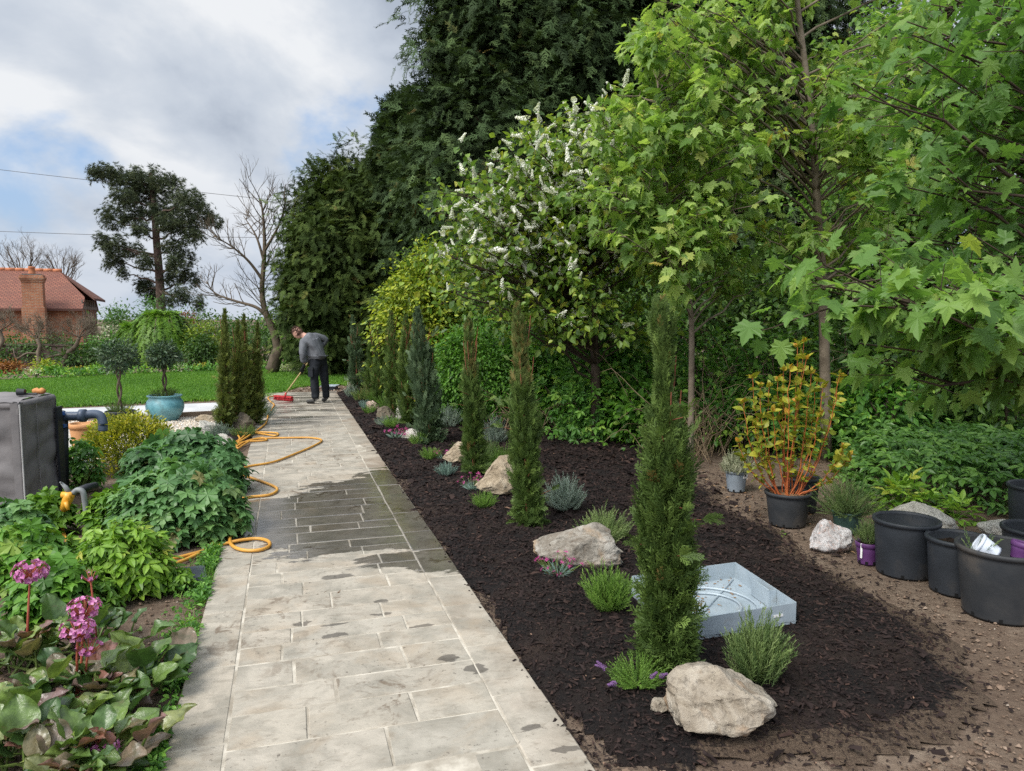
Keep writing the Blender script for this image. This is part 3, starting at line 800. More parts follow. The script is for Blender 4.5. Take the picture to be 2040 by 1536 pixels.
    x, y = x[keep], y[keep]; n = len(x)
    g = Geo()
    sc = rg.gamma(1.3, .0024, n) + .0015
    strew(g, "pebble", np.stack([x, y, sc * .2], -1), np.stack([rg.normal(size=n), rg.normal(size=n), rg.normal(size=n) * .2], -1), np.stack([rg.normal(size=n) * .3, rg.normal(size=n) * .3, np.ones(n)], -1), sc, np.clip(rg.beta(2, 2.4, n) + (rg.uniform(size=n) > .99) * .4, 0, 1))
    g.obj("soil_clods", MATS["clods"], kind="stuff")
    # leaf litter under the shrubs
    n = 5200; x = rg.uniform(-1, 6.5, n); y = rg.uniform(4.5, 12.5, n)
    keep = (~pip(x, y, poly)) & (x * PN.x + y * PN.y > W1 + .3) & (edge_dist(x, y, poly) < 1.6) & (rg.uniform(size=n) < .8)
    x, y = x[keep], y[keep]; n = len(x); g = Geo()
    strew(g, "blade", np.stack([x, y, rg.uniform(.004, .025, n)], -1), np.stack([rg.normal(size=n), rg.normal(size=n), rg.normal(size=n) * .3], -1), np.stack([rg.normal(size=n) * .4, rg.normal(size=n) * .4, np.ones(n)], -1), rg.uniform(.015, .05, n), rg.uniform(size=n))
    g.obj("leaf_litter", MATS["litter"], kind="stuff")
    # lawn
    lp = [G(*p) for p in ((-260, 828), (110, 813), (430, 799), (520, 797), (552, 786), (600, 772), (692, 769), (706, 742), (690, 729), (545, 735), (430, 739), (250, 746), (100, 754), (-260, 770))]
    _, zl = sheet("lawn", lp, .22, MATS["lawn"], .03, wobble=.05, bumps=.0, rise=.3, seed=4.)
    n = 170000; x = rg.uniform(min(p[0] for p in lp), max(p[0] for p in lp), n); y = rg.uniform(min(p[1] for p in lp), max(p[1] for p in lp), n)
    keep = pip(x, y, lp) & (x > -y * .72); x, y = x[keep], y[keep]; n = len(x)
    e = edge_dist(x, y, lp); edge = np.exp(-e / .15)
    g = Geo(); hh = rg.uniform(.022, .045, n) * (1 + 1.6 * edge * rg.uniform(size=n))
    strew(g, "grassblade", np.stack([x, y, zl(x, y) - .004], -1), np.stack([rg.normal(size=n) * .35, rg.normal(size=n) * .35, np.ones(n)], -1), rdir(rg, n), hh, np.clip(rg.uniform(0, .9, n) + .2 * np.sin(x * 1.1 + y * .5) * np.sin(y * .9 - x * .3), 0, 1), 3.2)
    g.obj("grass", MATS["grass"], kind="stuff")
    # patio strip, gravel, their edging, soil band at the end of the path
    def strip(name, pts, z, mat, kind="structure"):
        P = [G(*p, 0) for p in pts]; n = len(P)
        V = [(p.x, p.y, z) for p in P] + [(p.x, p.y, -.05) for p in P]
        F = [tuple(range(n))] + [((i + 1) % n, i, n + i, n + (i + 1) % n) for i in range(n)]
        return Geo().faces(V, F).obj(name, mat, kind=kind)
    strip("patio", ((-260, 850), (130, 833), (437, 821), (437, 803), (110, 816), (-260, 831)), .012, MATS["patio_stone"])
    gp = [G(*p) for p in ((-100, 870), (120, 842), (437, 830), (437, 848), (404, 868), (330, 900), (150, 925))]
    V = [(p.x, p.y, .006) for p in gp]
    Geo().faces(V, [tuple(range(len(V)))]).obj("gravel_base", MATS["pale_gravel"], kind="structure")
    n = 16000; x = rg.uniform(-8.2, -3.4, n); y = rg.uniform(8.5, 12.5, n); k = pip(x, y, gp) & (x > -y * .6); x, y = x[k], y[k]; n = len(x)
    g = Geo(); sc = rg.uniform(.008, .02, n)
    strew(g, "pebble", np.stack([x, y, .008 + sc * .3], -1), rdir(rg, n), np.stack([rg.normal(size=n) * .3, rg.normal(size=n) * .3, np.ones(n)], -1), sc, rg.uniform(size=n))
    g.obj("gravel", MATS["pebbles"], kind="stuff")
    a, b_ = G(340, 832), G(437, 827)
    d = (b_ - a); g = Geo().box((a + b_) / 2 + Vector((0, 0, .03)), (d.length, .05, .10), math.atan2(d.y, d.x))
    g.obj("timber_edging", MATS["timber_edge"], None, tuple((a + b_) / 2), label="brown timber board edging the pale gravel behind the blue pot", cat="edging")
    sp = [G(*p) for p in ((588, 778), (612, 772), (700, 770), (760, 788), (690, 783), (560, 783))]
    g = Geo(); n = 3500; x = rg.uniform(-6, -2.5, n); y = rg.uniform(15.5, 19, n); k = pip(x, y, sp); x, y = x[k], y[k]; n = len(x); sc = rg.uniform(.008, .028, n)
    strew(g, "pebble", np.stack([x, y, .006 + sc * .3], -1), rdir(rg, n), np.stack([rg.normal(size=n) * .3, rg.normal(size=n) * .3, np.ones(n)], -1), sc, rg.uniform(.2, 1, n))
    g.obj("gravel_rubble", MATS["clods"], kind="stuff")
    # dark mulch strip on the other side of the path
    lp2 = [G(*p) for p in ((558, 783), (548, 812), (502, 868), (470, 900), (395, 905), (400, 872), (440, 840), (520, 800))]
    _, z2 = sheet("mulch_verge", lp2, .05, MATS["mulch"], .03, wobble=.04, bumps=.02, rise=.2, seed=6.)
    n = 9000; x = rg.uniform(-7, -2.5, n); y = rg.uniform(8.5, 17, n); k = pip(x, y, lp2); x, y = x[k], y[k]; n = len(x); a = rg.uniform(0, 6.283, n)
    g = Geo(); strew(g, "chip", np.stack([x, y, z2(x, y) + .006], -1), np.stack([np.cos(a), np.sin(a), rg.normal(size=n) * .2], -1), np.stack([rg.normal(size=n) * .3, rg.normal(size=n) * .3, np.ones(n)], -1), rg.uniform(.02, .06, n), np.clip(rg.beta(2, 2, n) * .9, 0, 1), .4)
    g.obj("verge_mulch", MATS["chips"], kind="stuff")
    return zb, poly
ZBED, BEDPOLY = build_setting()
def zbed(p): return float(ZBED(np.array([p[0]]), np.array([p[1]]))[0])
# ------------------------------------------------------------------ trees and large shrubs
def ground_at(px, Y):
    p = A(px, 700, Y); return Vector((p.x, Y, 0))

def evergreen(name, label, cat, base, blobs, tpl, mat, size, seed, trunks, zmin=.2, trunkmat="bark_dark", group=None, hang=.7, twigs=0):
    """a dark evergreen of many drooping sprays: blobs are (centre, radii, clumps, sprays per clump, clump radius)"""
    rg = rng_of(seed); t = thing(name, label, cat, tuple(base), group)
    g = Geo()
    for pts, r0, r1 in trunks: g.tube(smooth_path(pts, 5), np.linspace(r0, r1, (len(pts) - 1) * 5 + 1), 9, rg.uniform())
    for c, rad, n, per, cr in blobs:
        for k in range(max(3, n // 14)):
            d = rdir(rg, 1)[0]; q = np.array(c) + d * np.array(rad) * .85
            s = np.array(c) * np.array((1, 1, .8)) + rg.normal(size=3) * .2
            g.tube(bez(s, q, (0, 0, .1), 6, rg, .05), np.linspace(.06, .012, 6), 4, rg.uniform(), False)
    g.obj("trunk", MATS[trunkmat], t, smooth=True)
    g = Geo()
    for c, rad, n, per, cr in blobs:
        P, o = clumps(rg, c, rad, n, per, cr, .5, zmin)
        ny = len(P); y = unit(o * .8 + rdir(rg, ny) * .75 + np.array((0, 0, -hang)))
        nm = unit(np.array((0, 0, .7)) + o * .7 + rdir(rg, ny) * .4)
        clt = .3 * np.clip(.5 + 1.2 * wob2(P[:, 0], P[:, 2] + P[:, 1] * .3, 1.1, seed) + .25 * rg.normal(size=ny), 0, 1)
        strew(g, tpl, P, y, nm, size * rg.uniform(.6, 1.35, ny), np.clip(clt + rg.uniform(0, .62, ny) + (rg.uniform(size=ny) > .985) * .4, 0, 1))
    g.obj("crown", MATS[mat], t)
    return t

def big_trees():
    # the great yew
    Y = 18.5
    b = ground_at(1240, Y)
    blobs = []
    def E(px, py, rxp, ryp, yy, ry, n, per, cr): blobs.append((tuple(A(px, py, yy)), (rxp * mpp(yy), ry, ryp * mpp(yy)), int(n * 1.6), int(per * .86), cr))
    E(1080, 60, 225, 300, Y, 2.3, 300, 30, .55)
    E(1320, 0, 300, 330, Y + .6, 2.6, 300, 26, .6)
    E(1560, 80, 250, 330, Y + 1.0, 2.4, 200, 24, .6)
    E(1010, 330, 190, 230, Y - .5, 2.0, 230, 28, .5)
    E(1240, 360, 240, 260, Y - .2, 2.1, 220, 26, .55)
    E(1500, 400, 250, 260, Y + .4, 2.1, 170, 24, .55)
    E(948, 40, 74, 210, Y - .3, 1.2, 130, 24, .4)
    E(1150, 150, 260, 300, Y + 1.6, 1.6, 180, 30, .6)
    E(1400, 200, 260, 300, Y + 1.8, 1.6, 180, 30, .6)
    E(1300, 520, 330, 200, Y + .5, 1.8, 160, 30, .6)
    E(1620, 430, 230, 280, Y + 1.4, 1.8, 140, 28, .6)
    E(952, 190, 60, 150, Y - .3, 1.0, 100, 24, .35)
    E(985, -90, 120, 130, Y, 1.5, 90, 24, .5)
    E(905, 335, 78, 180, Y, 1.2, 120, 24, .4)
    E(1050, 560, 220, 150, Y - .3, 2.0, 130, 24, .5)
    evergreen("yew_tree", "huge dark green conifer towering behind the white flowering tree, top out of frame", "tree", b, blobs, "yew2", "yew", .33, 21,
              [([b, A(1230, 500, Y), A(1215, 250, Y), A(1200, -60, Y + .3)], .5, .16)], hang=.42)
    # the rounded yew with its spire
    Y = 22.5; b = ground_at(720, Y); blobs = []
    E(700, 505, 128, 182, Y, 2.1, 300, 34, .42)
    E(655, 590, 92, 160, Y - .4, 1.7, 190, 32, .4)
    E(790, 500, 140, 195, Y - .3, 2.0, 240, 30, .45)
    E(830, 620, 150, 130, Y - .6, 1.8, 150, 28, .45)
    E(725, 412, 75, 66, Y - .2, 1.2, 100, 30, .3)
    E(645, 482, 38, 64, Y - .2, .8, 60, 28, .28)
    evergreen("yew_tree", "rounded olive green conifer at the end of the path, right of the bare tree", "tree", b, blobs, "yew3", "yew_b", .28, 22,
              [([b, A(715, 600, Y), A(720, 380, Y)], .35, .1), ([A(745, 480, Y), A(700, 400, Y), A(664, 322, Y - .3)], .06, .02), ([A(790, 420, Y), A(775, 350, Y), A(762, 308, Y - .5)], .09, .06)], hang=.35)
    Y = 21; b = ground_at(830, Y); blobs = []
    E(815, 320, 45, 105, Y, .9, 100, 30, .32)
    E(798, 268, 22, 66, Y, .5, 80, 26, .22)
    E(836, 290, 26, 60, Y, .5, 70, 26, .22)
    E(850, 430, 85, 150, Y, 1.3, 130, 28, .38)
    evergreen("yew_tree", "dark conifer with a narrow pointed top between the rounded and the huge conifer", "tree", b, blobs, "yew2", "yew", .32, 23,
              [([b, A(826, 500, Y), A(800, 225, Y)], .2, .02), ([A(826, 450, Y), A(838, 240, Y)], .06, .015)], hang=.1)
    # tall leafy trees behind the maples, right
    for px, Y, E_, n, label, sd in ((1880, 12.5, [(1850, 250, 240, 250, 150), (2010, 420, 200, 230, 110), (1740, 420, 170, 220, 100), (1960, 60, 230, 190, 90)], 40, "tall loose broadleaf tree with sky showing through, behind the big maple leaves", 31),
                                    (2230, 11.5, [(2160, 240, 220, 330, 130), (2120, 560, 200, 170, 80)], 40, "tall broadleaf tree at the edge of the frame behind the large maple boughs", 32)):
        rg = rng_of(sd); b = ground_at(px, Y); t = thing("broadleaf_tree", label, "tree", b)
        g = Geo(); T = []
        for ex, ey, rx, ry, m in E_:
            for k in range(m):
                a, r = rg.uniform(0, 6.283), math.sqrt(rg.uniform()); p = A(ex + rx * r * math.cos(a), ey + ry * r * math.sin(a), Y + rg.uniform(-1.4, 1.4)); T.append(p)
        s = limb_tree(rg, g, [b, A(px - 10, 500, Y), A(px - 25, 250, Y), A(px - 20, -60, Y)], .13, .03, T, twig=.5, ntwig=4)
        g.obj("trunk", MATS["bark_dark"], t, smooth=True)
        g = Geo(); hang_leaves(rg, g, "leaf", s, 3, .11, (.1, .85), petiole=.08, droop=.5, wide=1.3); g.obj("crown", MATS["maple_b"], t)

def maple(name, label, base, trunk, r0, r1, ell, Yr, mat, leaf, seed, per=2, twig=.35, ntwig=5, lo=.2, tint=(0, .9), barkm="bark_grey", droop=.75):
    rg = rng_of(seed); t = thing(name, label, "tree", base); g = Geo(); T = []
    for ex, ey, rx, ry, m in ell:
        for k in range(m):
            a, r = rg.uniform(0, 6.283), math.sqrt(rg.uniform())
            T.append(A(ex + rx * r * math.cos(a), ey + ry * r * math.sin(a), rg.uniform(*Yr)))
    s = limb_tree(rg, g, trunk, r0, r1, T, twig=twig, ntwig=ntwig, lo=lo)
    g.obj("trunk", MATS[barkm], t, smooth=True)
    g = Geo(); hang_leaves(rg, g, "maple", s, per, leaf, tint, petiole=.07, droop=droop, flat=.8); g.obj("crown", MATS[mat], t)
    return t

def maples():
    Y = 8.0
    maple("maple_tree", "slim young maple with pale drooping leaves between white blossom and taller maple", ground_at(1380, Y),
          [ground_at(1380, Y), A(1378, 690, Y), A(1374, 600, Y), A(1362, 520, Y), A(1335, 430, Y), A(1322, 300, Y), A(1310, 160, Y)], .034, .010,
          [(1330, 330, 165, 180, 48), (1260, 420, 120, 90, 18), (1440, 430, 120, 90, 24), (1330, 170, 100, 130, 22), (1300, 490, 100, 40, 9), (1440, 560, 120, 40, 7)], (7.2, 9.0), "maple", .125, 41, per=1, twig=.2, ntwig=6)
    Y = 8.6
    maple("maple_tree", "taller maple with straight grey trunk rising out of frame beside the slim maple", ground_at(1655, Y),
          [ground_at(1655, Y), A(1640, 600, Y), A(1630, 450, Y), A(1622, 310, Y), A(1606, 150, Y), A(1588, 0, Y), A(1575, -160, Y)], .062, .022,
          [(1420, 130, 150, 110, 24), (1480, 240, 120, 70, 15), (1570, 90, 70, 110, 7), (1740, 150, 130, 150, 22), (1660, 280, 70, 60, 5), (1340, 60, 70, 80, 12), (1760, 330, 130, 110, 16), (1560, 440, 80, 50, 4), (1720, 480, 120, 70, 9), (1450, -60, 150, 70, 12), (1700, -60, 160, 80, 12)],
          (7.4, 10.0), "maple", .13, 42, per=1, twig=.22, ntwig=6)
    # the near maple: trunk out of the frame, boughs hanging in
    tr = [Vector((4.3, 4.6, 0)), Vector((4.2, 4.6, 1.2)), Vector((4.05, 4.55, 2.4)), Vector((3.9, 4.4, 4.2))]
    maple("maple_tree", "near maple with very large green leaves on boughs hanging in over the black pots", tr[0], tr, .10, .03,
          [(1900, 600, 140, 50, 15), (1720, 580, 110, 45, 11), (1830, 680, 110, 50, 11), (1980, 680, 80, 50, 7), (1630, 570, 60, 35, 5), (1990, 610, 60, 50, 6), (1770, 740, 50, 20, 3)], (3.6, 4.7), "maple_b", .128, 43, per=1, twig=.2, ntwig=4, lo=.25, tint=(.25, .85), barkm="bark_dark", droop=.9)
    tr = [Vector((5.4, 5.6, 0)), Vector((5.3, 5.6, 1.6)), Vector((5.15, 5.5, 3.4)), Vector((5.0, 5.4, 6))]
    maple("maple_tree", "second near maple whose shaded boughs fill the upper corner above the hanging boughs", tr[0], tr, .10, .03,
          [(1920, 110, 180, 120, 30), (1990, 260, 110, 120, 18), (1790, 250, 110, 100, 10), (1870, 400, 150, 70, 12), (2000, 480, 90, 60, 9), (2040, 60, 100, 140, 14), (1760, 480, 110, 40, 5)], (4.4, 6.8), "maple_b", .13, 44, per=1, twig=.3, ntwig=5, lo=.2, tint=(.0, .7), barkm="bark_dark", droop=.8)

def cherry():
    rg = rng_of(51); Y = 9.6; b = ground_at(1190, Y); t = thing("bird_cherry_tree", "spreading tree with white blossom spikes in front of the huge dark conifer", "tree", b)
    g = Geo(); T = []
    for ex, ey, rx, ry, m in ((1040, 430, 110, 80, 40), (935, 480, 55, 60, 14), (980, 350, 60, 40, 8), (1130, 350, 100, 90, 30), (1060, 300, 50, 40, 6), (1190, 440, 130, 110, 36), (1230, 280, 100, 70, 18), (1300, 430, 120, 100, 18), (1000, 540, 110, 50, 20), (1160, 570, 150, 70, 26), (1060, 620, 130, 50, 14), (1250, 620, 90, 60, 10), (900, 500, 50, 40, 8), (885, 560, 40, 30, 4), (900, 400, 25, 40, 4), (1470, 380, 60, 50, 6)):
        for k in range(m):
            a, r = rg.uniform(0, 6.283), math.sqrt(rg.uniform()); T.append(A(ex + rx * r * math.cos(a), ey + ry * r * math.sin(a), Y + rg.uniform(-1.3, 1.0)))
    s = limb_tree(rg, g, [b, A(1185, 700, Y), A(1170, 560, Y), A(1150, 420, Y), A(1140, 300, Y)], .07, .015, T, twig=.35, ntwig=5, lo=.15)
    g.obj("trunk", MATS["bark_dark"], t, smooth=True)
    g = Geo()
    hang_leaves(rg, g, "leafw", s, 2, .098, (0, .95), petiole=.05, droop=.35, flat=.6)
    g.obj("crown", MATS["cherry"], t)
    g = Geo(); k = rg.choice(len(s), 1500, replace=False)
    # blossom on the outer, sunny side
    P = np.array([s[i][0] for i in k]); k = (P[:, 1] < Y + .3) & (rg.uniform(size=len(P)) < np.where(P[:, 2] > A(1000, 560, Y).z, 1.0, .25)); P = P[k]; n = len(P)
    y = unit(np.array((0, 0, .55)) + rdir(rg, n) * .8); strew(g, "raceme", P + y * .02 + np.array((0, -.08, .03)), y, rdir(rg, n), rg.uniform(.075, .16, n), rg.uniform(0, 1, n))
    g.obj("blossom", MATS["blossom"], t)

def shrub(name, label, cat, px, ytop, wpx, Y, tpl, mat, size, n=60, per=22, depth=None, seed=1, z0=0.0, cr=None, stems=7, stemmat="twig_dark", tint=(0, .9), droop=.3, inner=.5, group=None, flat=.6, top=1.0, lean=0, wide=1.0):
    rg = rng_of(seed); b = ground_at(px, Y); b.z = 0
    h = A(px, ytop, Y).z; r = wpx * mpp(Y) / 2; dp = depth or r * .8
    t = thing(name, label, cat, b, group)
    g = Geo()
    for k in range(stems):
        a = rg.uniform(0, 6.283); q = np.array(b) + np.array((math.cos(a) * r * .6, math.sin(a) * dp * .6, h * rg.uniform(.5, .85)))
        g.tube(bez(np.array(b) + rg.normal(size=3) * np.array((.08, .08, 0)), q, (0, 0, .1 * h), 6, rg, .02), np.linspace(.018, .005, 6) * (1 + .3 * h), 5, rg.uniform(), False)
    g.obj("stem", MATS[stemmat], t, smooth=True)
    hz = (h - z0) / 2; c = np.array(b) + np.array((0, 0, z0 + hz))
    P, o = clumps(rg, c, (r * .92, dp * .92, hz * .94), n, per, cr or .16 * (r + hz), inner, .03)
    g = Geo(); leaf_cloud(rg, g, tpl, P, o, size, tint, droop, flat, wide=wide); g.obj("foliage", MATS[mat], t)
    return t

def right_thicket():
    # a fine-leaved light hedge and a golden one beyond the row of columnar junipers
    shrub("golden_shrub", "bright yellow-green arching shrub behind the far end of the juniper row", "shrub", 842, 505, 145, 14.2, "leaf", "golden", .085, 240, 75, seed=61, cr=.28, tint=(0, 1), inner=.75)
    shrub("golden_shrub", "lower yellow-green shrub spilling beside the taller arching one behind the junipers", "shrub", 795, 600, 75, 15.2, "leaf", "golden", .085, 130, 70, seed=62, cr=.22, tint=(0, 1), inner=.75)
    shrub("privet_shrub", "dense small-leaved bright green shrub between the third and fourth junipers", "shrub", 955, 648, 200, 11.6, "leaf", "hedge", .06, 190, 70, seed=63, cr=.22, inner=.75)
    shrub("privet_shrub", "small-leaved green shrub right of the bright one, behind the brown-tipped juniper", "shrub", 1065, 640, 170, 11.4, "leaf", "hedge", .06, 150, 70, seed=64, cr=.22, inner=.7, tint=(0, .7))
    # dark backing of shrubs
    k = 0
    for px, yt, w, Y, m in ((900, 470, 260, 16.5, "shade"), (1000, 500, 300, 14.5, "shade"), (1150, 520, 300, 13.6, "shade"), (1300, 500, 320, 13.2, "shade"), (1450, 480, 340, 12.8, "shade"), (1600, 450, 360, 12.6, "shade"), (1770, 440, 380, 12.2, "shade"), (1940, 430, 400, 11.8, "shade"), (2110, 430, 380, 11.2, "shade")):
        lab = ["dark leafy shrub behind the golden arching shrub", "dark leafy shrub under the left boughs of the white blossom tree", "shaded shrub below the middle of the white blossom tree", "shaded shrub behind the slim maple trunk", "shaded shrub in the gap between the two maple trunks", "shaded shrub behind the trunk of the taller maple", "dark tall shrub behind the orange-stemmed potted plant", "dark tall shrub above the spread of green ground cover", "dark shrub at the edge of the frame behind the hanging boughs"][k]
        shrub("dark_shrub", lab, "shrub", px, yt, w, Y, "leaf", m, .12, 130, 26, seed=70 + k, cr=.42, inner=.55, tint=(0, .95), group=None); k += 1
    # lighter undergrowth in front of them
    for i, (px, yt, w, Y, tpl, m, sz, n, per, lab) in enumerate((
        (1130, 640, 200, 10.8, "leaf", "broad", .10, 90, 22, "mid-green leafy bush just behind the brown-tipped juniper"),
        (1225, 640, 190, 10.2, "leafw", "broad", .10, 90, 22, "mid-green bush with larger leaves left of the front juniper's top"),
        (1320, 570, 150, 10.6, "leaf", "broad", .075, 60, 20, "sparse green bramble bush behind the front juniper's tip"),
        (1170, 720, 190, 9.9, "tri", "broad", .12, 60, 18, "low leafy bramble at the back edge of the bark bed"),
        (1540, 650, 210, 9.6, "leaf", "hedge", .085, 90, 22, "bright green bush behind the orange-stemmed plant, left side"),
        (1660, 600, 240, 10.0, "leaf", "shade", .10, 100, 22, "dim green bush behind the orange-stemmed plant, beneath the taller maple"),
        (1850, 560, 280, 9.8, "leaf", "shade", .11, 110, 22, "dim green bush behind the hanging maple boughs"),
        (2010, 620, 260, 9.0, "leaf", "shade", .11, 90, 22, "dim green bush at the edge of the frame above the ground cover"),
        (1480, 780, 150, 9.1, "leaf", "broad", .09, 50, 20, "low green bush beside the variegated plant in the grey pot"),
        (1420, 640, 170, 9.9, "leaf", "broad", .08, 70, 22, "leafy green bush right behind the slim maple's trunk"),
        (1290, 760, 150, 9.4, "leafw", "hedge", .09, 60, 20, "fresh green low bush left of the dry stems at the bed's back edge"),
        (1600, 770, 200, 9.0, "leaf", "broad", .09, 80, 22, "fresh green bush directly behind the dogwood and the grey pot"),
        (1760, 740, 220, 9.0, "leaf", "broad", .10, 80, 22, "green bush rising out of the ground cover beneath the hanging boughs"))):
        shrub("green_bush", lab, "bush", px, yt, w, Y, tpl, m, sz, n, per, seed=90 + i, cr=.24, inner=.5, tint=(0, 1))
    # tangle of bare twigs at the foot of the slim maple
    rg = rng_of(120)
    for px, Y, nn, h, lab in ((1385, 9.0, 90, 1.15, "tangle of pale dry stems at the foot of the slim maple"), (1040, 10.4, 34, .8, "bare grey bramble stems arching over the back of the bark bed"), (1500, 9.6, 46, 1.6, "thin bare twigs between the two maple trunks")):
        b = ground_at(px, Y); g = Geo()
        for k in range(nn):
            a = rg.uniform(0, 6.283); L = h * rg.uniform(.5, 1.3); s = np.array(b) + np.array((rg.normal() * .25, rg.normal() * .25, 0))
            q = s + np.array((math.cos(a) * L * .7, math.sin(a) * L * .5, L * rg.uniform(.15, 1.0)))
            g.tube(bez(s, q, (0, 0, L * .45), 7, rg, .02), np.linspace(.006, .002, 7), 4, rg.uniform(), False)
        g.obj("bramble", MATS["twig"], None, tuple(b), True, lab, "bramble")
    # ground cover, right
    g = Geo(); n = 9000
    poly = [G(*p) for p in ((1640, 900), (1700, 985), (1780, 1000), (1900, 1012), (2030, 1035), (2200, 1060), (2200, 880), (1900, 860), (1640, 860))]
    xs = [p.x for p in poly]; ys = [p.y for p in poly]
    x = rg.uniform(min(xs), max(xs), n); y = rg.uniform(min(ys), max(ys), n); k = pip(x, y, poly); x, y = x[k], y[k]; n = len(x)
    e = np.clip(edge_dist(x, y, poly) / .35, .12, 1)
    mound = 1 + .22 * wob2(x, y, 1.8, 3.)
    top = .42 * e ** .6 * mound; z = top * (1 - .55 * rg.uniform(size=n) ** 2)
    yd = np.stack([rg.normal(size=n) * .8, rg.normal(size=n) * .8 - .5, rg.uniform(-.5, .15, n)], -1)
    strew(g, "tri", np.stack([x, y, z], -1), yd, unit(np.stack([rg.normal(size=n) * .3, rg.normal(size=n) * .3 - .25, np.ones(n)], -1)), rg.uniform(.10, .19, n), np.clip(rg.uniform(0, .9, n), 0, 1))
    k = rg.choice(n, 1500, replace=False)
    for i in k[:700]: g.tube([(x[i], y[i], 0), (x[i] + .01, y[i], z[i])], .003, 3, .1, False)
    g.obj("ground_cover", MATS["cover"], kind="stuff")
    # small yellow-green clumps along its front, and others at the bed's back edge
    lab = ["pale green leafy clump in front of the ground cover behind the flat pale rock", "yellow-green low clump behind the biggest black pot's rock", "yellow-green clump between the flat rock and the stacked black pots", "small bright clump at the back edge of the bark bed behind the front juniper", "leafy clump with broad leaves beside the front juniper at the bed's back edge", "tiny green clump on the soil beside the orange-stemmed plant's pot"]
    for i, (px, py, w, h, m, n) in enumerate(((1795, 1012, .42, .26, "lime", 46), (1850, 1022, .3, .16, "lime", 34), (1905, 1035, .3, .17, "lime", 34), (1195, 872, .3, .2, "lime", 22), (1255, 880, .45, .28, "lime", 34), (1548, 1070, .1, .05, "lime", 10))):
        b = G(px, py); g = Geo(); rg = rng_of(200 + i)
        d = rdir(rg, n); d[:, 2] = np.abs(d[:, 2]); P = np.array(b) + d * np.array((w / 2, w / 2, h)) * rg.uniform(.5, 1, (n, 1))
        strew(g, "tri", P, unit(d + np.array((0, 0, -.4)) + rdir(rg, n) * .3), unit(np.array((0, 0, 1)) + d * .4), rg.uniform(.4, .7, n) * h + .03, rg.uniform(0, 1, n))
        for q in P[::2]: g.tube([tuple(b), tuple(q)], .002, 3, .2, False)
        g.obj("leafy_plant", MATS[m], None, tuple(b), False, lab[i], "plant")
    # arching stems with paired leaves and little white bells
    for i, (px, py, sd, lab) in enumerate(((1425, 905, 1, "arching stems of paired leaves with white bells beside the front juniper"), (1470, 900, 2, "arching stems of paired leaves with white bells behind the grey pot"))):
        rg = rng_of(230 + i); b = G(px, py) + Vector((0, .25, 0)); t = thing("solomons_seal", lab, "plant", b); g, s_, f = Geo(), Geo(), Geo()
        for k in range(9):
            a = rg.uniform(-2.9, .3); L = rg.uniform(.35, .6); st = np.array(b) + np.array((rg.normal() * .1, rg.normal() * .08, 0))
            q = st + np.array((math.cos(a) * L * .7, math.sin(a) * L * .6, L * .7)); pts = bez(st, q, (0, 0, .3 * L), 12)
            s_.tube(pts, np.linspace(.004, .002, 12), 4, .5, False)
            for j in range(4, 12):
                d = unit(pts[j] - pts[j - 1]); sd_ = unit(np.cross(d, (0, 0, 1)))
                for sg in (-1, 1):
                    strew(g, "leaf", [pts[j]], [d * .5 + sd_ * sg + np.array((0, 0, .1))], [(0, 0, 1)], .11 * rg.uniform(.8, 1.15), rg.uniform(.3, 1))
                if j % 2: strew(f, "raceme", [pts[j] + np.array((0, 0, -.005))], [(0, 0, -1)], [(1, 0, 0)], .025, 1.0)
        s_.obj("stem", MATS["stem_green"], t); g.obj("foliage", MATS["lime"], t); f.obj("blossom", MATS["blossom"], t)
big_trees(); maples(); cherry(); right_thicket()
# ------------------------------------------------------------------ the far side: house, trees, border
def mat_brick(name, c1, c2, mortar, scale):
    m, nt, b, out = newmat(name)
    co = nt.node("ShaderNodeTexCoord").outputs["Object"]
    sp = nt.node("ShaderNodeSeparateXYZ", None, i0=co)
    v = nt.node("ShaderNodeCombineXYZ", None, i0=nt.math("ADD", sp.outputs[0], sp.outputs[1]), i1=sp.outputs[2], i2=0.0).outputs[0]
    br = nt.node("ShaderNodeTexBrick", None, Vector=v, Scale=scale, Color1=c1, Color2=c2, Mortar=mortar)
    br.inputs["Mortar Size"].default_value = .012; br.inputs["Brick Width"].default_value = .23; br.inputs["Row Height"].default_value = .075
    c = nt.mix(nt.ramp(nt.noise(co, 1.3, 6, .65), [(.4, 0.), (.65, .65)]), br.outputs[0], tuple(k * .55 for k in c1))
    nt.set(b, "Base_Color", c); b.inputs["Roughness"].default_value = .9
    nt.l.new(nt.node("ShaderNodeBump", {"invert": True}, Strength=.5, Distance=.02, Height=br.outputs[1]).outputs[0], b.inputs["Normal"])
    MATS[name] = m
mat_brick("brick", (.36, .115, .05), (.43, .165, .07), (.34, .26, .19), 1.0)
mat_brick("brick_dark", (.075, .045, .035), (.11, .065, .048), (.09, .075, .065), 1.0)
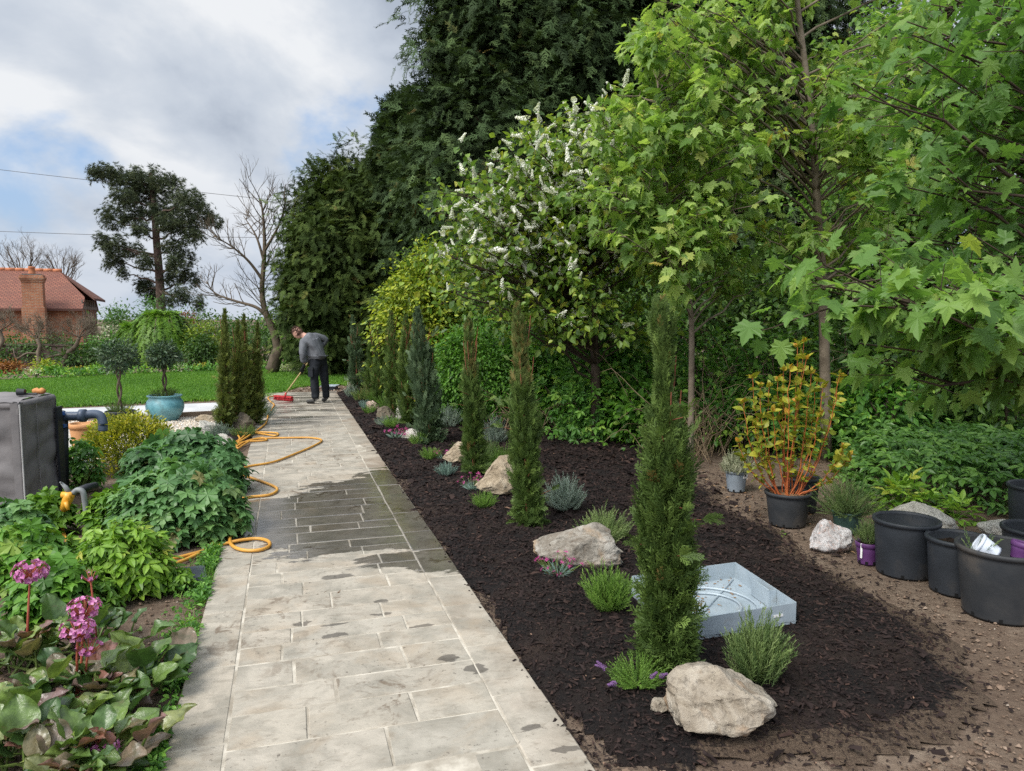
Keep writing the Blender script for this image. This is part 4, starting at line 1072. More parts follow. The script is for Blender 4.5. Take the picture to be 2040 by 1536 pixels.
def mat_tiles():
    m, nt, b, out = newmat("roof_tiles")
    co = nt.node("ShaderNodeTexCoord").outputs["UV"]
    br = nt.node("ShaderNodeTexBrick", None, Vector=co, Scale=1.0, Color1=(.21, .075, .05), Color2=(.27, .105, .065), Mortar=(.08, .035, .026))
    br.inputs["Mortar Size"].default_value = .016; br.inputs["Brick Width"].default_value = .19; br.inputs["Row Height"].default_value = .15
    n = nt.noise(co, 1.1, 7, .65)
    c = nt.mix(nt.ramp(n, [(.42, 0.), (.66, .7)]), br.outputs[0], (.15, .066, .046))
    c = nt.mix(nt.ramp(nt.noise(co, 3.5, 6, .7), [(.6, 0.), (.72, .4)]), c, (.33, .24, .16))
    nt.set(b, "Base_Color", c); b.inputs["Roughness"].default_value = .85
    nt.l.new(nt.node("ShaderNodeBump", {"invert": True}, Strength=.7, Distance=.03, Height=br.outputs[1]).outputs[0], b.inputs["Normal"])
    MATS["roof_tiles"] = m
mat_tiles()
mottled("terracotta", (.38, .13, .06), (.5, .2, .1), 6, .8, .2)
mottled("terracotta_pale", (.5, .24, .1), (.62, .32, .15), 6, .8, .2)
mottled("timber_grey", (.13, .105, .085), (.26, .22, .18), 5, .85, .3)
mottled("lead", (.07, .07, .07), (.13, .13, .13), 5, .7, .2)

def house():
    t = thing("brick_house", "low red brick house with a tiled roof and big chimney behind the far border", "house", (-22.0, 38.3, 0))
    xl, xr = -42.0, -22.0; yf, yb, yr = 38.3, 44.5, 41.4; ze, zr = 2.17, 4.2
    g = Geo()
    g.faces([(xl, yf, -.3), (xr, yf, -.3), (xr, yf, ze), (xl, yf, ze), (xl, yb, -.3), (xr, yb, -.3), (xr, yb, ze), (xl, yb, ze)],
            [(0, 1, 2, 3), (1, 5, 6, 2), (5, 4, 7, 6), (4, 0, 3, 7)])
    g.obj("wall", MATS["brick"], t)
    # roof: two slopes and a half hip
    f0, e0 = yf - .35, ze - .03; b0 = yb + .35
    sl = (zr - e0) / (yr - f0); hx = xr + .18; hz = 2.74; hy0 = f0 + (hz - e0) / sl; hy1 = b0 - (hz - e0) / sl; rx = xr - 1.35
    g = Geo()
    def face(vs, us, vv):
        V = np.array(vs, float); n = len(V)
        uv = [(float(np.dot(p, us)), float(np.dot(p, vv))) for p in V]
        th = .12
        g.add(V, list(range(n)), [n], .5, uv)
        W = V - np.array((0, 0, th)); g.add(W, list(range(n - 1, -1, -1)), [n], .5, uv[::-1])
        for i in range(n):
            j = (i + 1) % n; g.add([V[i], W[i], W[j], V[j]], [0, 1, 2, 3], [4], .5, [(0, 0)] * 4)
    s = np.array((0, 1, sl)); s = s / np.linalg.norm(s); ux = (1, 0, 0)
    face([(xl, f0, e0), (hx - .1, f0, e0), (hx - .1, hy0, hz), (rx, yr, zr), (xl, yr, zr)], ux, s)
    s2 = np.array((0, -1, sl)); s2 = s2 / np.linalg.norm(s2)
    face([(hx - .1, b0, e0), (xl, b0, e0), (xl, yr, zr), (rx, yr, zr), (hx - .1, hy1, hz)], ux, s2)
    hs = np.array((-(hx + .35 - rx), 0, zr - hz + .02)); hs = hs / np.linalg.norm(hs)
    face([(hx + .35, hy0 - .15, hz - .05), (hx + .35, hy1 + .15, hz - .05), (rx, yr, zr + .02)], (0, 1, 0), hs)
    roof = g.obj("roof", MATS["roof_tiles"], t)
    g = Geo()
    for k in range(38):
        x = rx - .1 - k * .43; g.tube([(x - .2, yr, zr + .0), (x + .225, yr, zr + .012)], [.10, .105], 8)
    g.obj("ridge", MATS["terracotta"], roof, smooth=True)
    g = Geo().faces([(xr - .01, f0 + .2, ze), (xr - .01, b0 - .2, ze), (xr - .01, hy1, hz - .1), (xr - .01, hy0, hz - .1), (xr - .14, f0 + .2, ze), (xr - .14, b0 - .2, ze), (xr - .14, hy1, hz - .1), (xr - .14, hy0, hz - .1)], [(0, 1, 2, 3), (7, 6, 5, 4), (0, 3, 7, 4)])
    for k in range(7): g.box((xr + .012, yf + .15 + k * .95, 1.3), (.05, .16, 2.6))
    g.box((xr + .015, (yf + yb) / 2, 2.2), (.06, yb - yf, .16))
    g.obj("gable", MATS["timber_grey"], t)
    g = Geo()
    cx = xr - 1.98
    for w, d, z0, z1 in ((.98, .75, -.3, 2.2), (.88, .66, 2.2, 3.42), (.94, .72, 3.42, 3.5), (1.0, .78, 3.5, 3.58), (1.06, .84, 3.58, 3.66), (.96, .74, 3.66, 3.76)): g.box((cx, 37.75, (z0 + z1) / 2), (w, d, z1 - z0))
    ch = g.obj("chimney", MATS["brick"], t)
    Geo().lathe((cx - .02, 37.75, 3.76), [(.02, 0), (.17, 0), (.15, .12), (.13, .32), (.16, .36), (.16, .42), (.1, .42), (.1, .1)], 14).obj("chimney_pot", MATS["terracotta"], ch, smooth=True)
    Geo().box((cx, 37.75, 3.785), (.8, .6, .05)).obj("flashing", MATS["lead"], ch)
    t.rotation_euler = (0, 0, R(23))
    # low garden wall
    a, b = A(-160, 700, 27), A(150, 700, 25.5)
    d = b - a; d.z = 0; L = d.length; mid = (a + b) / 2
    w = Geo().box((mid.x, mid.y, .33), (L, .25, .74), math.atan2(d.y, d.x)).box((mid.x, mid.y, .735), (L + .02, .32, .07), math.atan2(d.y, d.x))
    w.obj("garden_wall", MATS["brick_dark"], None, (mid.x, mid.y, 0), label="low dark brick garden wall below the house behind the bare fruit trees", cat="wall")

def pine():
    Y = 45; rg = rng_of(301); b = ground_at(322, Y); t = thing("pine_tree", "tall flat-topped pine with a bare trunk standing beyond the garden border", "tree", b)
    g = Geo(); tr = [b, A(322, 650, Y), A(318, 560, Y), A(310, 460, Y), A(306, 400, Y), A(300, 345, Y)]
    g.tube(smooth_path(tr, 6), np.linspace(.34, .10, 31), 9, .5)
    f = Geo()
    pads = [(215, 345, 34, 14), (255, 365, 40, 16), (300, 355, 46, 16), (340, 380, 40, 17), (375, 400, 32, 16), (245, 395, 30, 14), (290, 392, 40, 15),
            (225, 435, 30, 16), (262, 430, 30, 14), (350, 430, 30, 14), (398, 432, 26, 12), (425, 442, 18, 10), (370, 455, 26, 14), (330, 450, 22, 12),
            (225, 490, 26, 14), (222, 520, 22, 12), (260, 500, 22, 10), (285, 520, 18, 10), (350, 490, 26, 12), (385, 470, 22, 12), (345, 525, 20, 10), (370, 520, 20, 10),
            (245, 545, 10, 8), (300, 575, 22, 12), (282, 570, 14, 8), (345, 555, 26, 12), (380, 555, 18, 12), (365, 590, 18, 12), (392, 605, 12, 9), (335, 600, 14, 10), (305, 600, 16, 10),
            (195, 345, 14, 10), (205, 480, 12, 10), (310, 420, 30, 14), (400, 410, 14, 8), (280, 460, 22, 10)]
    for px, py, rx, ry in pads:
        yy = Y + rg.uniform(-1.6, 1.6); c = np.array(A(px, py, yy))
        want = c[2] - .25 * abs(c[0] - b.x); hz = np.clip(want, 3.2, 10.2); tz = np.array(A(322, 700, Y)); sp = smooth_path(tr, 6); i = int(np.argmin(np.abs(sp[:, 2] - hz)))
        g.tube(bez(sp[i], c, (0, 0, -.15), 7, rg, .06), np.linspace(.075, .02, 7), 5, rg.uniform(), False)
        n = int(rx * ry * .085) + 6
        P, o = clumps(rg, c, (rx * mpp(yy), rx * mpp(yy) * .9, ry * 1.25 * mpp(yy)), int(n * 1.15), 9, .22, .1)
        P[:, 2] += .16 * rg.normal(size=len(P))
        m = len(P); strew(f, "tuft", P, unit(o + np.array((0, 0, .9))), rdir(rg, m), rg.uniform(.14, .28, m), np.clip(rg.uniform(0, .8, m), 0, 1))
    g.obj("trunk", MATS["bark_pine"], t, smooth=True); f.obj("crown", MATS["pine"], t)

def bare_trees():
    rg = rng_of(310); Y = 22.3; b = G(545, 737); t = thing("bare_tree", "leafless tree with a forked leaning trunk at the lawn's far edge beside the sweeping man", "tree", b)
    g = Geo(); s = []
    k = mpp(Y)
    def fork(pts, r0, r1): 
        sp = smooth_path([A(*p) for p in pts], 5); g.tube(sp, np.linspace(r0, r1, len(sp)), 8, rg.uniform()); return sp
    main = fork([(542, 738, Y), (552, 705, Y), (556, 695, Y)], .20, .15); 
    l = fork([(555, 700, Y), (545, 660, Y), (530, 625, Y), (522, 580, Y), (527, 500, Y), (525, 440, Y), (520, 400, Y)], .13, .02)
    r = fork([(556, 700, Y), (572, 670, Y), (577, 630, Y), (573, 580, Y - .3), (565, 540, Y - .4)], .10, .02)
    l2 = fork([(533, 632, Y), (510, 612, Y), (470, 600, Y + .3), (430, 585, Y + .5), (410, 560, Y + .5)], .06, .012)
    l3 = fork([(525, 560, Y), (495, 520, Y - .2), (460, 490, Y - .4), (425, 470, Y - .5)], .05, .010)
    l4 = fork([(526, 520, Y), (510, 470, Y), (485, 430, Y + .3)], .045, .01)
    l5 = fork([(527, 500, Y), (550, 460, Y), (562, 430, Y - .3), (570, 400, Y - .3)], .045, .01)
    for sp, L, n in ((l, 1.1, 26), (r, .9, 12), (l2, .75, 15), (l3, .75, 14), (l4, .7, 10), (l5, .7, 10)):
        for j in range(n):
            i = int(len(sp) * (.35 + .64 * (j + rg.uniform()) / n)); i = min(i, len(sp) - 2); d = unit(sp[i + 1] - sp[i]); a = unit(np.cross(d, rg.normal(size=3)))
            grow(rg, g, sp[i], d * .72 + a * .7, L * rg.uniform(.55, 1.15), .015, 2, 4, (2, 4), 34, .62, .10, .13, (8, 6, 4, 3, 3))
    g.obj("trunk", MATS["twig_dark"], t, smooth=True)
    for px, ptop, Y, sd, lab in ((52, 450, 60, 311, "bare branching tree rising behind the chimney of the house"), (132, 470, 62, 312, "bare branching tree behind the ridge end of the house roof")):
        rg = rng_of(sd); b = ground_at(px, Y); t = thing("bare_tree", lab, "tree", b); g = Geo()
        h = A(px, ptop, Y).z
        tr = [b, Vector((b.x + .2, Y, h * .3)), Vector((b.x - .1, Y, h * .5))]; g.tube(smooth_path(tr, 5), np.linspace(.3, .2, 11), 7, .5)
        for j in range(9):
            a = j * 2.4; grow(rg, g, (b.x, Y, h * (.40 + .02 * j)), (math.cos(a) * .75, math.sin(a) * .6, .8), h * .30, .055, 1, 5, (3, 4), 34, .62, .08, .14, (8, 5, 3, 3, 3))
        g.obj("trunk", MATS["twig_dark"], t, smooth=True)
    # fruit trees in front of the house
    for px, pyb, Y, pts, wdt, hgt, sd, lab in (
        (78, 722, 23.5, [(78, 722), (76, 705), (80, 690), (74, 675)], 75, 592, 313, "low bare fruit tree with a bent pale trunk in front of the house"),
        (130, 725, 24.0, [(126, 728), (134, 705), (150, 690), (158, 672)], 60, 598, 314, "low bare fruit tree before the right end of the brick house"),
        (-10, 725, 24.0, [(-10, 728), (-5, 700), (5, 680), (0, 660)], 55, 600, 315, "low bare fruit tree cut off at the frame's edge before the house")):
        rg = rng_of(sd); b = ground_at(px, Y); t = thing("fruit_tree", lab, "tree", b); g = Geo()
        tr = [b] + [A(x, y, Y) for x, y in pts]; sp = smooth_path(tr, 5); g.tube(sp, np.linspace(.085, .055, len(sp)), 7, .8)
        top = sp[-1]; fork = sp[len(sp) // 2]
        g.tube(smooth_path([fork, A(pts[0][0] - 25, pts[0][1] - 18, Y - .2), A(pts[0][0] - 45, pts[0][1] - 8, Y - .3), A(pts[0][0] - 52, pts[0][1] - 28, Y - .3)], 5), np.linspace(.04, .014, 16), 6, .8)
        for j in range(9):
            a = j * 2.4 + rg.uniform(); grow(rg, g, top, (math.cos(a), math.sin(a) * .8, rg.uniform(.3, .9)), .62, .018, 1, 4, (5, 7), 42, .62, .08, .2, (8, 5, 4, 3, 3))
        g.obj("trunk", MATS["bark_grey"], t, smooth=True)

def border():
    # hedges and shrubs along the far edge of the lawn
    S = shrub
    for px, yt, w, Y, sd, lab in ((325, 618, 112, 25.2, 401, "rounded weeping shrub with cascading bright green shoots behind the potted bay tree"), (272, 642, 66, 25.6, 402, "smaller weeping green shrub beside the larger cascading one")):
        rg = rng_of(sd); b = ground_at(px, Y); t = thing("weeping_shrub", lab, "shrub", b); h = A(px, yt, Y).z; r = w * mpp(Y) / 2; g, f = Geo(), Geo()
        for k in range(300):
            a = rg.uniform(0, 6.283); q = rg.uniform(.25, 1) ** .6 * r; o = np.array((math.cos(a), math.sin(a), 0)); top = np.array((b.x, Y, h)) + o * q * .45 + np.array((0, 0, -.10 * (q / r) ** 2 - .05 * rg.uniform()))
            end = np.array((b.x, Y, rg.uniform(.05, .45) * h)) + o * q * rg.uniform(.95, 1.1)
            pts = bez(top, end, o * q * .42 + np.array((0, 0, h * .16)), 12)
            if k % 3 == 0: g.tube(np.vstack([[np.array((b.x, Y, h * .7))], pts]), np.linspace(.02, .004, 13), 3, .4, False)
            for j in range(12):
                d = unit(pts[j] - pts[j - 1]) if j else o
                strew(f, "yew2", [pts[j]], [d + rg.normal(size=3) * .25 + o * .25], [o + np.array((0, 0, .6))], .22 * rg.uniform(.7, 1.3), np.clip(.15 + .5 * rg.uniform() + .15 * math.sin(k), 0, .95))
        g.obj("stem", MATS["twig_dark"], t); f.obj("foliage", MATS["lime"], t)
    S("golden_conifer", "yellow-green rounded shrub right of the cascading shrub", "shrub", 408, 635, 78, 25.0, "leaf", "golden", .10, 70, 30, seed=403, cr=.28, tint=(0, .6), inner=.7)
    S("golden_conifer", "yellow-green shrub between the columnar junipers and the bare tree's trunk", "shrub", 585, 600, 80, 26.5, "leaf", "lime", .11, 60, 28, seed=404, cr=.3, tint=(0, .9), inner=.7)
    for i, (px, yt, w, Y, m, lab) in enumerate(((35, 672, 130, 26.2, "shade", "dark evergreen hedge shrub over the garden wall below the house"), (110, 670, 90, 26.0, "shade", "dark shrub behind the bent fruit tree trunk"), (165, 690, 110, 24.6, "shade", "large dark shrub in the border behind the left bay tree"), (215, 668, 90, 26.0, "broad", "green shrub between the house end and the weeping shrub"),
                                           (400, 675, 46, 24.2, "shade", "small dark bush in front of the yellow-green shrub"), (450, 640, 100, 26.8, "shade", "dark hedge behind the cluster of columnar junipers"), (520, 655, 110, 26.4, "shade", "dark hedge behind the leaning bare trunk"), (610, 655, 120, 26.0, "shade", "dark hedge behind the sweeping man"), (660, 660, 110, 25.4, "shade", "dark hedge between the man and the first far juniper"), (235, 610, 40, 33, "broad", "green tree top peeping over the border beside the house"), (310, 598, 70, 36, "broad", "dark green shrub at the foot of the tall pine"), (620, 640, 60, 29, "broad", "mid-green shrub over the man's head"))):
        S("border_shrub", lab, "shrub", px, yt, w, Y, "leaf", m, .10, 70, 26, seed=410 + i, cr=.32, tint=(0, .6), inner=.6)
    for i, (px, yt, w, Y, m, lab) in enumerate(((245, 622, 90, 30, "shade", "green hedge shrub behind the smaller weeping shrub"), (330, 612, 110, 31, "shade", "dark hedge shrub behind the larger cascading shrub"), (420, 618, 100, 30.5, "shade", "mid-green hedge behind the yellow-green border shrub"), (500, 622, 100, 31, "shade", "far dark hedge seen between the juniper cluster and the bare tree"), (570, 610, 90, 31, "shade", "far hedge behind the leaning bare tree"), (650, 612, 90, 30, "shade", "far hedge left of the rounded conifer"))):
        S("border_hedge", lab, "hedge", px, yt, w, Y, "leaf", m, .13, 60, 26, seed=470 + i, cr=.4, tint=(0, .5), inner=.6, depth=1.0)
    S("red_shrub", "dull red shrub right of the pine's foot", "shrub", 378, 620, 40, 33, "leaf", "autumn", .13, 40, 24, seed=430, cr=.3, tint=(0, .4))
    S("blossom_shrub", "pale flowering shrub at the end of the brick house", "shrub", 218, 645, 40, 27, "leaf", "thyme", .09, 40, 24, seed=431, cr=.3, tint=(0, 1), inner=.4)
    S("small_bush", "orange-brown low bush at the left end of the border", "bush", 12, 728, 62, 22.2, "leaf", "autumn", .075, 60, 26, seed=432, cr=.22, tint=(0, .9))
    S("small_bush", "yellow bush at the foot of the bent fruit tree", "bush", 84, 718, 34, 22.4, "leaf", "golden", .07, 36, 24, seed=433, cr=.18, tint=(.2, 1))
    S("small_bush", "pale cream flowering clump beside the yellow bush", "bush", 68, 741, 28, 21.6, "leaf", "paleflower", .05, 26, 22, seed=434, cr=.14, tint=(0, .8))
    S("small_bush", "light green leafy clump in the border left of the bay trees", "bush", 108, 738, 44, 21.8, "leaf", "hedge", .10, 34, 22, seed=435, cr=.16, tint=(.2, 1))
    S("small_bush", "green and yellow low bush behind the left bay tree's stem", "bush", 192, 733, 40, 22.2, "leaf", "lime", .07, 30, 22, seed=436, cr=.16, tint=(0, 1))
    S("small_bush", "pale leaved clump right of the potted bay tree in the border", "bush", 355, 735, 30, 22.8, "leaf", "thyme", .07, 26, 20, seed=437, cr=.14, tint=(0, 1))
    S("small_bush", "cream flowering clump by the bare tree's trunk", "bush", 580, 728, 46, 22.8, "leaf", "paleflower", .05, 34, 20, seed=438, cr=.16, tint=(0, .8))
    S("small_bush", "dark leafy clump at the foot of the hedge behind the man", "bush", 668, 722, 60, 23.2, "leaf", "broad", .08, 34, 22, seed=439, cr=.18, tint=(0, 1))
    for i, (px, py, lab) in enumerate(((150, 749, "clump of yellow daffodils in the border left of the bay trees"), (405, 741, "clump of yellow daffodils between the bay tree and junipers"))):
        b = G(px, py); rg = rng_of(450 + i); t = thing("daffodil_clump", lab, "flower", b); g, f = Geo(), Geo(); n = 60
        P = np.array(b) + np.stack([rg.normal(size=n) * .14, rg.normal(size=n) * .1, np.zeros(n)], -1)
        strew(g, "bladen", P, np.stack([rg.normal(size=n) * .3, rg.normal(size=n) * .3, np.ones(n)], -1), rdir(rg, n), rg.uniform(.15, .28, n), rg.uniform(0, 1, n))
        P2 = P[:22] + np.stack([rg.normal(size=22) * .05, rg.normal(size=22) * .05, rg.uniform(.18, .30, 22)], -1)
        strew(f, "tuft", P2, rdir(rg, 22), rdir(rg, 22), .05, rg.uniform(0, 1, 22))
        g.obj("foliage", MATS["hedge"], t); f.obj("blossom", MATS["yellowflower"], t)
    # border soil and low cover
    pts = [G(*p) for p in ((-300, 772), (100, 757), (250, 749), (430, 742), (545, 738), (690, 731))]
    g = Geo(); rg = rng_of(460)
    n = 2600; u = rg.uniform(0, len(pts) - 1.001, n); i = u.astype(int); P = np.array([pts[k] for k in i]) + (u - i)[:, None] * np.array([pts[k + 1] - pts[k] for k in i]); P[:, 1] += np.abs(rg.normal(size=n)) * .8 + .05
    P[:, 2] = rg.uniform(.02, .24, n)
    strew(g, "leaf", P, unit(rdir(rg, n) + np.array((0, -.3, .3))), unit(rdir(rg, n) + np.array((0, 0, 1.0))), rg.uniform(.06, .14, n), rg.uniform(0, 1, n))
    g.obj("border_planting", MATS["broad"], kind="stuff")

def bay_tree(b, ytop, ycrown, rpx, Y, seed, label):
    rg = rng_of(seed); t = thing("bay_tree", label, "tree", b); g = Geo()
    c = A(1020, ycrown, Y).z; top = c - rpx * mpp(Y) * .5; b0 = b.z
    for ph in (0, math.pi):
        z = np.linspace(b0, top, 40); a = ph + np.linspace(0, 7.5, 40); r = .026
        g.tube(np.stack([b.x + r * np.cos(a), b.y + r * np.sin(a), z], -1), .017, 7, .4)
    g.obj("trunk", MATS["twig_dark"], t, smooth=True)
    r = rpx * mpp(Y); P, o = clumps(rg, (b.x, b.y, c), (r * .84, r * .84, r * .74), 80, 16, .07, .45)
    g = Geo(); leaf_cloud(rg, g, "leafn", P, o, .068, (0, 1), -.1, .5, wide=1.25); g.obj("crown", MATS["bay"], t)

house(); pine(); bare_trees(); border()
# power lines
for pts, lab in (([(-420, 285), (0, 338), (300, 372), (600, 403), (900, 420)], "upper overhead wire sloping across the sky past the top of the pine"), ([(-420, 445), (0, 461), (250, 469), (560, 473), (900, 468)], "lower overhead wire crossing the sky behind the middle of the pine")):
    P = [A(x, y, 60) for x, y in pts]
    Geo().tube(smooth_path(P, 10), .02, 5).obj("overhead_wire", MATS["lead"], None, tuple(P[1]), True, lab, "wire")
# ------------------------------------------------------------------ rocks
def mat_rock(name, c1, c2, c3, vein, scale=5.0, rust=None):
    m, nt, b, out = newmat(name)
    co = nt.node("ShaderNodeTexCoord").outputs["Object"]
    n1 = nt.noise(co, scale, 8, .62, .6); n2 = nt.noise(co, scale * 5, 6, .7)
    c = nt.ramp(n1, [(.3, c1), (.5, c2), (.7, c3)])
    c = nt.mix(nt.ramp(n2, [(.33, .65), (.5, 0.)]), c, tuple(k * .38 for k in c1))
    vm = nt.math("ABSOLUTE", nt.math("SUBTRACT", nt.noise(co, scale * 1.3, 5, .55, 1.6), .5))
    c = nt.mix(nt.ramp(vm, [(.0, .6), (.016, 0.)]), c, vein)
    if rust: c = nt.mix(nt.ramp(nt.noise(co, scale * .7, 4, .6, .4), [(.52, 0.), (.66, .75)]), c, rust)
    sp = nt.noise(co, 60, 3, .6)
    c = nt.mix(nt.ramp(sp, [(.66, 0.), (.72, .7)]), c, (.07, .065, .06))
    nt.set(b, "Base_Color", c); b.inputs["Roughness"].default_value = .85; b.inputs["Specular IOR Level"].default_value = .25
    h = nt.math("ADD", n1, nt.math("MULTIPLY", n2, .5))
    nt.l.new(nt.node("ShaderNodeBump", None, Strength=1.0, Distance=.035, Height=h).outputs[0], b.inputs["Normal"])
    MATS[name] = m
mat_rock("rock_buff", (.19, .15, .105), (.33, .285, .225), (.50, .455, .38), (.38, .33, .25), 5, (.29, .175, .09))
mat_rock("rock_vein", (.12, .095, .07), (.27, .245, .205), (.48, .45, .40), (.09, .055, .03), 4.0, (.36, .235, .13))
mat_rock("rock_tan", (.26, .2, .13), (.38, .31, .22), (.48, .43, .34), (.2, .14, .09), 5, (.36, .25, .13))
mat_rock("rock_pale", (.34, .325, .28), (.46, .44, .39), (.56, .54, .49), (.3, .27, .22), 5, (.4, .34, .24))
mat_rock("rock_quartz", (.36, .32, .30), (.52, .50, .49), (.66, .64, .63), (.46, .2, .11), 7, (.45, .25, .15))
mat_rock("rock_moss", (.09, .075, .055), (.17, .14, .1), (.25, .22, .16), (.12, .1, .07), 5, (.08, .1, .04))
mat_rock("rock_pink", (.3, .21, .165), (.44, .33, .265), (.52, .43, .36), (.25, .17, .12), 5, (.42, .26, .16))

def rock(label, base, size, mat, seed, rotz=0.0, cuts=11, rough=.12, sink=.14, group=None, profile=None):
    rg = rng_of(seed); bm = bmesh.new()
    bmesh.ops.create_icosphere(bm, subdivisions=5, radius=1)
    nr = rdir(rg, cuts); nr[:, 2] = np.abs(nr[:, 2]) * .9 - .05; nr = unit(nr); off = rg.uniform(.52, .84, cuts)
    V = np.array([v.co[:] for v in bm.verts])
    for n_, c_ in zip(nr, off):
        d = V @ n_ - c_; V = np.where((d > 0)[:, None], V - np.outer(d * .96, n_), V)
    N = unit(V)
    w1 = np.array([mnoise.fractal(Vector(p * 1.6 + seed), 1.0, 2.0, 4) for p in V]); w2 = np.array([mnoise.ridged_multi_fractal(Vector(p * 3.4 + seed * 2), .9, 2.0, 5, 1.0, 2.0) for p in V])
    V = V + N * (rough * w1 - rough * .30 * (w2 - 1.2))[:, None]
    lo, hi = V.min(0), V.max(0); V = (V - (lo + hi) / 2) / (hi - lo)
    V = V * np.array(size); V[:, 2] += size[2] * .5 - sink * size[2]
    if profile: V[:, 2] *= np.interp(V[:, 0] / size[0], *profile)
    ca, sa = math.cos(rotz), math.sin(rotz); V[:, :2] = V[:, :2] @ np.array(((ca, sa), (-sa, ca)))
    me = bpy.data.meshes.new("rock"); bm.to_mesh(me); bm.free(); me.vertices.foreach_set("co", V.astype(np.float32).ravel()); me.materials.append(MATS[mat]); me.update()
    o = link("rock", me, None, tuple(base)); me.polygons.foreach_set("use_smooth", np.ones(len(me.polygons), bool))
    me.set_sharp_from_angle(angle=R(38))
    return tag(o, label, "rock", group)
def onbed(px, py):
    p = G(px, py, .03); p.z = zbed(p); return p
def rocks():
    rock("large pale boulder in front of the nearest juniper at the corner of the bark bed", onbed(1440, 1452), (.43, .31, .265), "rock_buff", 5, .1, 12, .13)
    rock("big craggy boulder with brown veins beside the pink dianthus and metal tray", onbed(1150, 1128), (.60, .30, .30), "rock_vein", 13, -.12, 13, .12)
    rock("tan pointed boulder leaning left of the tall brown-tipped juniper", onbed(1000, 990), (.50, .34, .40), "rock_tan", 17, .2, 12, .12, profile=([-.5, -.1, .2, .5], [.55, .95, 1.05, .8]))
    rock("tan rock left of the second nearest brown-tipped juniper", onbed(908, 925), (.30, .26, .27), "rock_tan", 23, .1, 11, profile=([-.5, .1, .5], [.5, 1.0, .9]))
    rock("flat pale rock beside the broad blue-green juniper", onbed(826, 876), (.36, .28, .17), "rock_pale", 29, .1, 11)
    rock("upright narrow white rock between the dark middle junipers", onbed(797, 848), (.13, .13, .36), "rock_pale", 31, .2, 9)
    rock("small pinkish rock among the far silver plants", onbed(741, 818), (.25, .2, .18), "rock_pink", 37, .1, 10)
    rock("grey half-buried rock behind the silver clump in the far bed", onbed(768, 838), (.30, .22, .24), "rock_moss", 41, .3, 10)
    rock("white and orange jagged stone on the soil beside the purple pot", G(1653, 1095), (.30, .24, .24), "rock_quartz", 43, -.1, 9, .14, profile=([-.5, -.15, .1, .5], [.55, 1.15, .95, .75]))
    rock("long flat pale rock behind the tallest black pot", G(1835, 1058), (.52, .40, .27), "rock_pale", 47, -.25, 10, profile=([-.5, -.1, .5], [.8, 1.1, .55]))
    rock("small pale rock behind the black pots near the frame's edge", G(1990, 1068), (.34, .2, .15), "rock_pale", 53, .1, 10)
    rock("small pale triangular rock beside the hose at the path's left edge", G(450, 888), (.28, .2, .20), "rock_pale", 59, .1, 9, profile=([-.5, -.2, .5], [1.2, 1.1, .35]))
    rock("dark mossy rock at the foot of the juniper cluster", G(486, 858), (.34, .28, .32), "rock_moss", 61, .1, 10)
    rock("large pale stone lying between the gravel and the juniper cluster", G(418, 868), (.34, .30, .26), "rock_pale", 67, .4, 9)
    rock("flat brown stone at the gravel's edge behind the blue pot", G(412, 840), (.36, .2, .14), "rock_tan", 71, .1, 9)
    rock("small buff rock beside the lower foliage of the nearest boulder", onbed(1313, 1425), (.08, .07, .06), "rock_buff", 73, .1, 8)

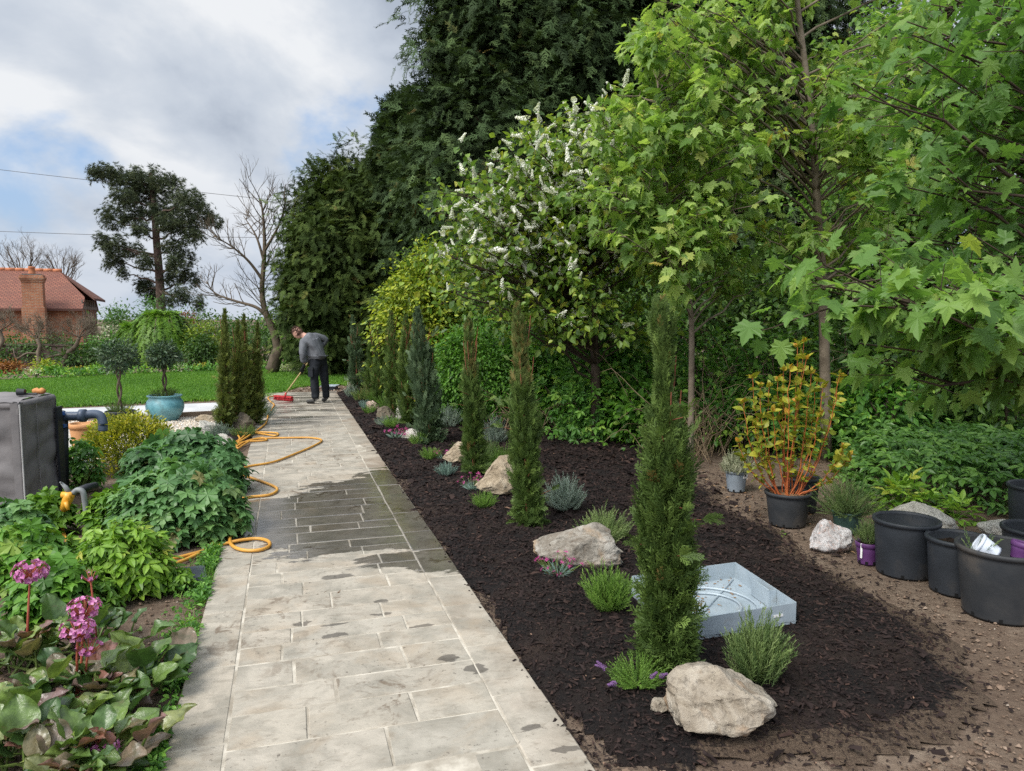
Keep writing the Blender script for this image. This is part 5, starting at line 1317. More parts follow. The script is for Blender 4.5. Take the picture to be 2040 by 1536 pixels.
# ------------------------------------------------------------------ columnar junipers
def juniper(px, pyb, ytop, rpx, mat, seed, n, label, topx=0, bare=None, brown=.0, taper=1.0, size=.13, tplr=("frond", "frond_b"), prof=None, base=None, loose=1.0):
    rg = rng_of(seed); b = base or onbed(px, pyb); Y = b.y; h = A(px, ytop, Y).z - b.z; lean = (A(topx, ytop, Y).x - b.x) / h
    t = thing("juniper", label, "conifer", b); r = rpx * mpp(Y)
    g = Geo(); ax = [np.array((b.x + lean * h * f + .008 * math.sin(4 * f + seed), b.y + .01 * math.sin(5 * f), b.z + h * f * .97 - .02)) for f in np.linspace(0, 1, 12)]
    g.tube(ax, np.linspace(.022, .005, 12), 6, .5)
    axp = np.array(ax)
    f = rg.uniform(0, 1, n) ** .92
    prof = prof or ([0, .06, .3, .55, .8, 1], [.75, 1.0, 1.0, .85, .55, .18])
    rr = r * np.interp(f, *prof)
    if bare:
        k = (f > bare[0]) & (f < bare[1]) & (rg.uniform(size=n) < .5); f, rr = f[~k], rr[~k]
    n = len(f)
    a = rg.uniform(0, 6.283, n); q = np.sqrt(rg.uniform(.05, 1, n))
    lump = 1 + .22 * np.sin(3 * a + f * 17 + seed) + .14 * np.sin(5 * a - f * 29)
    out = np.stack([np.cos(a), np.sin(a), np.zeros(n)], -1)
    fs = size * rg.uniform(.6, 1.25, n) * np.interp(f, [0, .6, .75, 1], [1, .95, .62, .5])
    P = np.stack([np.interp(f, np.linspace(0, 1, 12), axp[:, i]) for i in range(3)], -1) + out * (rr * q * lump * .72)[:, None]
    up = np.interp(f, [0, .12, .3, .7, 1], [.15, .7, 1.15, 1.9, 2.8])
    y = unit(out * (.75 * loose) + np.stack([np.zeros(n), np.zeros(n), up], -1) + rdir(rg, n) * .58)
    P = P - y * fs[:, None] * .45
    P[:, 2] = np.maximum(P[:, 2], b.z + .015)
    nm = unit(out * .8 + rdir(rg, n) * .8 + np.array((0, 0, .3)))
    tt = rg.uniform(0, .62, n) + .24 * q * rg.uniform(size=n)
    if brown: tt = np.where((f > .64) & (rg.uniform(size=n) < brown), rg.uniform(.9, 1.0, n), tt)
    tt = np.where(rg.uniform(size=n) > .994, 1.0, tt)
    c = Geo(); h2 = n // 2
    strew(c, tplr[0], P[:h2], y[:h2], nm[:h2], fs[:h2], tt[:h2]); strew(c, tplr[1], P[h2:], y[h2:], nm[h2:], fs[h2:], tt[h2:])
    # a few stray shoots
    for k in range(int(9 * loose)):
        ff = rg.uniform(.05, .8); aa = rg.uniform(0, 6.283); p = np.array([np.interp(ff, np.linspace(0, 1, 12), axp[:, i]) for i in range(3)])
        o = np.array((math.cos(aa), math.sin(aa), rg.uniform(.1, .8))); p2 = p + o * np.array((1, 1, .6)) * r * rg.uniform(.9, 1.25)
        g.tube([p, p2], [.004, .002], 3, .3, False)
        for j in range(3): strew(c, "frond", [p2], [o + rg.normal(size=3) * .4], [rg.normal(size=3)], size * rg.uniform(.5, .85), rg.uniform(.2, .85))
    # forked shoots inside the upper column
    for k in range(10):
        ff = rg.uniform(.2, .8); i = int(ff * 11); p = axp[i]; aa = rg.uniform(0, 6.283); L = h * .22; p2 = p + np.array((math.cos(aa) * r * .5, math.sin(aa) * r * .5, L))
        if p2[2] < b.z + h: g.tube(bez(p, p2, (math.cos(aa) * r * .2, math.sin(aa) * r * .2, 0), 5), np.linspace(.007, .003, 5), 4, .4, False)
    g.obj("trunk", MATS["bark_red"], t, smooth=True); c.obj("crown", MATS[mat], t)
    return t
def junipers():
    juniper(1338, 1340, 572, 62, "juniper", 501, 2400, "nearest juniper, with a bare reddish stem below its bushy tip, beside the metal tray", 1312, (.71, .83), 0, 1, .145,
            prof=([0, .05, .15, .3, .5, .6, .68, .72, .83, .87, .95, 1], [.85, 1.05, 1.0, .98, 1.0, .84, .66, .42, .22, .34, .50, .20]), loose=1.0)
    juniper(1054, 1052, 588, 40, "juniper", 502, 2000, "juniper with rusty brown tip behind the craggy boulder", 1030, None, .75, 1, .12, prof=([0, .06, .2, .42, .6, .72, .82, .9, 1], [.9, 1.0, .88, .95, .72, .45, .5, .42, .12]))
    juniper(944, 950, 622, 32, "juniper", 503, 1500, "slim juniper with olive brown tip between the tan rocks and the broad blue-green juniper", 935, None, .55, 1, .12, prof=([0, .08, .25, .5, .68, .8, .93, 1], [.95, 1.0, .85, .7, .5, .4, .38, .1]))
    juniper(858, 885, 604, 36, "juniper_blue", 504, 1700, "broad blue-green juniper leaning slightly left, fifth from the far end", 832, None, .05, 1, .15, prof=([0, .08, .3, .6, .85, 1], [.85, 1.0, .95, .85, .5, .12]))
    juniper(812, 850, 620, 24, "juniper", 505, 1100, "dark narrow juniper just behind the broad blue-green one", 808, None, .1, 1, .13)
    juniper(784, 826, 612, 22, "juniper", 506, 1000, "narrow olive juniper standing above the silver clump in the far bed", 778, None, .25, 1, .13)
    juniper(757, 806, 640, 20, "juniper", 507, 800, "narrow green juniper third from the far end of the row", 758, None, .0, 1, .14)
    juniper(738, 798, 628, 18, "juniper", 508, 800, "narrow green juniper second from the far end of the row", 745, None, .0, 1, .14)
    juniper(712, 790, 622, 20, "juniper_blue", 509, 800, "farthest juniper of the row, at the end of the path by the lawn", 703, None, .0, 1, .15)
    # the cluster left of the path
    for i, (px, pyb, yt, rp, lean, lab) in enumerate(((446, 862, 607, 15, 447, "tallest olive juniper of the cluster left of the path, nearest the blue pot"), (470, 856, 632, 17, 474, "olive juniper in the middle front of the cluster left of the path"), (487, 848, 618, 15, 487, "olive juniper behind the mossy rock in the cluster left of the path"), (508, 846, 636, 16, 514, "olive juniper of the left cluster standing nearest to the path"))):
        juniper(px, pyb, yt, rp, "juniper_olive", 520 + i, 900, lab, lean, None, .0, 1, .15, base=G(px, pyb), prof=([0, .1, .4, .7, .9, 1], [1.05, 1.15, .9, .55, .32, .08]), loose=1.5)

# ------------------------------------------------------------------ low plants of the bed
def tuft_plant(name, label, cat, b, h, w, tpl, mat, n, seed, spread=.9, wid=1.0, flower=None, group=None, stiff=.5):
    rg = rng_of(seed); g = Geo()
    a = rg.uniform(0, 6.283, n); q = np.sqrt(rg.uniform(0, 1, n)); o = np.stack([np.cos(a) * q, np.sin(a) * q, np.zeros(n)], -1)
    P = np.array(tuple(b)) + o * w * .30; 
    L = h * rg.uniform(.62, 1.08, n) * (1 - .28 * q)
    y = unit(o * spread * (w / 2) / h * 1.25 + np.array((0, 0, 1.0)) * stiff * 2 * .62 + rdir(rg, n) * .16)
    nm = unit(o + rdir(rg, n) * .8)
    tt = np.clip(rg.uniform(.0, .8, n) + .1 * q, 0, 1)
    if flower is None:
        strew(g, tpl, P, y, nm, L, tt, wid); return g.obj(name, MATS[mat], None, tuple(b), False, label, cat, group)
    t = thing(name, label, cat, b, group); strew(g, tpl, P, y, nm, L, tt, wid); g.obj("foliage", MATS[mat], t)
    fm, fn, fs, ft, fh = flower; f = Geo(); s = Geo()
    i = rg.choice(n, fn); tip = P[i] + y[i] * (L[i] * fh)[:, None] + np.array((0, 0, .01))
    for p0, p1 in zip(P[i], tip): s.tube([tuple(p0), tuple((p0 + p1) / 2 + rg.normal(size=3) * .006), tuple(p1)], .0016, 3, .5, False)
    strew(f, ft, tip, unit(y[i] + rdir(rg, fn) * .4), rdir(rg, fn), fs * rg.uniform(.8, 1.2, fn), rg.uniform(0, 1, fn))
    s.obj("stem", MATS["stem_green"], t); f.obj("blossom", MATS[fm], t)
    return t
def mound_plant(name, label, cat, b, h, w, tpl, mat, n, seed, size, wid=1.0, tint=(0, .9), group=None, upd=.9):
    """a domed little shrub made of many short shoots"""
    rg = rng_of(seed); g = Geo()
    d = rdir(rg, n); d[:, 2] = np.abs(d[:, 2]); q = rg.uniform(.35, 1, n) ** .5
    bump = 1 + .16 * np.sin(4 * np.arctan2(d[:, 1], d[:, 0]) + seed) + .1 * rg.normal(size=n)
    P = np.array(tuple(b)) + d * np.array((w / 2, w / 2, h)) * (q * bump)[:, None] * .86
    y = unit(d * .8 + np.array((0, 0, upd)) + rdir(rg, n) * .35); L = size * rg.uniform(.6, 1.25, n)
    P = P - y * L[:, None] * .5; P[:, 2] = np.maximum(P[:, 2], b.z + .01)
    strew(g, tpl, P, y, unit(d + rdir(rg, n) * .7), L, rg.uniform(tint[0], tint[1], n), wid)
    for k in range(12): g.tube([tuple(np.array(tuple(b)) + rg.normal(size=3) * np.array((.02, .02, 0))), tuple(P[rg.integers(n)])], .003, 3, .05, False)
    return g.obj(name, MATS[mat], None, tuple(b), False, label, cat, group)
def bed_plants():
    tp, mp = tuft_plant, mound_plant
    mp("lavender", "bushy bright green lavender between the craggy boulder and the metal tray", "plant", onbed(1213, 1228), .20, .25, "shoot", "tuft", 260, 601, .15, 1.0, (.1, .9))
    tp("lavender", "small green lavender with dark purple spikes left of the nearest juniper's foot", "plant", onbed(1272, 1372), .13, .21, "shoot_b", "tuft", 190, 602, 1.25, 1.0, ("lavflower", 5, .05, "raceme", 1.7))
    mp("rosemary", "tall feathery rosemary behind the nearest boulder beside the metal tray", "plant", onbed(1508, 1368), .27, .25, "shoot", "rosemary", 330, 603, .17, .9, (.1, .95), upd=1.5)
    mp("lavender", "pale green lavender tucked behind the craggy boulder", "plant", onbed(1205, 1082), .20, .34, "shoot", "rosemary", 230, 604, .16, 1.0, (.4, 1))
    tp("dianthus", "blue-grey dianthus with pink flowers in front of the craggy boulder", "flower", onbed(1112, 1148), .11, .17, "grassblade", "bluegrass", 170, 605, 1.1, .55, ("pinkflower", 34, .026, "tuft", 1.35))
    mp("lavender_bush", "large silvery shrub beside the rusty-tipped juniper", "shrub", onbed(1125, 1022), .29, .34, "shoot", "silver", 330, 606, .13, 1.3, (0, .85))
    mp("lavender", "small bright green tuft in front of the tan pointed boulder", "plant", onbed(963, 1016), .10, .20, "shoot", "tuft", 150, 607, .10, 1.1, (.1, .9))
    mp("lavender", "upright green tuft behind the tan pointed boulder", "plant", onbed(998, 945), .20, .28, "shoot", "tuft", 150, 608, .16, 1.0, (.3, 1))
    tp("dianthus", "blue-grey dianthus with pink flowers left of the tan pointed boulder", "flower", onbed(943, 978), .12, .18, "grassblade", "bluegrass", 130, 609, 1.1, .6, ("pinkflower", 16, .03, "tuft", 1.3))
    mp("silver_plant", "small blue-silver clump below the tan rock of the second nearest group", "plant", onbed(889, 952), .12, .20, "shoot", "bluegrass", 130, 610, .10, 1.3, (0, .9))
    mp("lavender", "small bright green tuft below the broad blue-green juniper", "plant", onbed(857, 918), .11, .21, "shoot", "tuft", 130, 611, .11, 1.1, (.1, .9))
    tp("dianthus", "small dianthus with pink flowers by the tan rock behind the blue-silver clump", "flower", onbed(886, 918), .12, .16, "grassblade", "bluegrass", 90, 612, 1.0, .7, ("pinkflower", 10, .035, "tuft", 1.3))
    mp("lavender", "yellow-green tuft in front of the flat pale rock", "plant", onbed(832, 888), .13, .22, "shoot", "tuft", 110, 613, .12, 1.2, (.2, 1))
    tp("dianthus", "dianthus with pink flowers left of the flat pale rock", "flower", onbed(790, 876), .14, .24, "grassblade", "bluegrass", 110, 614, 1.0, .8, ("pinkflower", 26, .04, "tuft", 1.3))
    mp("lavender", "round green tuft in front of the upright white rock", "plant", onbed(780, 856), .14, .24, "shoot", "tuft", 110, 615, .12, 1.3, (.1, .9))
    mp("silver_plant", "blue-silver clump before the half-buried grey rock", "plant", onbed(766, 850), .16, .28, "shoot", "silver", 120, 616, .12, 1.4, (0, .8))
    mp("lavender", "small green tuft between the far path edge and the pinkish rock", "plant", onbed(738, 826), .12, .22, "shoot", "tuft", 90, 617, .12, 1.4, (.1, .8))
    mp("silver_plant", "dull blue clump left of the small green tuft near the pinkish rock", "plant", onbed(727, 818), .13, .22, "shoot", "bluegrass", 90, 618, .12, 1.4, (0, .7))
    mp("silver_plant", "pale silver clump at the far end of the bark bed by the lawn", "plant", onbed(699, 792), .24, .30, "shoot", "silver", 110, 619, .15, 1.6, (.1, 1))
    mp("low_shrub", "green low plant between the silver clump and the pinkish rock", "plant", onbed(722, 802), .22, .42, "shoot", "juniper", 130, 620, .17, 1.6, (.4, 1))
    mp("low_shrub", "yellow-green low plant beneath the far narrow junipers", "plant", onbed(748, 804), .24, .36, "shoot", "tuft", 120, 621, .16, 1.4, (0, .6))
    mp("low_shrub", "yellow-green plant between the narrow olive juniper and the pinkish rock", "plant", onbed(772, 820), .28, .36, "shoot", "tuft", 110, 622, .18, 1.4, (0, .6))
    mp("lavender_bush", "silvery bush behind the broad blue-green juniper", "shrub", onbed(893, 852), .30, .46, "shoot", "silver", 200, 623, .16, 1.5, (0, .85))
    mp("lavender_bush", "silvery green bush behind the slim olive-tipped juniper", "shrub", onbed(985, 885), .30, .36, "shoot", "silver", 160, 624, .16, 1.4, (0, .6))
    mp("lavender", "green tuft behind the foot of the slim olive-tipped juniper", "plant", onbed(972, 930), .24, .30, "shoot", "rosemary", 120, 625, .16, 1.2, (.1, .8))
    mp("lavender", "green tuft between the broad blue-green juniper and the flat pale rock", "plant", onbed(846, 872), .24, .26, "shoot", "tuft", 100, 626, .16, 1.2, (0, .6))
    mp("low_shrub", "grey-green low shrub at the foot of the left juniper cluster by the path", "shrub", G(520, 832), .30, .5, "shoot", "silver", 150, 627, .17, 1.4, (0, .4))
    mp("low_shrub", "dull green low shrub in front of the mossy rock", "shrub", G(488, 872), .16, .34, "shoot", "juniper", 120, 628, .13, 1.4, (.2, .9))
    mp("low_shrub", "grey-green low shrub between the pale stones and the left juniper cluster", "shrub", G(436, 872), .20, .34, "shoot", "silver", 110, 629, .14, 1.4, (0, .3))
    # scattered tiny green weeds along the near left edge of the path
rocks(); junipers(); bed_plants()
# ------------------------------------------------------------------ pots, tray
mottled("pot_black", (.014, .017, .021), (.025, .029, .035), 3, .52, .12, 60, .4, (.055, .05, .045))
mottled("pot_dusty", (.016, .019, .023), (.032, .033, .035), 4, .6, .12, 60, .35, (.085, .072, .06))
mottled("pot_grey", (.17, .20, .23), (.23, .265, .30), 4, .5, .06, 60, .4)
mottled("pot_green", (.025, .055, .045), (.04, .08, .065), 4, .5, .06, 60, .4)
mottled("pot_purple", (.085, .028, .11), (.12, .042, .15), 4, .45, .06, 60, .4)
mottled("pot_white", (.55, .60, .68), (.68, .73, .8), 5, .4, .0, 60, .4)
mottled("label_white", (.72, .71, .69), (.8, .79, .77), 20, .5, .0, 60, .3)
mottled("print_dark", (.05, .045, .05), (.09, .08, .085), 20, .6, .0, 60, .3)
mottled("slot_shade", (.003, .003, .003), (.006, .006, .006), 4, .9, .0)
mottled("compost", (.018, .013, .010), (.055, .038, .027), 22, .95, 1.0, 70, .1, bdist=.02)
mottled("wood_chip", (.16, .085, .045), (.32, .19, .11), 30, .9, 1.0, 80, .1, bdist=.02)
mottled("blue_glaze", (.06, .19, .23), (.16, .38, .42), 5, .35, .15, 20, .5, (.11, .2, .2))
def mat_galv():
    m, nt, b, out = newmat("galvanised")
    co = nt.node("ShaderNodeTexCoord").outputs["Object"]
    v = nt.node("ShaderNodeTexVoronoi", None, Vector=co, Scale=26.0).outputs["Color"]
    n = nt.noise(co, 5, 6, .6)
    c = nt.mix(.12, nt.ramp(n, [(.3, (.27, .325, .365)), (.7, (.42, .485, .525))]), nt.ramp(v, [(0, (.34, .4, .44)), (1, (.62, .68, .72))]))
    c = nt.mix(nt.ramp(nt.noise(co, 9, 6, .7), [(.58, 0.), (.7, .45)]), c, (.3, .28, .25))
    nt.set(b, "Base_Color", c); b.inputs["Metallic"].default_value = .12
    nt.set(b, "Roughness", nt.ramp(n, [(.3, .36), (.7, .52)])); MATS["galvanised"] = m
mat_galv()
def pot(label, c, d, h, mat, seed=0, soil=None, fill=.85, cat="plant pot", tilt=None, rimh=.03, name="plant_pot", holes=True, taper=.80, lip=.012, group=None):
    t = thing(name, label, cat, c, group); c = Vector(c); r = d / 2; rb = r * taper
    g = Geo(); T = tilt
    rc = lambda z: rb + (r - rb) * z / h
    g.lathe(c, [(.001, .006), (rb - .006, .006), (rb, .0), (rb + .001, .012), (rc(h * .5), h * .5), (rc(h) - lip * .35, h - rimh), (r - lip * .3 - .006, h - .004), (rc(h * .4) - .006, h * .4), (rb - .006, .014), (.001, .014)], 44, .5, T)
    g.obj("pot_body", MATS[mat], t, smooth=True)
    Geo().lathe(c, [(r - lip * .5, h - rimh), (r + lip * .6, h - rimh + .002), (r + lip * .9, h - rimh * .45), (r + lip * .75, h - .003), (r + lip * .2, h + .001), (r - lip * .8, h - .001), (r - lip * .9, h - rimh * .6)], 44, .5, T).obj("rim", MATS[mat], t, smooth=True)
    if holes:
        for k in (4, 5, 6):
            a = k * math.pi / 4 + .25; hg = Geo().box(c + Vector((math.cos(a) * (rb + .0015), math.sin(a) * (rb + .0015), .018)), (.006, .018, .02), a)
            hg.obj("drainage_slot", MATS["slot_shade"], t)  # solid block, the shade inside the slot painted as its black colour
    if soil:
        rg = rng_of(seed); zs = h * fill; rs = rc(zs) - .008; V, F = [(0, 0, .012)], []
        for i in range(1, 8):
            for j in range(28): a = j * math.pi / 14; V.append((rs * i / 7 * math.cos(a), rs * i / 7 * math.sin(a), .012 * (1 - i / 7) + rg.normal() * .005))
        for j in range(28): F.append((0, 1 + j, 1 + (j + 1) % 28))
        for i in range(6):
            for j in range(28): F.append((1 + i * 28 + j, 1 + (i + 1) * 28 + j, 1 + (i + 1) * 28 + (j + 1) % 28, 1 + i * 28 + (j + 1) % 28))
        V = np.array(V); V[:, 2] += zs
        if T is not None: V = V @ np.array(T).T
        Geo().faces(V + np.array(tuple(c)), F).obj("soil", MATS[soil], t, smooth=True)
    return t
def tag_card(parent, p, w, h, rotz, tilt=0.0, mark=True):
    m = Matrix.Rotation(rotz, 3, "Z") @ Matrix.Rotation(tilt, 3, "X")
    o = Geo().box(p, (w, .0015, h), tilt=m).obj("label", MATS["label_white"], parent)
    if mark:
        g = Geo(); c = Vector(p) + m @ Vector((0, -.0018, h * .12)); th = np.linspace(0, 2 * math.pi, 20, endpoint=False)
        V = [tuple(c + m @ Vector((w * .24 * math.cos(a), 0, w * .24 * math.sin(a)))) for a in th]; g.faces(V, [tuple(range(20))])
        for k in range(2):
            q = Vector(p) + m @ Vector((0, -.0018, -h * (.2 + .12 * k))); g.faces([tuple(q + m @ Vector((a * w * .32, 0, b * h * .02))) for a, b in ((-1, -1), (1, -1), (1, 1), (-1, 1))], [(0, 1, 2, 3)])
        g.obj("print", MATS["print_dark"], o)
def pots():
    gp = lambda px, py: G(px, py)
    pot("tall empty black pot between the purple pot and the narrower black pot", gp(1801, 1140), .385, .36, "pot_black", taper=.86)
    pot("black pot half full of brown soil, between the tallest and the dusty black pots", gp(1905, 1176), .35, .335, "pot_black", 3, "compost", .82, taper=.84)
    cpos = gp(1990, 1222); pot("wide dusty black pot holding empty small pots and a rosemary sprig", cpos, .45, .39, "pot_dusty", 4, "compost", .55, taper=.80)
    e = gp(2056, 1140); pot("black pot at the frame's edge under the topmost black pot", e + Vector((.02, 0, 0)), .40, .30, "pot_black", taper=.85)
    pot("black pot standing behind the others at the frame's edge", gp(2062, 1056), .40, .36, "pot_black", taper=.85)
    # things inside the dusty pot
    m1 = Matrix.Rotation(R(-58), 3, "Y") @ Matrix.Rotation(R(-22), 3, "X")
    pot("pale grey-white small pot tipped on its side in the dusty black pot", cpos + Vector((-.055, -.03, .345)), .125, .11, "pot_white", tilt=m1, rimh=.018, holes=False, taper=.76, lip=.005)
    p = pot("small purple pot with white tags lying inside the dusty black pot", cpos + Vector((.06, -.06, .325)), .13, .10, "pot_purple", tilt=Matrix.Rotation(R(14), 3, "Y"), rimh=.03, holes=False, taper=.78, lip=.004)
    tag_card(p, cpos + Vector((.055, -.132, .40)), .036, .048, R(6), R(-12)); tag_card(p, cpos + Vector((.10, -.09, .425)), .05, .04, R(-8), R(-10))
    tuft_plant("rosemary_sprig", "loose rosemary sprig sticking out of the dusty black pot", "plant", cpos + Vector((-.14, .0, .33)), .17, .11, "shoot", "rosemary", 12, 701, 1.4, 1.2)
    # dogwood
    c = gp(1568, 1044); pot("black pot holding the orange-stemmed dogwood", c, .345, .27, "pot_dusty", 5, "wood_chip", .9, taper=.80)
    pot("grey-black pot behind the dogwood's pot", gp(1602, 1022) + Vector((0, .08, 0)), .30, .30, "pot_black", 6, "compost", .9, taper=.8)
    rg = rng_of(710); t = thing("dogwood", "tall dogwood with orange stems and yellow-green leaves in a black pot", "shrub", c + Vector((0, 0, .24))); g, f = Geo(), Geo(); B = np.array(tuple(c)) + np.array((0, 0, .24))
    tips = [(1480, 800, 0), (1498, 755, .1), (1515, 770, -.1), (1530, 770, .0), (1548, 760, .1), (1560, 740, .0), (1573, 735, -.1), (1590, 690, .0), (1602, 682, .05), (1604, 715, -.1), (1616, 745, .0), (1626, 760, .1), (1640, 775, 0), (1672, 750, .0), (1668, 765, .1), (1690, 905, .0), (1680, 890, -.1), (1590, 800, -.12), (1540, 820, -.12), (1505, 850, -.1), (1630, 830, -.1), (1470, 880, .05), (1560, 800, .1), (1610, 790, .1)]
    for px, py, dy in tips:
        q = np.array(A(px, py, c.y + dy)); s = B + np.array(((q[0] - B[0]) * .22 + rg.normal() * .02, dy * .3 + rg.normal() * .02, 0)); L = np.linalg.norm(q - s)
        pts = bez(s, q, (0, 0, -.10 * L) if abs(q[0] - B[0]) < .12 else ((q[0] - B[0]) * .22, 0, -.16 * L), 14, rg, .005)
        g.tube(pts, np.linspace(.0065, .0022, 14), 5, rg.uniform(), False)
        for j in range(3, 14):
            d = unit(pts[j] - pts[j - 1])
            if rg.uniform() < (.9 if j > 5 else .5):
                sd = unit(np.cross(d, rg.normal(size=3)))
                for sg in (-1, 1):
                    lf = (.034 + .02 * rg.uniform()) * (1.1 if j > 8 else .8)
                    strew(f, "leafw", [pts[j]], [d * .55 + sd * sg + rg.normal(size=3) * .25], [np.array((0, 0, 1)) + rg.normal(size=3) * .4], lf * 1.6, rg.uniform(0, .85))
                    if rg.uniform() < .5: strew(f, "leafw", [pts[j] + d * .02], [d * .8 + rg.normal(size=3) * .5], [rg.normal(size=3)], lf, rg.uniform(.2, 1))
        strew(f, "leafw", [pts[-1]] * 5, [unit(pts[-1] - pts[-2]) + rg.normal(size=3) * .45 for _ in range(5)], [rg.normal(size=3) for _ in range(5)], .045, [.9, .6, .4, .95, 1])
    g.obj("stem", MATS["stem_orange"], t, smooth=True); f.obj("foliage", MATS["cornus"], t)
    # grey, green and purple pots with their plants
    c = gp(1466, 978); p = pot("small grey-blue pot with a rounded variegated plant in it", c, .205, .20, "pot_grey", 7, "compost", .9, rimh=.025, taper=.78, lip=.006)
    tag_card(p, c + Vector((.06, -.085, .16)), .045, .04, R(12), 0)
    mound_plant("variegated_plant", "rounded grey and cream variegated plant in the grey-blue pot", "plant", c + Vector((0, 0, .17)), .22, .36, "shoot_b", "thyme", 420, 711, .09, 1.8, (0, 1))
    c = gp(1686, 1060); pot("dark green pot holding a loose rosemary behind the jagged stone", c, .215, .17, "pot_green", 8, "compost", .9, rimh=.022, taper=.8, lip=.006)
    mound_plant("rosemary", "loose grey-green rosemary spilling over the dark green pot", "plant", c + Vector((0, 0, .13)), .27, .46, "shoot", "rosemary", 240, 712, .19, .9, (.0, .8), upd=.3)
    c = gp(1728, 1122); p = pot("small purple pot holding a lavender beside the tallest black pot", c, .155, .15, "pot_purple", 9, "compost", .9, rimh=.032, taper=.78, lip=.005)
    Geo().box(c + Vector((-.066, -.045, .10)), (.012, .0015, .10), R(-35)).obj("label", MATS["label_white"], p)
    mound_plant("lavender", "small grey-green lavender growing in the purple pot", "plant", c + Vector((0, 0, .13)), .16, .17, "shoot", "rosemary", 170, 713, .10, 1.0, (.1, .9), upd=1.5)
def tray():
    fr, br, bl = Vector((1.515, 3.84, 0)), Vector((1.385, 4.5, 0)), Vector((.70, 4.25, 0)); fl = bl + (fr - br)
    c = (fr + bl) / 2; z0 = .03; t = thing("metal_tray", "square galvanised metal tray lying open on the bark behind the nearest juniper", "tray", (c.x, c.y, z0)); H = .115; th = .004
    q = [fl, fr, br, bl]; up = Vector((0, 0, 1))
    Geo().faces([tuple(p + up * (z0 + .012)) for p in q] + [tuple(p + up * (z0 + .016)) for p in q], [(3, 2, 1, 0), (4, 5, 6, 7), (0, 1, 5, 4), (1, 2, 6, 5), (2, 3, 7, 6), (3, 0, 4, 7)]).obj("tray_floor", MATS["galvanised"], t)
    for i in range(4):
        a, b = q[i], q[(i + 1) % 4]; d = (b - a).normalized(); n = Vector((-d.y, d.x, 0)) * th; e = d * (.0 if i % 2 else .001)
        a2, b2 = a + d * .0045, b - d * .0045
        V = [a2 + up * (z0 + .001), b2 + up * (z0 + .001), b2 + up * (z0 + H), a2 + up * (z0 + H)]; W = [v + n for v in V]
        Geo().faces([tuple(v) for v in V + W], [(0, 1, 2, 3), (7, 6, 5, 4), (3, 2, 6, 7), (0, 3, 7, 4), (1, 5, 6, 2), (0, 4, 5, 1)]).obj("side", MATS["galvanised"], t)
    # hinge lug on the inner right side, diagonal braces, two thin arcs on the floor, feet
    d = (br - fr).normalized(); m = fr + (br - fr) * .42; n = Vector((-d.y, d.x, 0)); rz = math.atan2(d.y, d.x)
    Geo().box(m + n * .05 + up * (z0 + .068), (.19, .008, .095), rz).box(m + n * .028 + d * -.09 + up * (z0 + .068), (.006, .045, .095), rz).obj("bracket", MATS["galvanised"], t)
    g = Geo(); g.tube([c + (br - c) * .9 + up * (z0 + .021), c + (fl - c) * .8 + up * (z0 + .021)], .006, 6); g.obj("brace", MATS["galvanised"], t)
    g = Geo()
    for r in (.17, .26):
        pts = [c + Vector((math.cos(a) * r, math.sin(a) * r, z0 + .024)) for a in np.linspace(-.7, 2.6, 22)]; g.tube(pts, .008, 6)
    g.obj("floor_arcs", MATS["galvanised"], t, smooth=True)
    dl = (fr - fl).normalized(); pl = fr - dl * .12 + Vector((-.14, -1, 0)).normalized() * .003 + up * (z0 + .06)
    Geo().box(pl, (.06, .002, .014), math.atan2(dl.y, dl.x)).obj("label", MATS["label_white"], t)
    rg = rng_of(720); n = 60; g = Geo(); u, v = rg.uniform(.3, .95, n), 1 - rg.beta(1, 3, n)
    P = np.array([tuple(fl + (fr - fl) * a + (bl - fl) * b + up * (z0 + .019)) for a, b in zip(u, v)])
    strew(g, "chip", P, np.stack([rg.normal(size=n), rg.normal(size=n), np.zeros(n)], -1), np.tile((0, 0, 1.0), (n, 1)), rg.uniform(.008, .022, n), rg.uniform(.3, 1, n), .5)
    g.obj("tray_litter", MATS["litter"], kind="stuff")
    # small grey lid further off, beyond the man
    p = G(652, 779); tt = thing("grey_box", "small pale grey topped box standing at the edge of the lawn behind the man", "box", p)
    Geo().box(p + Vector((0, .25, .10)), (.34, .4, .02)).box(p + Vector((0, .25, .105)), (.36, .42, .012)).obj("lid_top", MATS["galvanised"], tt)
    Geo().box(p + Vector((0, .25, .045)), (.30, .36, .09)).obj("lid_body", MATS["pot_black"], tt)
pots(); tray()

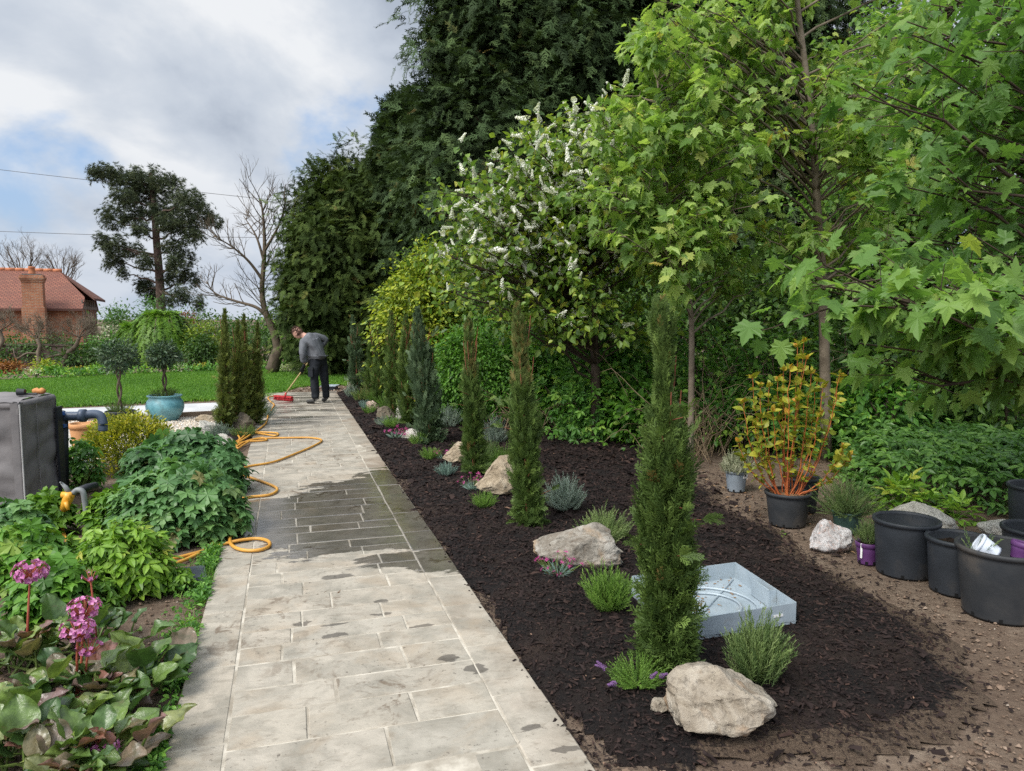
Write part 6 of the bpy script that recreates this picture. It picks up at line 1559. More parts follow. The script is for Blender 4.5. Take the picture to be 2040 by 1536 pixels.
# ------------------------------------------------------------------ blue pot, bay trees
def blue_pot():
    c = G(330, 838); t = thing("glazed_pot", "rounded turquoise glazed pot on the pale gravel holding a bay tree", "plant pot", c)
    s = 1.0; prof = [(.001, .01), (.17, .0), (.19, .02), (.255, .12), (.285, .2), (.288, .25), (.27, .32), (.235, .365), (.235, .385), (.262, .40), (.268, .415), (.25, .42), (.225, .40), (.22, .36), (.001, .35)]
    Geo().lathe(c, prof[:9], 48).obj("pot_body", MATS["blue_glaze"], t, smooth=True)
    Geo().lathe(c, prof[8:14], 48).obj("rim", MATS["blue_glaze"], t, smooth=True)
    Geo().lathe(c, [(.001, .385), (.12, .39), (.222, .375)], 32).obj("soil", MATS["compost"], t, smooth=True)
    mound_plant("underplanting", "low dark green planting filling the top of the turquoise pot", "plant", c + Vector((0, 0, .38)), .13, .50, "shoot", "juniper", 170, 730, .12, 1.5, (.2, .9))
    bay_tree(c + Vector((0, .02, .385)), 680, 706, 33, c.y, 731, "round-headed bay tree with a twisted double stem growing in the turquoise pot")
    c2 = G(241, 846) + Vector((0, .0, 0)); pot("dark low pot behind the yellow bush holding the other bay tree", c2, .42, .22, "pot_black", 10, "compost", .9)
    bay_tree(c2 + Vector((0, 0, .2)), 680, 712, 38, c2.y, 732, "larger round-headed bay tree with a twisted double stem behind the yellow bush")
    mound_plant("underplanting", "dark green low planting at the foot of the larger bay tree", "plant", c2 + Vector((0, 0, .2)), .15, .5, "shoot", "juniper", 150, 733, .12, 1.5, (.1, .8))
blue_pot()
# ------------------------------------------------------------------ covered equipment and its pipes
mottled("cover_cloth", (.145, .135, .135), (.205, .19, .188), 3, .75, .35, 14, .25)
mottled("seam", (.36, .35, .34), (.46, .45, .44), 6, .7, .0)
mottled("pipe_navy", (.045, .062, .095), (.075, .10, .145), 4, .42, .05, 30, .45)
mottled("pipe_dark", (.012, .014, .018), (.022, .025, .03), 4, .5, .05, 30, .4)
mottled("blue_plastic", (.015, .07, .26), (.025, .11, .36), 4, .4, .0, 30, .5)
mottled("yellow_plastic", (.62, .30, .025), (.72, .37, .04), 5, .42, .05, 30, .5)
mottled("grey_plastic", (.16, .17, .17), (.26, .27, .27), 5, .5, .1, 30, .4)
mottled("hose_yellow", (.50, .235, .035), (.62, .32, .06), 3, .42, .05, 30, .45)
mottled("slate", (.035, .042, .052), (.075, .085, .10), 6, .6, .4, 30, .35)
mottled("orange_clay", (.45, .18, .06), (.6, .28, .1), 8, .6, .2)

def equipment():
    N, F = G(36, 801, .97), G(110, 785, .97); d = (F - N); d.z = 0; L = d.length + .0; d.normalize(); l = Vector((-d.y, d.x, 0)); W = 1.5
    t = thing("equipment_cover", "boxy grey fabric cover over garden equipment at the left edge of the planting", "cover", ((N + F) / 2 + l * .7).xy.to_3d())
    bm = bmesh.new(); n = 34
    def wr(p, nrm):
        a = mnoise.fractal(Vector((p.x * 3, p.y * 3, p.z * 2)), 1.0, 2.0, 4) * .032 + abs(mnoise.noise(Vector((p.x * 2.2 + p.z * 2.0, p.y * 2.2, p.z * 4.5)))) * .045
        a += .012 * math.sin(9 * p.z + 3 * mnoise.noise(p * 2)) * (1 if abs(nrm.z) < .5 else .2)
        return p + nrm * (a - .015)
    c0 = N.xy.to_3d(); H = .97; rd = .05
    def grid(o, u, v, nu, nv, nrm):
        vs = []
        for i in range(nu + 1):
            row = []
            for j in range(nv + 1):
                p = o + u * (i / nu) + v * (j / nv); row.append(bm.verts.new(wr(p, nrm)))
            vs.append(row)
        for i in range(nu):
            for j in range(nv): bm.faces.new((vs[i][j], vs[i + 1][j], vs[i + 1][j + 1], vs[i][j + 1]))
    r = -l
    grid(c0 + d * .04, d * (L - .08), Vector((0, 0, H - .04)), 26, 36, r)
    grid(c0 + l * W - l * 0, -l * (W - .0), Vector((0, 0, H - .04)), 40, 36, -d)
    grid(c0 + Vector((0, 0, H)) + l * W, -l * (W - .03), d * L, 40, 26, Vector((0, 0, 1)))
    grid(c0 + d * L, l * W, Vector((0, 0, H - .04)), 40, 26, d)
    bmesh.ops.remove_doubles(bm, verts=bm.verts, dist=.012)
    # close the small gaps along the folded edges
    def strip(o, u, nrm, nu, prof):
        rows = []
        for i in range(nu + 1): rows.append([bm.verts.new(o + u * (i / nu) + q) for q in prof])
        for i in range(nu):
            for j in range(len(prof) - 1): bm.faces.new((rows[i][j], rows[i + 1][j], rows[i + 1][j + 1], rows[i][j + 1]))
    Z = Vector((0, 0, 1))
    strip(c0, d * L, r, 20, [r * -.02 + Z * (H - .07), r * .006 + Z * (H - .05), r * .004 + Z * (H - .02), r * -.012 + Z * (H - .002), r * -.05 + Z * (H + .004)])
    strip(c0, l * W, -d, 30, [-d * -.02 + Z * (H - .07), -d * .006 + Z * (H - .05), -d * .004 + Z * (H - .02), -d * -.012 + Z * (H - .002), -d * -.05 + Z * (H + .004)])
    strip(c0, Z * (H - .01), r, 20, [-d * .008 + l * .06, -d * .006 + l * .01, r * .004 - d * .004, r * .006 + d * .02, r * .004 + d * .07])
    bm.normal_update(); me = bpy.data.meshes.new("fabric"); bm.to_mesh(me); bm.free()
    off = Vector(t.location)
    for v in me.vertices: v.co -= off
    me.materials.append(MATS["cover_cloth"]); me.polygons.foreach_set("use_smooth", np.ones(len(me.polygons), bool)); link("fabric", me, t)
    g = Geo(); g.tube([c0 + r * .014 - d * .012 + Z * z for z in np.linspace(.0, H - .02, 12)], .006, 6); g.obj("corner_seam", MATS["seam"], t)
    g = Geo(); q = c0 + d * L * .40; g.tube([q + r * .017 + Z * z for z in np.linspace(.0, H - .05, 12)], .004, 6); g.obj("side_seam", MATS["cover_cloth"], t)
    # dark slab painting in the shade of the gap where the pipes come out
    o = c0 + d * (L - .03) + r * .034; Geo().box(o + Z * .46, (.10, .02, .80), math.atan2(d.y, d.x)).obj("opening_shade", MATS["pipe_dark"], t)
    # things left on top
    p = G(42, 788, .985); tt = thing("torch", "small black cylindrical lamp lying on the grey fabric cover", "lamp", p)
    Geo().tube([p + Vector((-.03, 0, .03)), p + Vector((.03, .01, .03))], [.032, .026], 12).obj("lamp_body", MATS["pipe_dark"], tt); Geo().tube([p + Vector((.02, .02, .012)), p + Vector((.12, .03, .012))], .009, 8).obj("handle", MATS["pipe_dark"], tt)
    p = G(78, 785, .985); g = Geo(); g.tube([p + Vector((-.05, 0, .025)), p + Vector((-.02, 0, .03)), p + Vector((.0, .0, .024)), p + Vector((.025, 0, .03)), p + Vector((.05, 0, .022))], [.02, .028, .02, .028, .02], 10)
    g.obj("clay_lump", MATS["orange_clay"], None, tuple(p), True, "small orange lump lying at the far corner of the grey fabric cover", "lump")
    # pipework
    Y = 6.85; e = lambda x, y, dy=0.: A(x, y, Y + dy)
    b0 = G(140, 985); t = thing("pipework", "dark blue plastic pipes with elbows and blue unions coming out of the covered box", "pipes", b0)
    k = mpp(Y)
    Geo().tube(smooth_path([e(108, 829), e(125, 829), e(150, 829), e(168, 828)], 4), 9 * k, 16).obj("inlet_pipe", MATS["pipe_navy"], t, smooth=True)
    Geo().tube([e(160, 828), e(170, 828)], 13 * k, 18).tube([e(122, 829), e(127, 829)], 11.5 * k, 18).obj("collar", MATS["pipe_navy"], t, smooth=True)
    Geo().tube(smooth_path([e(168, 827, .02), e(188, 825, .05), e(200, 829, .06), e(205, 842, .06), e(205, 858, .06)], 6), 9 * k, 16).obj("elbow", MATS["pipe_navy"], t, smooth=True)
    Geo().tube([e(127, 835), e(128, 900), e(129, 1000)], 8 * k, 14).obj("drop_pipe", MATS["pipe_dark"], t, smooth=True)
    Geo().tube([e(116, 835, -.1), e(117, 900, -.1), e(118, 990, -.1)], 5 * k, 12).obj("riser_pipe", MATS["pipe_dark"], t, smooth=True)
    Geo().box(e(122, 824, -.06), (.04, .05, .03)).box(e(125, 848, -.03), (.055, .05, .03)).obj("union", MATS["blue_plastic"], t)
    g = Geo(); g.tube([e(116, 905, -.12), e(124, 903, -.13)], 4 * k, 8); g.obj("clip", MATS["seam"], t)
    p = G(172, 905); tt = thing("valve_handle", "bright blue valve handle standing beside the yellow bush", "valve", p); q = A(174, 862, p.y)
    Geo().tube([p + Vector((0, 0, .0)), q + Vector((0, 0, -.02))], .02, 10).box(q, (.05, .035, .13)).box(q + Vector((.01, 0, -.06)), (.09, .05, .035)).obj("valve_body", MATS["blue_plastic"], tt)
    c = G(170, 880); c.y += .35; pot("pale terracotta pot on the gravel behind the blue valve handle", A(168, 876, 8.7).xy.to_3d(), .30, .42, "terracotta_pale", 11, "compost", .9, taper=.7, rimh=.06, holes=False)
    # yellow valve with tap
    Y = 5.55; e = lambda x, y, dy=0.: A(x, y, Y + dy); k = mpp(Y); b0 = G(150, 1075); t = thing("water_valve", "yellow valve and grey tap feeding the hose in front of the covered box", "valve", b0)
    Geo().tube([e(140, 982), e(137, 990), e(131, 1004), e(125, 1018)], [10 * k, 10.5 * k, 9 * k, 6 * k], 16).tube([e(124, 986, -.01), e(145, 986, -.01)], 6.5 * k, 12).tube([e(131, 1000, -.04), e(136, 1016, -.05)], [5 * k, 3 * k], 10).obj("valve_body", MATS["yellow_plastic"], t, smooth=True)
    Geo().tube([e(122, 962), e(130, 970), e(138, 982)], [2.2 * k, 4.5 * k, 5.5 * k], 12).tube([e(120, 961, -.03), e(126, 963, .03)], 1.6 * k, 8).obj("tap", MATS["grey_plastic"], t, smooth=True)
    Geo().tube(smooth_path([e(146, 982), e(155, 976), e(165, 980), e(169, 1000), e(172, 1028), e(174, 1070)], 6), [5.5 * k] * 31, 14).obj("standpipe", MATS["grey_plastic"], t, smooth=True)
    Geo().tube([e(156, 976, .04), e(172, 972, .10), e(190, 968, .2)], [6 * k, 8 * k, 8 * k], 14).obj("filter", MATS["pipe_dark"], t, smooth=True)
    Geo().tube([e(122, 1014), e(121, 1022)], 7.5 * k, 14).obj("hose_coupling", MATS["pipe_dark"], t, smooth=True)

def hoses():
    r = .0125; zp = .034 + r
    def g_(px, py, z=zp): return G(px, py, z)
    e = lambda x, y: A(x, y, 5.55)
    pts = [e(122, 1018), e(122, 1035), e(126, 1060), A(140, 1090, 5.3), A(152, 1105, 5.1)] + [g_(200, 1125, .06), g_(270, 1130, .05), g_(345, 1113, .03), g_(400, 1099, .03), g_(440, 1086, .035), g_(475, 1077), g_(512, 1073), g_(534, 1078), g_(536, 1088), g_(515, 1096), g_(485, 1096), g_(464, 1088), g_(458, 1075), g_(463, 1060), g_(470, 1040),
           g_(472, 1015), g_(475, 996), g_(500, 990), g_(535, 986), g_(551, 978), g_(548, 970), g_(522, 959), g_(498, 951), g_(478, 942), g_(476, 935), g_(500, 928), g_(545, 920), g_(590, 903), g_(625, 888), g_(641, 877), g_(620, 872), g_(580, 872), g_(535, 873), g_(505, 876), g_(485, 886), g_(474, 893), g_(470, 886), g_(490, 880), g_(530, 877), g_(520, 872), g_(488, 880), g_(470, 890), g_(478, 876), g_(498, 862),
           g_(520, 864), g_(548, 868), g_(552, 863), g_(520, 861), g_(490, 863), g_(475, 861), g_(474, 866), g_(477, 875), g_(462, 884)]
    sp = smooth_path(pts, 7); sp[:, 2] += 0
    o = Geo().tube(sp, r, 9).obj("garden_hose", MATS["hose_yellow"], None, tuple(G(300, 1120)), True, "long orange-yellow hose looping from the yellow valve over the wet paving", "hose")
    pts = [g_(455, 889), g_(470, 884), g_(490, 872), g_(508, 860), g_(522, 850), g_(530, 842), g_(535, 826), g_(543, 812), g_(546, 806), g_(538, 799), g_(534, 792), g_(545, 789), g_(553, 788)]
    Geo().tube(smooth_path(pts, 7), r, 9).obj("garden_hose", MATS["hose_yellow"], None, tuple(G(520, 850)), True, "yellow hose running along the far left path edge to the broom", "hose")
    pts = [g_(112, 1119, .22), g_(126, 1116, .21), g_(150, 1122, .20)]
    t = thing("hose_end", "short yellow hose end with a connector among the leaves below the valve", "hose", G(126, 1150))
    Geo().tube(smooth_path(pts[1:], 6), .014, 10).obj("hose_piece", MATS["hose_yellow"], t, smooth=True); Geo().tube(pts[:2], [.012, .018], 10).obj("connector", MATS["grey_plastic"], t, smooth=True)
    pts = [g_(250, 1150, .03), g_(300, 1136, .03), g_(345, 1124, .02), g_(385, 1108, .02), g_(415, 1090, .03), g_(438, 1066, .04), g_(450, 1035, .04), g_(430, 1010, .05)]
    Geo().tube(smooth_path(pts, 7), r, 9).obj("garden_hose", MATS["hose_yellow"], None, tuple(G(400, 1100)), True, "second strand of yellow hose passing under the dark green mound beside the slate lid", "hose")
    p = G(316, 1070, .1); Geo().tube([G(296, 1080, .14), p, G(330, 1056, .09)], r, 9).obj("garden_hose", MATS["hose_yellow"], None, tuple(p), True, "short stretch of yellow hose showing between the two leafy mounds", "hose")

# ------------------------------------------------------------------ left planting
def leaf_mound(name, label, cat, c, rx, ry, h, tpl, mat, size, n, seed, tint=(0, .9), wid=1.0, droop=.5, group=None):
    rg = rng_of(seed); t = thing(name, label, cat, (c[0], c[1], 0), group); g = Geo()
    d = rdir(rg, n); d[:, 2] = np.abs(d[:, 2]) ** .72; q = rg.uniform(.72, 1.03, n)
    bump = 1 + .13 * wob2(d[:, 0] * 2 + c[0], d[:, 1] * 2 + d[:, 2], 1.6, seed)
    P = np.array((c[0], c[1], .02)) + d * np.array((rx, ry, h)) * (q * bump)[:, None]
    y = unit(d * np.array((1, 1, .35)) + rdir(rg, n) * .55 + np.array((0, 0, -droop)))
    nm = unit(d * .8 + np.array((0, 0, .75)) + rdir(rg, n) * .3); L = size * rg.uniform(.6, 1.2, n)
    tt = np.clip(rg.uniform(tint[0], tint[1], n) - .35 * (q < .82) * 0 + (rg.uniform(size=n) > .975) * .4, 0, 1)
    strew(g, tpl, P - y * L[:, None] * .45, y, nm, L, tt, wid); g.obj("foliage", MATS[mat], t)
    s = Geo()
    for i in range(0, n, max(1, n // 160)): s.tube([(c[0] + rg.normal() * rx * .2, c[1] + rg.normal() * ry * .2, 0), tuple(P[i] * .6 + np.array((c[0], c[1], h * .3)) * .4), tuple(P[i])], .003, 3, .3, False)
    s.obj("stem", MATS["stem_green"], t); return t
def T_big(seed, ruffle=.05, cup=.25, w=.78):
    rr = random.Random(seed); nu, nv = 12, 14; V, F = [], []
    for j in range(nv + 1):
        v = j / nv; wd = w * .5 * (math.sin(math.pi * min(1, v * .93 + .07) ** .8) ** .62) * (1 if j < nv else .25)
        for i in range(nu + 1):
            u = i / nu * 2 - 1
            z = cup * .35 * u * u * wd * 2 - .30 * v * v + ruffle * abs(u) ** 3 * math.sin(9 * v + seed * 1.7 + (2 if u > 0 else 0)) + .020 * math.sin(24 * v - 9 * abs(u) + seed) * (.25 + abs(u)) * (1 - .5 * v) + .035 * abs(u) ** 4 * math.sin(17 * v + 2.3 * seed + (1.3 if u > 0 else 0)) - .03 * math.exp(-(u * 6) ** 2)
            V.append((u * wd, v, z))
    for j in range(nv):
        for i in range(nu): a = j * (nu + 1) + i; F.append((a, a + 1, a + nu + 2, a + nu + 1))
    return _tpl(V, F)
for s_ in range(4): TP["big%d" % s_] = T_big(s_, .04 + .02 * s_, .2 + .12 * s_, .74 + .05 * s_)
mottled("bergenia_leaf", (.1, .1, .1), (.2, .2, .2), 5)
def mat_bergenia():
    m, nt, b, out = newmat("bergenia_leaf")
    co = nt.node("ShaderNodeTexCoord").outputs["Object"]
    c = nt.ramp(tint_out(nt), [(0, (.04, .09, .024)), (.35, (.08, .15, .036)), (.65, (.145, .225, .05)), (.8, (.22, .29, .07)), (.87, (.22, .18, .10)), (.93, (.19, .12, .115)), (1, (.28, .10, .06))])
    n = nt.noise(co, 22, 6, .65, .4)
    c = nt.mix(nt.ramp(n, [(.38, .55), (.58, 0.)]), c, (.03, .05, .018))
    c = nt.mix(nt.ramp(nt.noise(co, 9, 5, .7, .5), [(.6, 0.), (.74, .6)]), c, (.2, .1, .06))
    nt.set(b, "Base_Color", c); b.inputs["Roughness"].default_value = .27; b.inputs["Specular IOR Level"].default_value = .5
    nt.l.new(nt.node("ShaderNodeBump", None, Strength=.6, Distance=.006, Height=nt.noise(co, 42, 5, .6, .8)).outputs[0], b.inputs["Normal"])
    tr = nt.node("ShaderNodeBsdfTranslucent"); nt.l.new(nt.mix(1.0, c, (1.5, 1.6, .8), "MULTIPLY"), tr.inputs["Color"])
    mx = nt.node("ShaderNodeMixShader", None, i0=.18); nt.l.new(b.outputs[0], mx.inputs[1]); nt.l.new(tr.outputs[0], mx.inputs[2]); nt.l.new(mx.outputs[0], out.inputs["Surface"])
    MATS["bergenia_leaf"] = m
mat_bergenia()
def bergenia(label, px, py, n, seed, size, flowers, r=.2):
    rg = rng_of(seed); b = G(px, py); t = thing("bergenia", label, "plant", b); g, s = Geo(), Geo()
    for k in range(n):
        a = k * 2.4 + rg.uniform(-.3, .3); q = (k / n) ** .6; el = rg.uniform(.95, 1.4) * (1 - q) + rg.uniform(.2, .85) * q
        o = np.array((math.cos(a), math.sin(a), 0)); L = size * rg.uniform(.6, 1.1)
        st = np.array(tuple(b)) + np.array((rg.normal() * r * .4, rg.normal() * r * .4, .01)); hp = st + o * r * q * rg.uniform(.5, 1.1) + np.array((0, 0, .03 + .11 * (1 - q) * rg.uniform(.4, 1.2) + .05 * rg.uniform()))
        s.tube([tuple(st), tuple((st + hp) / 2 + np.array((0, 0, .02))), tuple(hp)], [.006, .005, .004], 5, .5, False)
        y = unit(o * math.cos(el) + np.array((0, 0, math.sin(el))) + rg.normal(size=3) * .12)
        nm = unit(np.array((0, 0, 1.0)) * math.cos(el) - o * math.sin(el) * .8 + rg.normal(size=3) * .25)
        tt = rg.uniform(0, .84) if rg.uniform() < .70 else rg.uniform(.86, 1)
        strew(g, "big%d" % rg.integers(4), [hp], [y], [nm], L, tt)
    g.obj("foliage", MATS["bergenia_leaf"], t, smooth=True); s.obj("leaf_stalk", MATS["stem_green"], t)
    for fx, fy, dY, nf, sc in flowers:
        q = np.array(A(fx, fy, b.y + dY)); st = np.array((b.x * .5 + q[0] * .5, b.y * .6 + q[1] * .4, .02)); fs, fl = Geo(), Geo()
        pts = bez(st, q, ((q[0] - st[0]) * -.2, 0, 0), 8); fs.tube(pts, np.linspace(.007, .004, 8), 7, .5, False)
        for k in range(nf):
            dd = rdir(rg, 1)[0] * np.array((.055, .05, .038)) * sc; dd[2] = dd[2] * .9 + .012; p = q + dd; fs.tube([tuple(q - np.array((0, 0, .03))), tuple(p)], .0018, 3, .5, False)
            yv = unit(dd + np.array((0, 0, .01)) + rg.normal(size=3) * .01)
            for j in range(5):
                a = j * 1.2566; xx = unit(np.cross(yv, (.3, .2, .9))); zz = np.cross(yv, xx); pd_ = xx * math.cos(a) + zz * math.sin(a)
                strew(fl, "leafw", [p], [pd_ * .9 + yv * .55], [yv - pd_ * .5], .0125 * sc * rg.uniform(.8, 1.2), rg.uniform(0, 1), 1.2)
        st_ = fs.obj("flower_stem", MATS["stem_red"], t, smooth=True); fl.obj("flower_head", MATS["mauveflower"], st_)
def left_bed():
    e = lambda px, py, w, h: None
    def M(name, label, cat, px, pyb, wpx, ytop, tpl, mat, size, n, seed, **k):
        Y = G(px, pyb).y; r = wpx * mpp(Y) / 2; Yc = Y + r * .7; c = A(px, 700, Yc); h = A(px, ytop, Yc).z
        return leaf_mound(name, label, cat, (c.x, Yc), wpx * mpp(Yc) / 2, r * k.pop("dep", .8), h, tpl, mat, size, n, seed, **k)
    M("geranium", "large dark green mound of cut leaves spreading to the path edge, behind the lower mound", "plant", 362, 1010, 275, 872, "palm", "geranium", .12, 820, 801, tint=(0, .62), dep=.75)
    M("geranium", "lighter green mound of cut leaves beside the hose loop, in front of the dark mound", "plant", 345, 1100, 285, 938, "palm", "geranium", .12, 860, 802, tint=(.2, .9), dep=.7)
    M("box_bush", "yellow-topped small-leaved bush beside the pipes", "bush", 248, 955, 205, 826, "leaf", "yellowbox", .042, 7500, 803, tint=(0, 1), droop=-.6, dep=.75)
    M("dicentra", "dark green leafy plant with small white flowers at the foot of the pipes", "plant", 150, 985, 90, 880, "tri", "broad", .12, 200, 804, tint=(0, .8), dep=.8)
    M("geranium", "yellow-green cut leaves between the water valve and the lighter mound", "plant", 215, 1075, 150, 985, "palm", "lime", .11, 200, 805, tint=(0, .75))
    M("lime_plant", "bright lime green leafy clump in front of the water valve", "plant", 228, 1205, 205, 1048, "tri", "lime", .12, 420, 806, tint=(.15, .95))
    M("lime_plant", "olive green clump at the foot of the grey cover", "plant", 75, 1075, 130, 990, "palm", "lime", .12, 170, 807, tint=(0, .5))
    M("lime_plant", "yellow-green clump left of the bright lime clump, around the hose end", "plant", 130, 1170, 150, 1075, "tri", "lime", .10, 200, 808, tint=(0, .7))
    M("meadow_geranium", "pale green finely cut leaves at the frame's edge behind the tall mauve flower", "plant", 30, 1190, 170, 1050, "palm", "hedge", .10, 260, 809, tint=(.2, 1))
    M("meadow_geranium", "small green clump at the edge of the slate lid", "plant", 330, 1190, 80, 1140, "tri", "lime", .08, 90, 810, tint=(0, .7))
    M("meadow_geranium", "pale cut-leaved clump at the frame's edge just below the grey cover", "plant", 10, 1130, 150, 1010, "palm", "geranium", .11, 220, 811, tint=(.1, .8))
    M("meadow_geranium", "low green clump behind the tallest mauve bergenia flower", "plant", 75, 1260, 190, 1130, "palm", "hedge", .10, 240, 812, tint=(.0, .9))
    M("meadow_geranium", "light green clump to the right of the tallest mauve flower", "plant", 150, 1235, 130, 1150, "tri", "lime", .09, 140, 813, tint=(0, .6))
    rg = rng_of(815); f = Geo(); b = A(165, 940, 6.9); P = np.array([tuple(A(x, y, 6.75)) for x, y in zip(rg.uniform(150, 185, 26), rg.uniform(895, 935, 26))])
    t = thing("white_flowers", "sprig of tiny white heart flowers against the dark leaves by the pipes", "flower", G(165, 985)); strew(f, "tuft", P, rdir(rg, 26), rdir(rg, 26), .014, 1.0); f.obj("blossom", MATS["blossom"], t)
    s = Geo()
    for k in range(5): s.tube(smooth_path([G(160, 985), P[k * 5] + np.array((0, .05, .02)), P[k * 5]], 4), .002, 3, .5, False)
    s.obj("stem", MATS["stem_green"], t)
    bergenia("bergenia with a big mauve flower head on a red stem, tallest, by the frame's edge", 40, 1330, 44, 821, .14, [(60, 1142, .10, 74, 1.35)], .22)
    bergenia("bergenia with a two-tiered mauve flower spike in the middle of the near bed", 145, 1410, 50, 822, .145, [(168, 1215, .05, 56, 1.15), (155, 1258, -.02, 54, 1.15), (178, 1292, .0, 30, .9)], .22)
    bergenia("bergenia with broad glossy leaves nearest the paving edge", 232, 1395, 36, 823, .15, [], .2)
    bergenia("bergenia with a low round mauve flower head beside the paving's near end", 195, 1560, 44, 824, .13, [(203, 1490, .05, 64, 1.0)], .2)
    bergenia("bergenia with reddish old leaves in the bottom corner of the frame", 60, 1520, 60, 825, .135, [], .26)
    bergenia("bergenia with reddening flower stems behind the two-tiered one", 200, 1300, 24, 826, .13, [(180, 1150, .05, 16, .7)], .16)
    # weeds along the paving edge
    n = 5200; pts = []
    s_ = rg.uniform(2.1, 5.6, n); w_ = W0 - np.abs(rg.normal(size=n)) * .09 * (1.25 - .12 * s_) - .0
    patch = wob2(s_ * 2.2, w_ * 4, 1.0, 4.) + .25
    k = rg.uniform(size=n) < np.clip(patch * 1.6 + .15, .04, 1); lw, ls = ws(G(372, 1160)); k &= np.hypot(w_ - lw, s_ - ls) > .19; s_, w_ = s_[k], w_[k]; n = len(s_)
    P = np.outer(w_, PN) + np.outer(s_, PD); P[:, 2] = rg.uniform(.01, .06, n)
    g = Geo(); h = n // 2
    strew(g, "tri", P[:h], unit(rdir(rg, h) + np.array((.15, 0, .1))), unit(np.array((0, 0, 1.0)) + rdir(rg, h) * .5), rg.uniform(.02, .055, h), rg.uniform(0, .9, h))
    strew(g, "leaf", P[h:], unit(rdir(rg, n - h) + np.array((.15, 0, .1))), unit(np.array((0, 0, 1.0)) + rdir(rg, n - h) * .6), rg.uniform(.015, .045, n - h), rg.uniform(0, .9, n - h))
    m = 500; s2 = np.concatenate([rg.normal(size=m // 2) * .2 + 3.9, rg.normal(size=m // 2) * .2 + 5.0]); w2 = W0 - np.abs(rg.normal(size=m)) * .07; Q = np.outer(w2, PN) + np.outer(s2, PD)
    strew(g, "grassblade", Q, np.stack([rg.normal(size=m) * .4, rg.normal(size=m) * .4, np.ones(m)], -1), rdir(rg, m), rg.uniform(.04, .11, m), rg.uniform(.2, 1, m), .6)
    g.obj("weeds", MATS["broad"], kind="stuff")
    # dead stalks and leaves on the soil
    g = Geo(); n = 700; x = rg.uniform(-1.6, -.8, n); y = rg.uniform(3.2, 4.9, n)
    strew(g, "bladen", np.stack([x, y, rg.uniform(.004, .02, n)], -1), np.stack([rg.normal(size=n), rg.normal(size=n), rg.normal(size=n) * .1], -1), np.stack([np.zeros(n), np.zeros(n), np.ones(n)], -1) + rdir(rg, n) * .3, rg.uniform(.02, .09, n), rg.uniform(0, 1, n))
    g.obj("dry_litter", MATS["litter"], kind="stuff")
    p = G(372, 1160); t = thing("slate_lid", "square dark slate-grey box lid set in the soil beside the paving", "box lid", p)
    m = Matrix.Rotation(-PYAW + .15, 3, "Z")
    Geo().box(p + Vector((0, 0, .05)), (.20, .24, .02), tilt=m).obj("panel", MATS["slate"], t); Geo().box(p + Vector((0, 0, .02)), (.225, .265, .06), tilt=m).obj("box_frame", MATS["slate"], t)
equipment(); hoses(); left_bed()

# ------------------------------------------------------------------ the man with the broom
mottled("skin", (.50, .27, .20), (.58, .33, .25), 14, .55, .1, 60, .35)
mottled("hair", (.035, .02, .012), (.085, .05, .03), 40, .6, .8, 90, .3)
mottled("shirt", (.105, .11, .122), (.15, .155, .168), 5, .85, .35, 16, .15, bdist=.02)
mottled("trousers", (.012, .014, .018), (.026, .029, .034), 5, .85, .4, 16, .15, bdist=.02)
mottled("boot", (.022, .02, .018), (.045, .042, .038), 8, .6, .3, 30, .3)
mottled("glove", (.010, .011, .013), (.022, .023, .026), 12, .8, .3, 40, .2)
mottled("broom_red", (.36, .022, .028), (.46, .035, .04), 10, .6, .2, 60, .3)
mottled("broom_wood", (.34, .25, .1), (.46, .36, .17), 6, .6, .1, 40, .3)
def skin_arrays(pts, edges, root=0, sub=2):
    me = bpy.data.meshes.new("tmp"); me.from_pydata([tuple(p[:3]) for p in pts], edges, []); o = bpy.data.objects.new("tmp", me); COL.objects.link(o)
    sk = o.modifiers.new("skin", "SKIN"); sk.use_smooth_shade = True
    if not me.skin_vertices: me.attributes.new("skin", "FLOAT", "POINT")
    sv = me.skin_vertices[0].data
    for i, p in enumerate(pts):
        sv[i].radius = (p[3], p[4] if len(p) > 4 else p[3]); sv[i].use_root = i == root
    ss = o.modifiers.new("sub", "SUBSURF"); ss.levels = ss.render_levels = sub
    dg = bpy.context.evaluated_depsgraph_get(); dg.update(); ev = o.evaluated_get(dg); m2 = ev.to_mesh()
    V = [tuple(v.co) for v in m2.vertices]; F = [tuple(p.vertices) for p in m2.polygons]; ev.to_mesh_clear()
    bpy.data.objects.remove(o); bpy.data.meshes.remove(me); return V, F
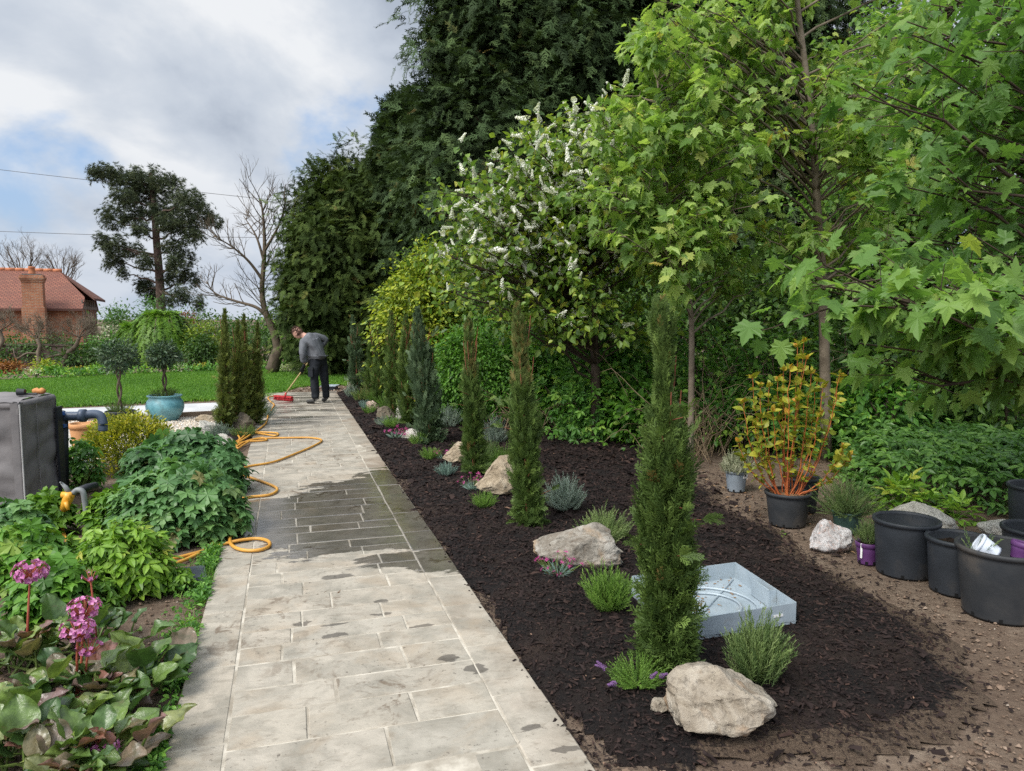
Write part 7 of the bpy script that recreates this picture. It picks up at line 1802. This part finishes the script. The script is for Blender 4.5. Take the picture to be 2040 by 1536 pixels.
def man():
    B = G(632, 803, .03); Y0 = B.y
    def J(px, py, dy, *r): return (*A(px, py, Y0 + dy), *r)
    t = thing("person", "man in grey shirt and dark trousers bending to sweep with a red broom", "person", B)
    # 0 pelvis, legs, spine, arms, neck
    pts = [J(634, 709, 0, .085), J(627, 718, -.08, .075), J(625, 752, -.11, .058), J(629, 795, -.10, .042), J(641, 716, .09, .075), J(647, 752, .11, .058), J(650, 793, .14, .042),
           J(630, 697, 0, .12), J(619, 681, .01, .13), J(608, 670, .0, .075), J(602, 667, .0, .058), J(596, 664, .0, .06),
           J(604, 681, -.15, .05), J(604, 705, -.21, .036), J(607, 725, -.15, .028), J(631, 670, .14, .05), J(650, 677, .25, .036), J(631, 699, .22, .030), J(616, 714, .06, .030)]
    ed = [(0, 1), (1, 2), (2, 3), (0, 4), (4, 5), (5, 6), (0, 7), (7, 8), (8, 9), (9, 10), (10, 11), (8, 12), (12, 13), (13, 14), (8, 15), (15, 16), (16, 17), (17, 18)]
    V, F = skin_arrays(pts, ed, 0, 2); g = Geo().faces(V, F)
    # head: a sculpted ball turned down towards the broom
    hc = np.array(A(592.5, 662.5, Y0 + .0)); fw = unit((-.72, .30, -.62)); up0 = unit(np.array((-.62, .1, .78))); sd = unit(np.cross(fw, up0)); up = np.cross(sd, fw)
    bm = bmesh.new(); bmesh.ops.create_uvsphere(bm, u_segments=40, v_segments=28, radius=1); HV, HF = [], [[v.index for v in f.verts] for f in bm.faces]
    def bumpf(p, c, s, a): return a * math.exp(-sum(((p[i] - c[i]) / s[i]) ** 2 for i in range(3)))
    for v in bm.verts:
        x, y, z = v.co  # x side, y forward, z up
        r = 1 + bumpf((x, y, z), (0, .98, -.12), (.16, .3, .22), .22) + bumpf((x, y, z), (0, .9, .22), (.5, .3, .12), .05) - bumpf((x, y, z), (.36, .9, .08), (.18, .3, .12), .07) - bumpf((x, y, z), (-.36, .9, .08), (.18, .3, .12), .07) + bumpf((x, y, z), (0, .7, -.78), (.35, .4, .22), .13) - bumpf((x, y, z), (0, .95, -.48), (.3, .3, .035), .04) + bumpf((x, y, z), (0, .95, -.40), (.22, .3, .05), .04)
        taper = 1 - .22 * max(0, -z)
        q = np.array((x * .078 * r * taper, y * .098 * r, z * .118))
        HV.append(tuple(hc + sd * q[0] + fw * q[1] + up * q[2]))
    bm.free(); g.faces(HV, HF)
    for s in (-1, 1):
        c = hc + sd * s * .078 - fw * .005 - up * .01
        g.lathe(c, [(.001, -.010), (.018, -.006), (.026, .004), (.020, .008), (.008, .002)], 12, .5, Matrix(((sd[0] * s, fw[0], 0), (sd[1] * s, fw[1], 0), (sd[2] * s, fw[2], 0))) if False else np.stack([fw, up * 1.5, sd * s], 1))
    body = g.obj("body", MATS["skin"], t, smooth=True)
    rm = body.modifiers.new("remesh", "REMESH"); rm.mode = "VOXEL"; rm.voxel_size = .007; rm.use_smooth_shade = True
    # hair: a cap over crown and nape
    rg = rng_of(901); g = Geo(); n = 2600; d = rdir(rg, n); k = ((d[:, 2] > .28) | (d[:, 1] < -.12)) & (d[:, 2] > -.62); d = d[k]; n = len(d)
    P = hc + np.outer(d[:, 0] * .081, sd) + np.outer(d[:, 1] * .10, fw) + np.outer(d[:, 2] * .121, up); nn = unit(P - hc)
    strew(g, "blade", P - nn * .006, unit(nn * .5 + rdir(rg, n) * .7 + np.outer(np.full(n, .5), fw)), nn, rg.uniform(.02, .04, n), rg.uniform(0, 1, n), .6)
    g.obj("hair", MATS["hair"], body)
    for s in (-1, 1):
        e = Geo(); c = hc + sd * s * .030 + fw * .086 + up * .012; e.lathe(c, [(.001, -.008), (.008, -.004), (.010, .0), (.008, .004), (.001, .008)], 10); e.obj("eye", MATS["hair"], body, smooth=True)
    # clothes
    pts = [J(632, 706, 0, .195, .175), J(630, 697, 0, .185, .17), J(622, 684, .01, .175, .16), J(612, 673, .0, .14, .12), J(606, 669, .0, .085, .085), J(604, 682, -.16, .085), J(603, 705, -.22, .072), J(606, 724, -.16, .060), J(631, 670, .15, .09), J(651, 677, .25, .075), J(632, 699, .23, .062), J(628, 718, -.01, .205, .185)]
    V, F = skin_arrays(pts, [(0, 1), (1, 2), (2, 3), (3, 4), (2, 5), (5, 6), (6, 7), (2, 8), (8, 9), (9, 10), (0, 11)], 1, 2)
    V = [tuple(np.array(v) + .009 * np.array(mnoise.noise_vector(Vector(v) * 9)) + .006 * np.array(mnoise.noise_vector(Vector(v) * 21))) for v in V]
    o = Geo().faces(V, F).obj("shirt", MATS["shirt"], body, smooth=True); rm = o.modifiers.new("remesh", "REMESH"); rm.mode = "VOXEL"; rm.voxel_size = .009; rm.use_smooth_shade = True
    pts = [J(634, 711, 0, .15, .135), J(627, 722, -.08, .112), J(626, 752, -.10, .088), J(628, 778, -.10, .080), J(629, 796, -.10, .074), J(642, 720, .10, .112), J(646, 752, .12, .086), J(649, 776, .13, .078), J(650, 794, .14, .072), J(631, 700, 0, .135)]
    V, F = skin_arrays(pts, [(0, 1), (1, 2), (2, 3), (3, 4), (0, 5), (5, 6), (6, 7), (7, 8), (0, 9)], 0, 2)
    V = [tuple(np.array(v) + .009 * np.array(mnoise.noise_vector(Vector(v) * 9)) + .007 * np.array(mnoise.noise_vector(Vector((v[0] * 14, v[1] * 14, v[2] * 30))))) for v in V]
    tr = Geo().faces(V, F).obj("trousers", MATS["trousers"], body, smooth=True); rm = tr.modifiers.new("remesh", "REMESH"); rm.mode = "VOXEL"; rm.voxel_size = .009; rm.use_smooth_shade = True
    c = A(619, 742, Y0 - .2); Geo().box(c, (.10, .03, .17), -.3).box(c + Vector((0, -.004, .075)), (.11, .034, .05), -.3).obj("cargo_pocket", MATS["trousers"], tr)
    for (ax, ay, dy), (tx, ty, tdy) in (((631, 797, -.10), (610, 803.5, -.14)), ((652, 795, .14), (640, 799.5, .12))):
        a = np.array(A(ax, ay, Y0 + dy)); q = np.array(A(tx, ty, Y0 + tdy)); z = .034
        pts = [(*a, .055), (a[0] + .01, a[1], z + .05, .056), (a[0] * .6 + q[0] * .4, a[1] * .6 + q[1] * .4, z + .045, .05, .045), (q[0], q[1], z + .036, .046, .036)]
        V, F = skin_arrays(pts, [(0, 1), (1, 2), (2, 3)], 1, 2); V = [(v[0], v[1], max(v[2], .032)) for v in V]
        bt = Geo().faces(V, F).obj("boot", MATS["boot"], body, smooth=True)
    # gloved hands closed on the handle
    h0, h1 = A(566, 788, Y0 - .05), A(624, 708, Y0 + .06); ax = (h1 - h0).normalized()
    for f_, wr in ((.62, J(607, 726, -.15)), (.86, J(616, 714, .06))):
        c = h0 + (h1 - h0) * f_; w = Vector(wr[:3]); side = (w - c); side -= ax * side.dot(ax); side.normalize(); bi = ax.cross(side)
        if f_ < .7: c = c
        palm = c + side * .035
        pts = [(*w, .034), (*(palm + side * .02), .034, .026), (*palm, .036, .022)]; ed = [(0, 1), (1, 2)]
        for k, off in enumerate((-.033, -.011, .011, .032)):
            b0 = palm + ax * off + bi * .012; k1 = c + ax * off + bi * .032; k2 = c + ax * off - side * .024 + bi * .016; k3 = c + ax * off - side * .022 - bi * (.012 + .004 * (k % 2))
            i = len(pts); pts += [(*b0, .012), (*k1, .0105), (*k2, .0095), (*k3, .008)]; ed += [(2, i), (i, i + 1), (i + 1, i + 2), (i + 2, i + 3)]
        i = len(pts); pts += [(*(palm + ax * .03 - bi * .02), .013), (*(c + ax * .036 - bi * .03), .011), (*(c + ax * .03 - bi * .022 - side * .022), .009)]; ed += [(1, i), (i, i + 1), (i + 1, i + 2)]
        V, F = skin_arrays(pts, ed, 1, 1); Geo().faces(V, F).obj("glove", MATS["glove"], body, smooth=True)
    # broom
    t = thing("broom", "wide red-bristled broom with a wooden handle held by the man", "broom", h0.xy.to_3d())
    Geo().tube([h0, h0 + (h1 - h0) * .5, h1], .0135, 10).obj("handle", MATS["broom_wood"], t, smooth=True)
    a, b = G(547, 790, .1), G(582, 793, .1); d = (b - a); L = d.length; rz = math.atan2(d.y, d.x); c = (a + b) / 2
    Geo().box((c.x, c.y, .115), (L, .06, .03), rz).obj("broom_head", MATS["broom_red"], t)
    Geo().tube([Vector((h0.x, h0.y, .12)), h0 + (h1 - h0) * .07], .02, 10).obj("socket", MATS["broom_red"], t, smooth=True)
    rg = rng_of(905); n = 900; dd = d.normalized(); nn = Vector((-dd.y, dd.x, 0)); g = Geo()
    u = rg.uniform(-.5, .5, n) * L; v = rg.uniform(-.028, .028, n); P = np.array((c.x, c.y, .102)) + np.outer(u, dd) + np.outer(v, nn)
    y = unit(np.array((0, 0, -1.0)) + np.outer(v * 6, nn) + np.outer(u * .5, dd) + rdir(rg, n) * .06); strew(g, "bladen", P, y, rdir(rg, n), rg.uniform(.066, .074, n), rg.uniform(0, 1, n), .5)
    g.obj("bristles", MATS["broom_red"], t)
man()
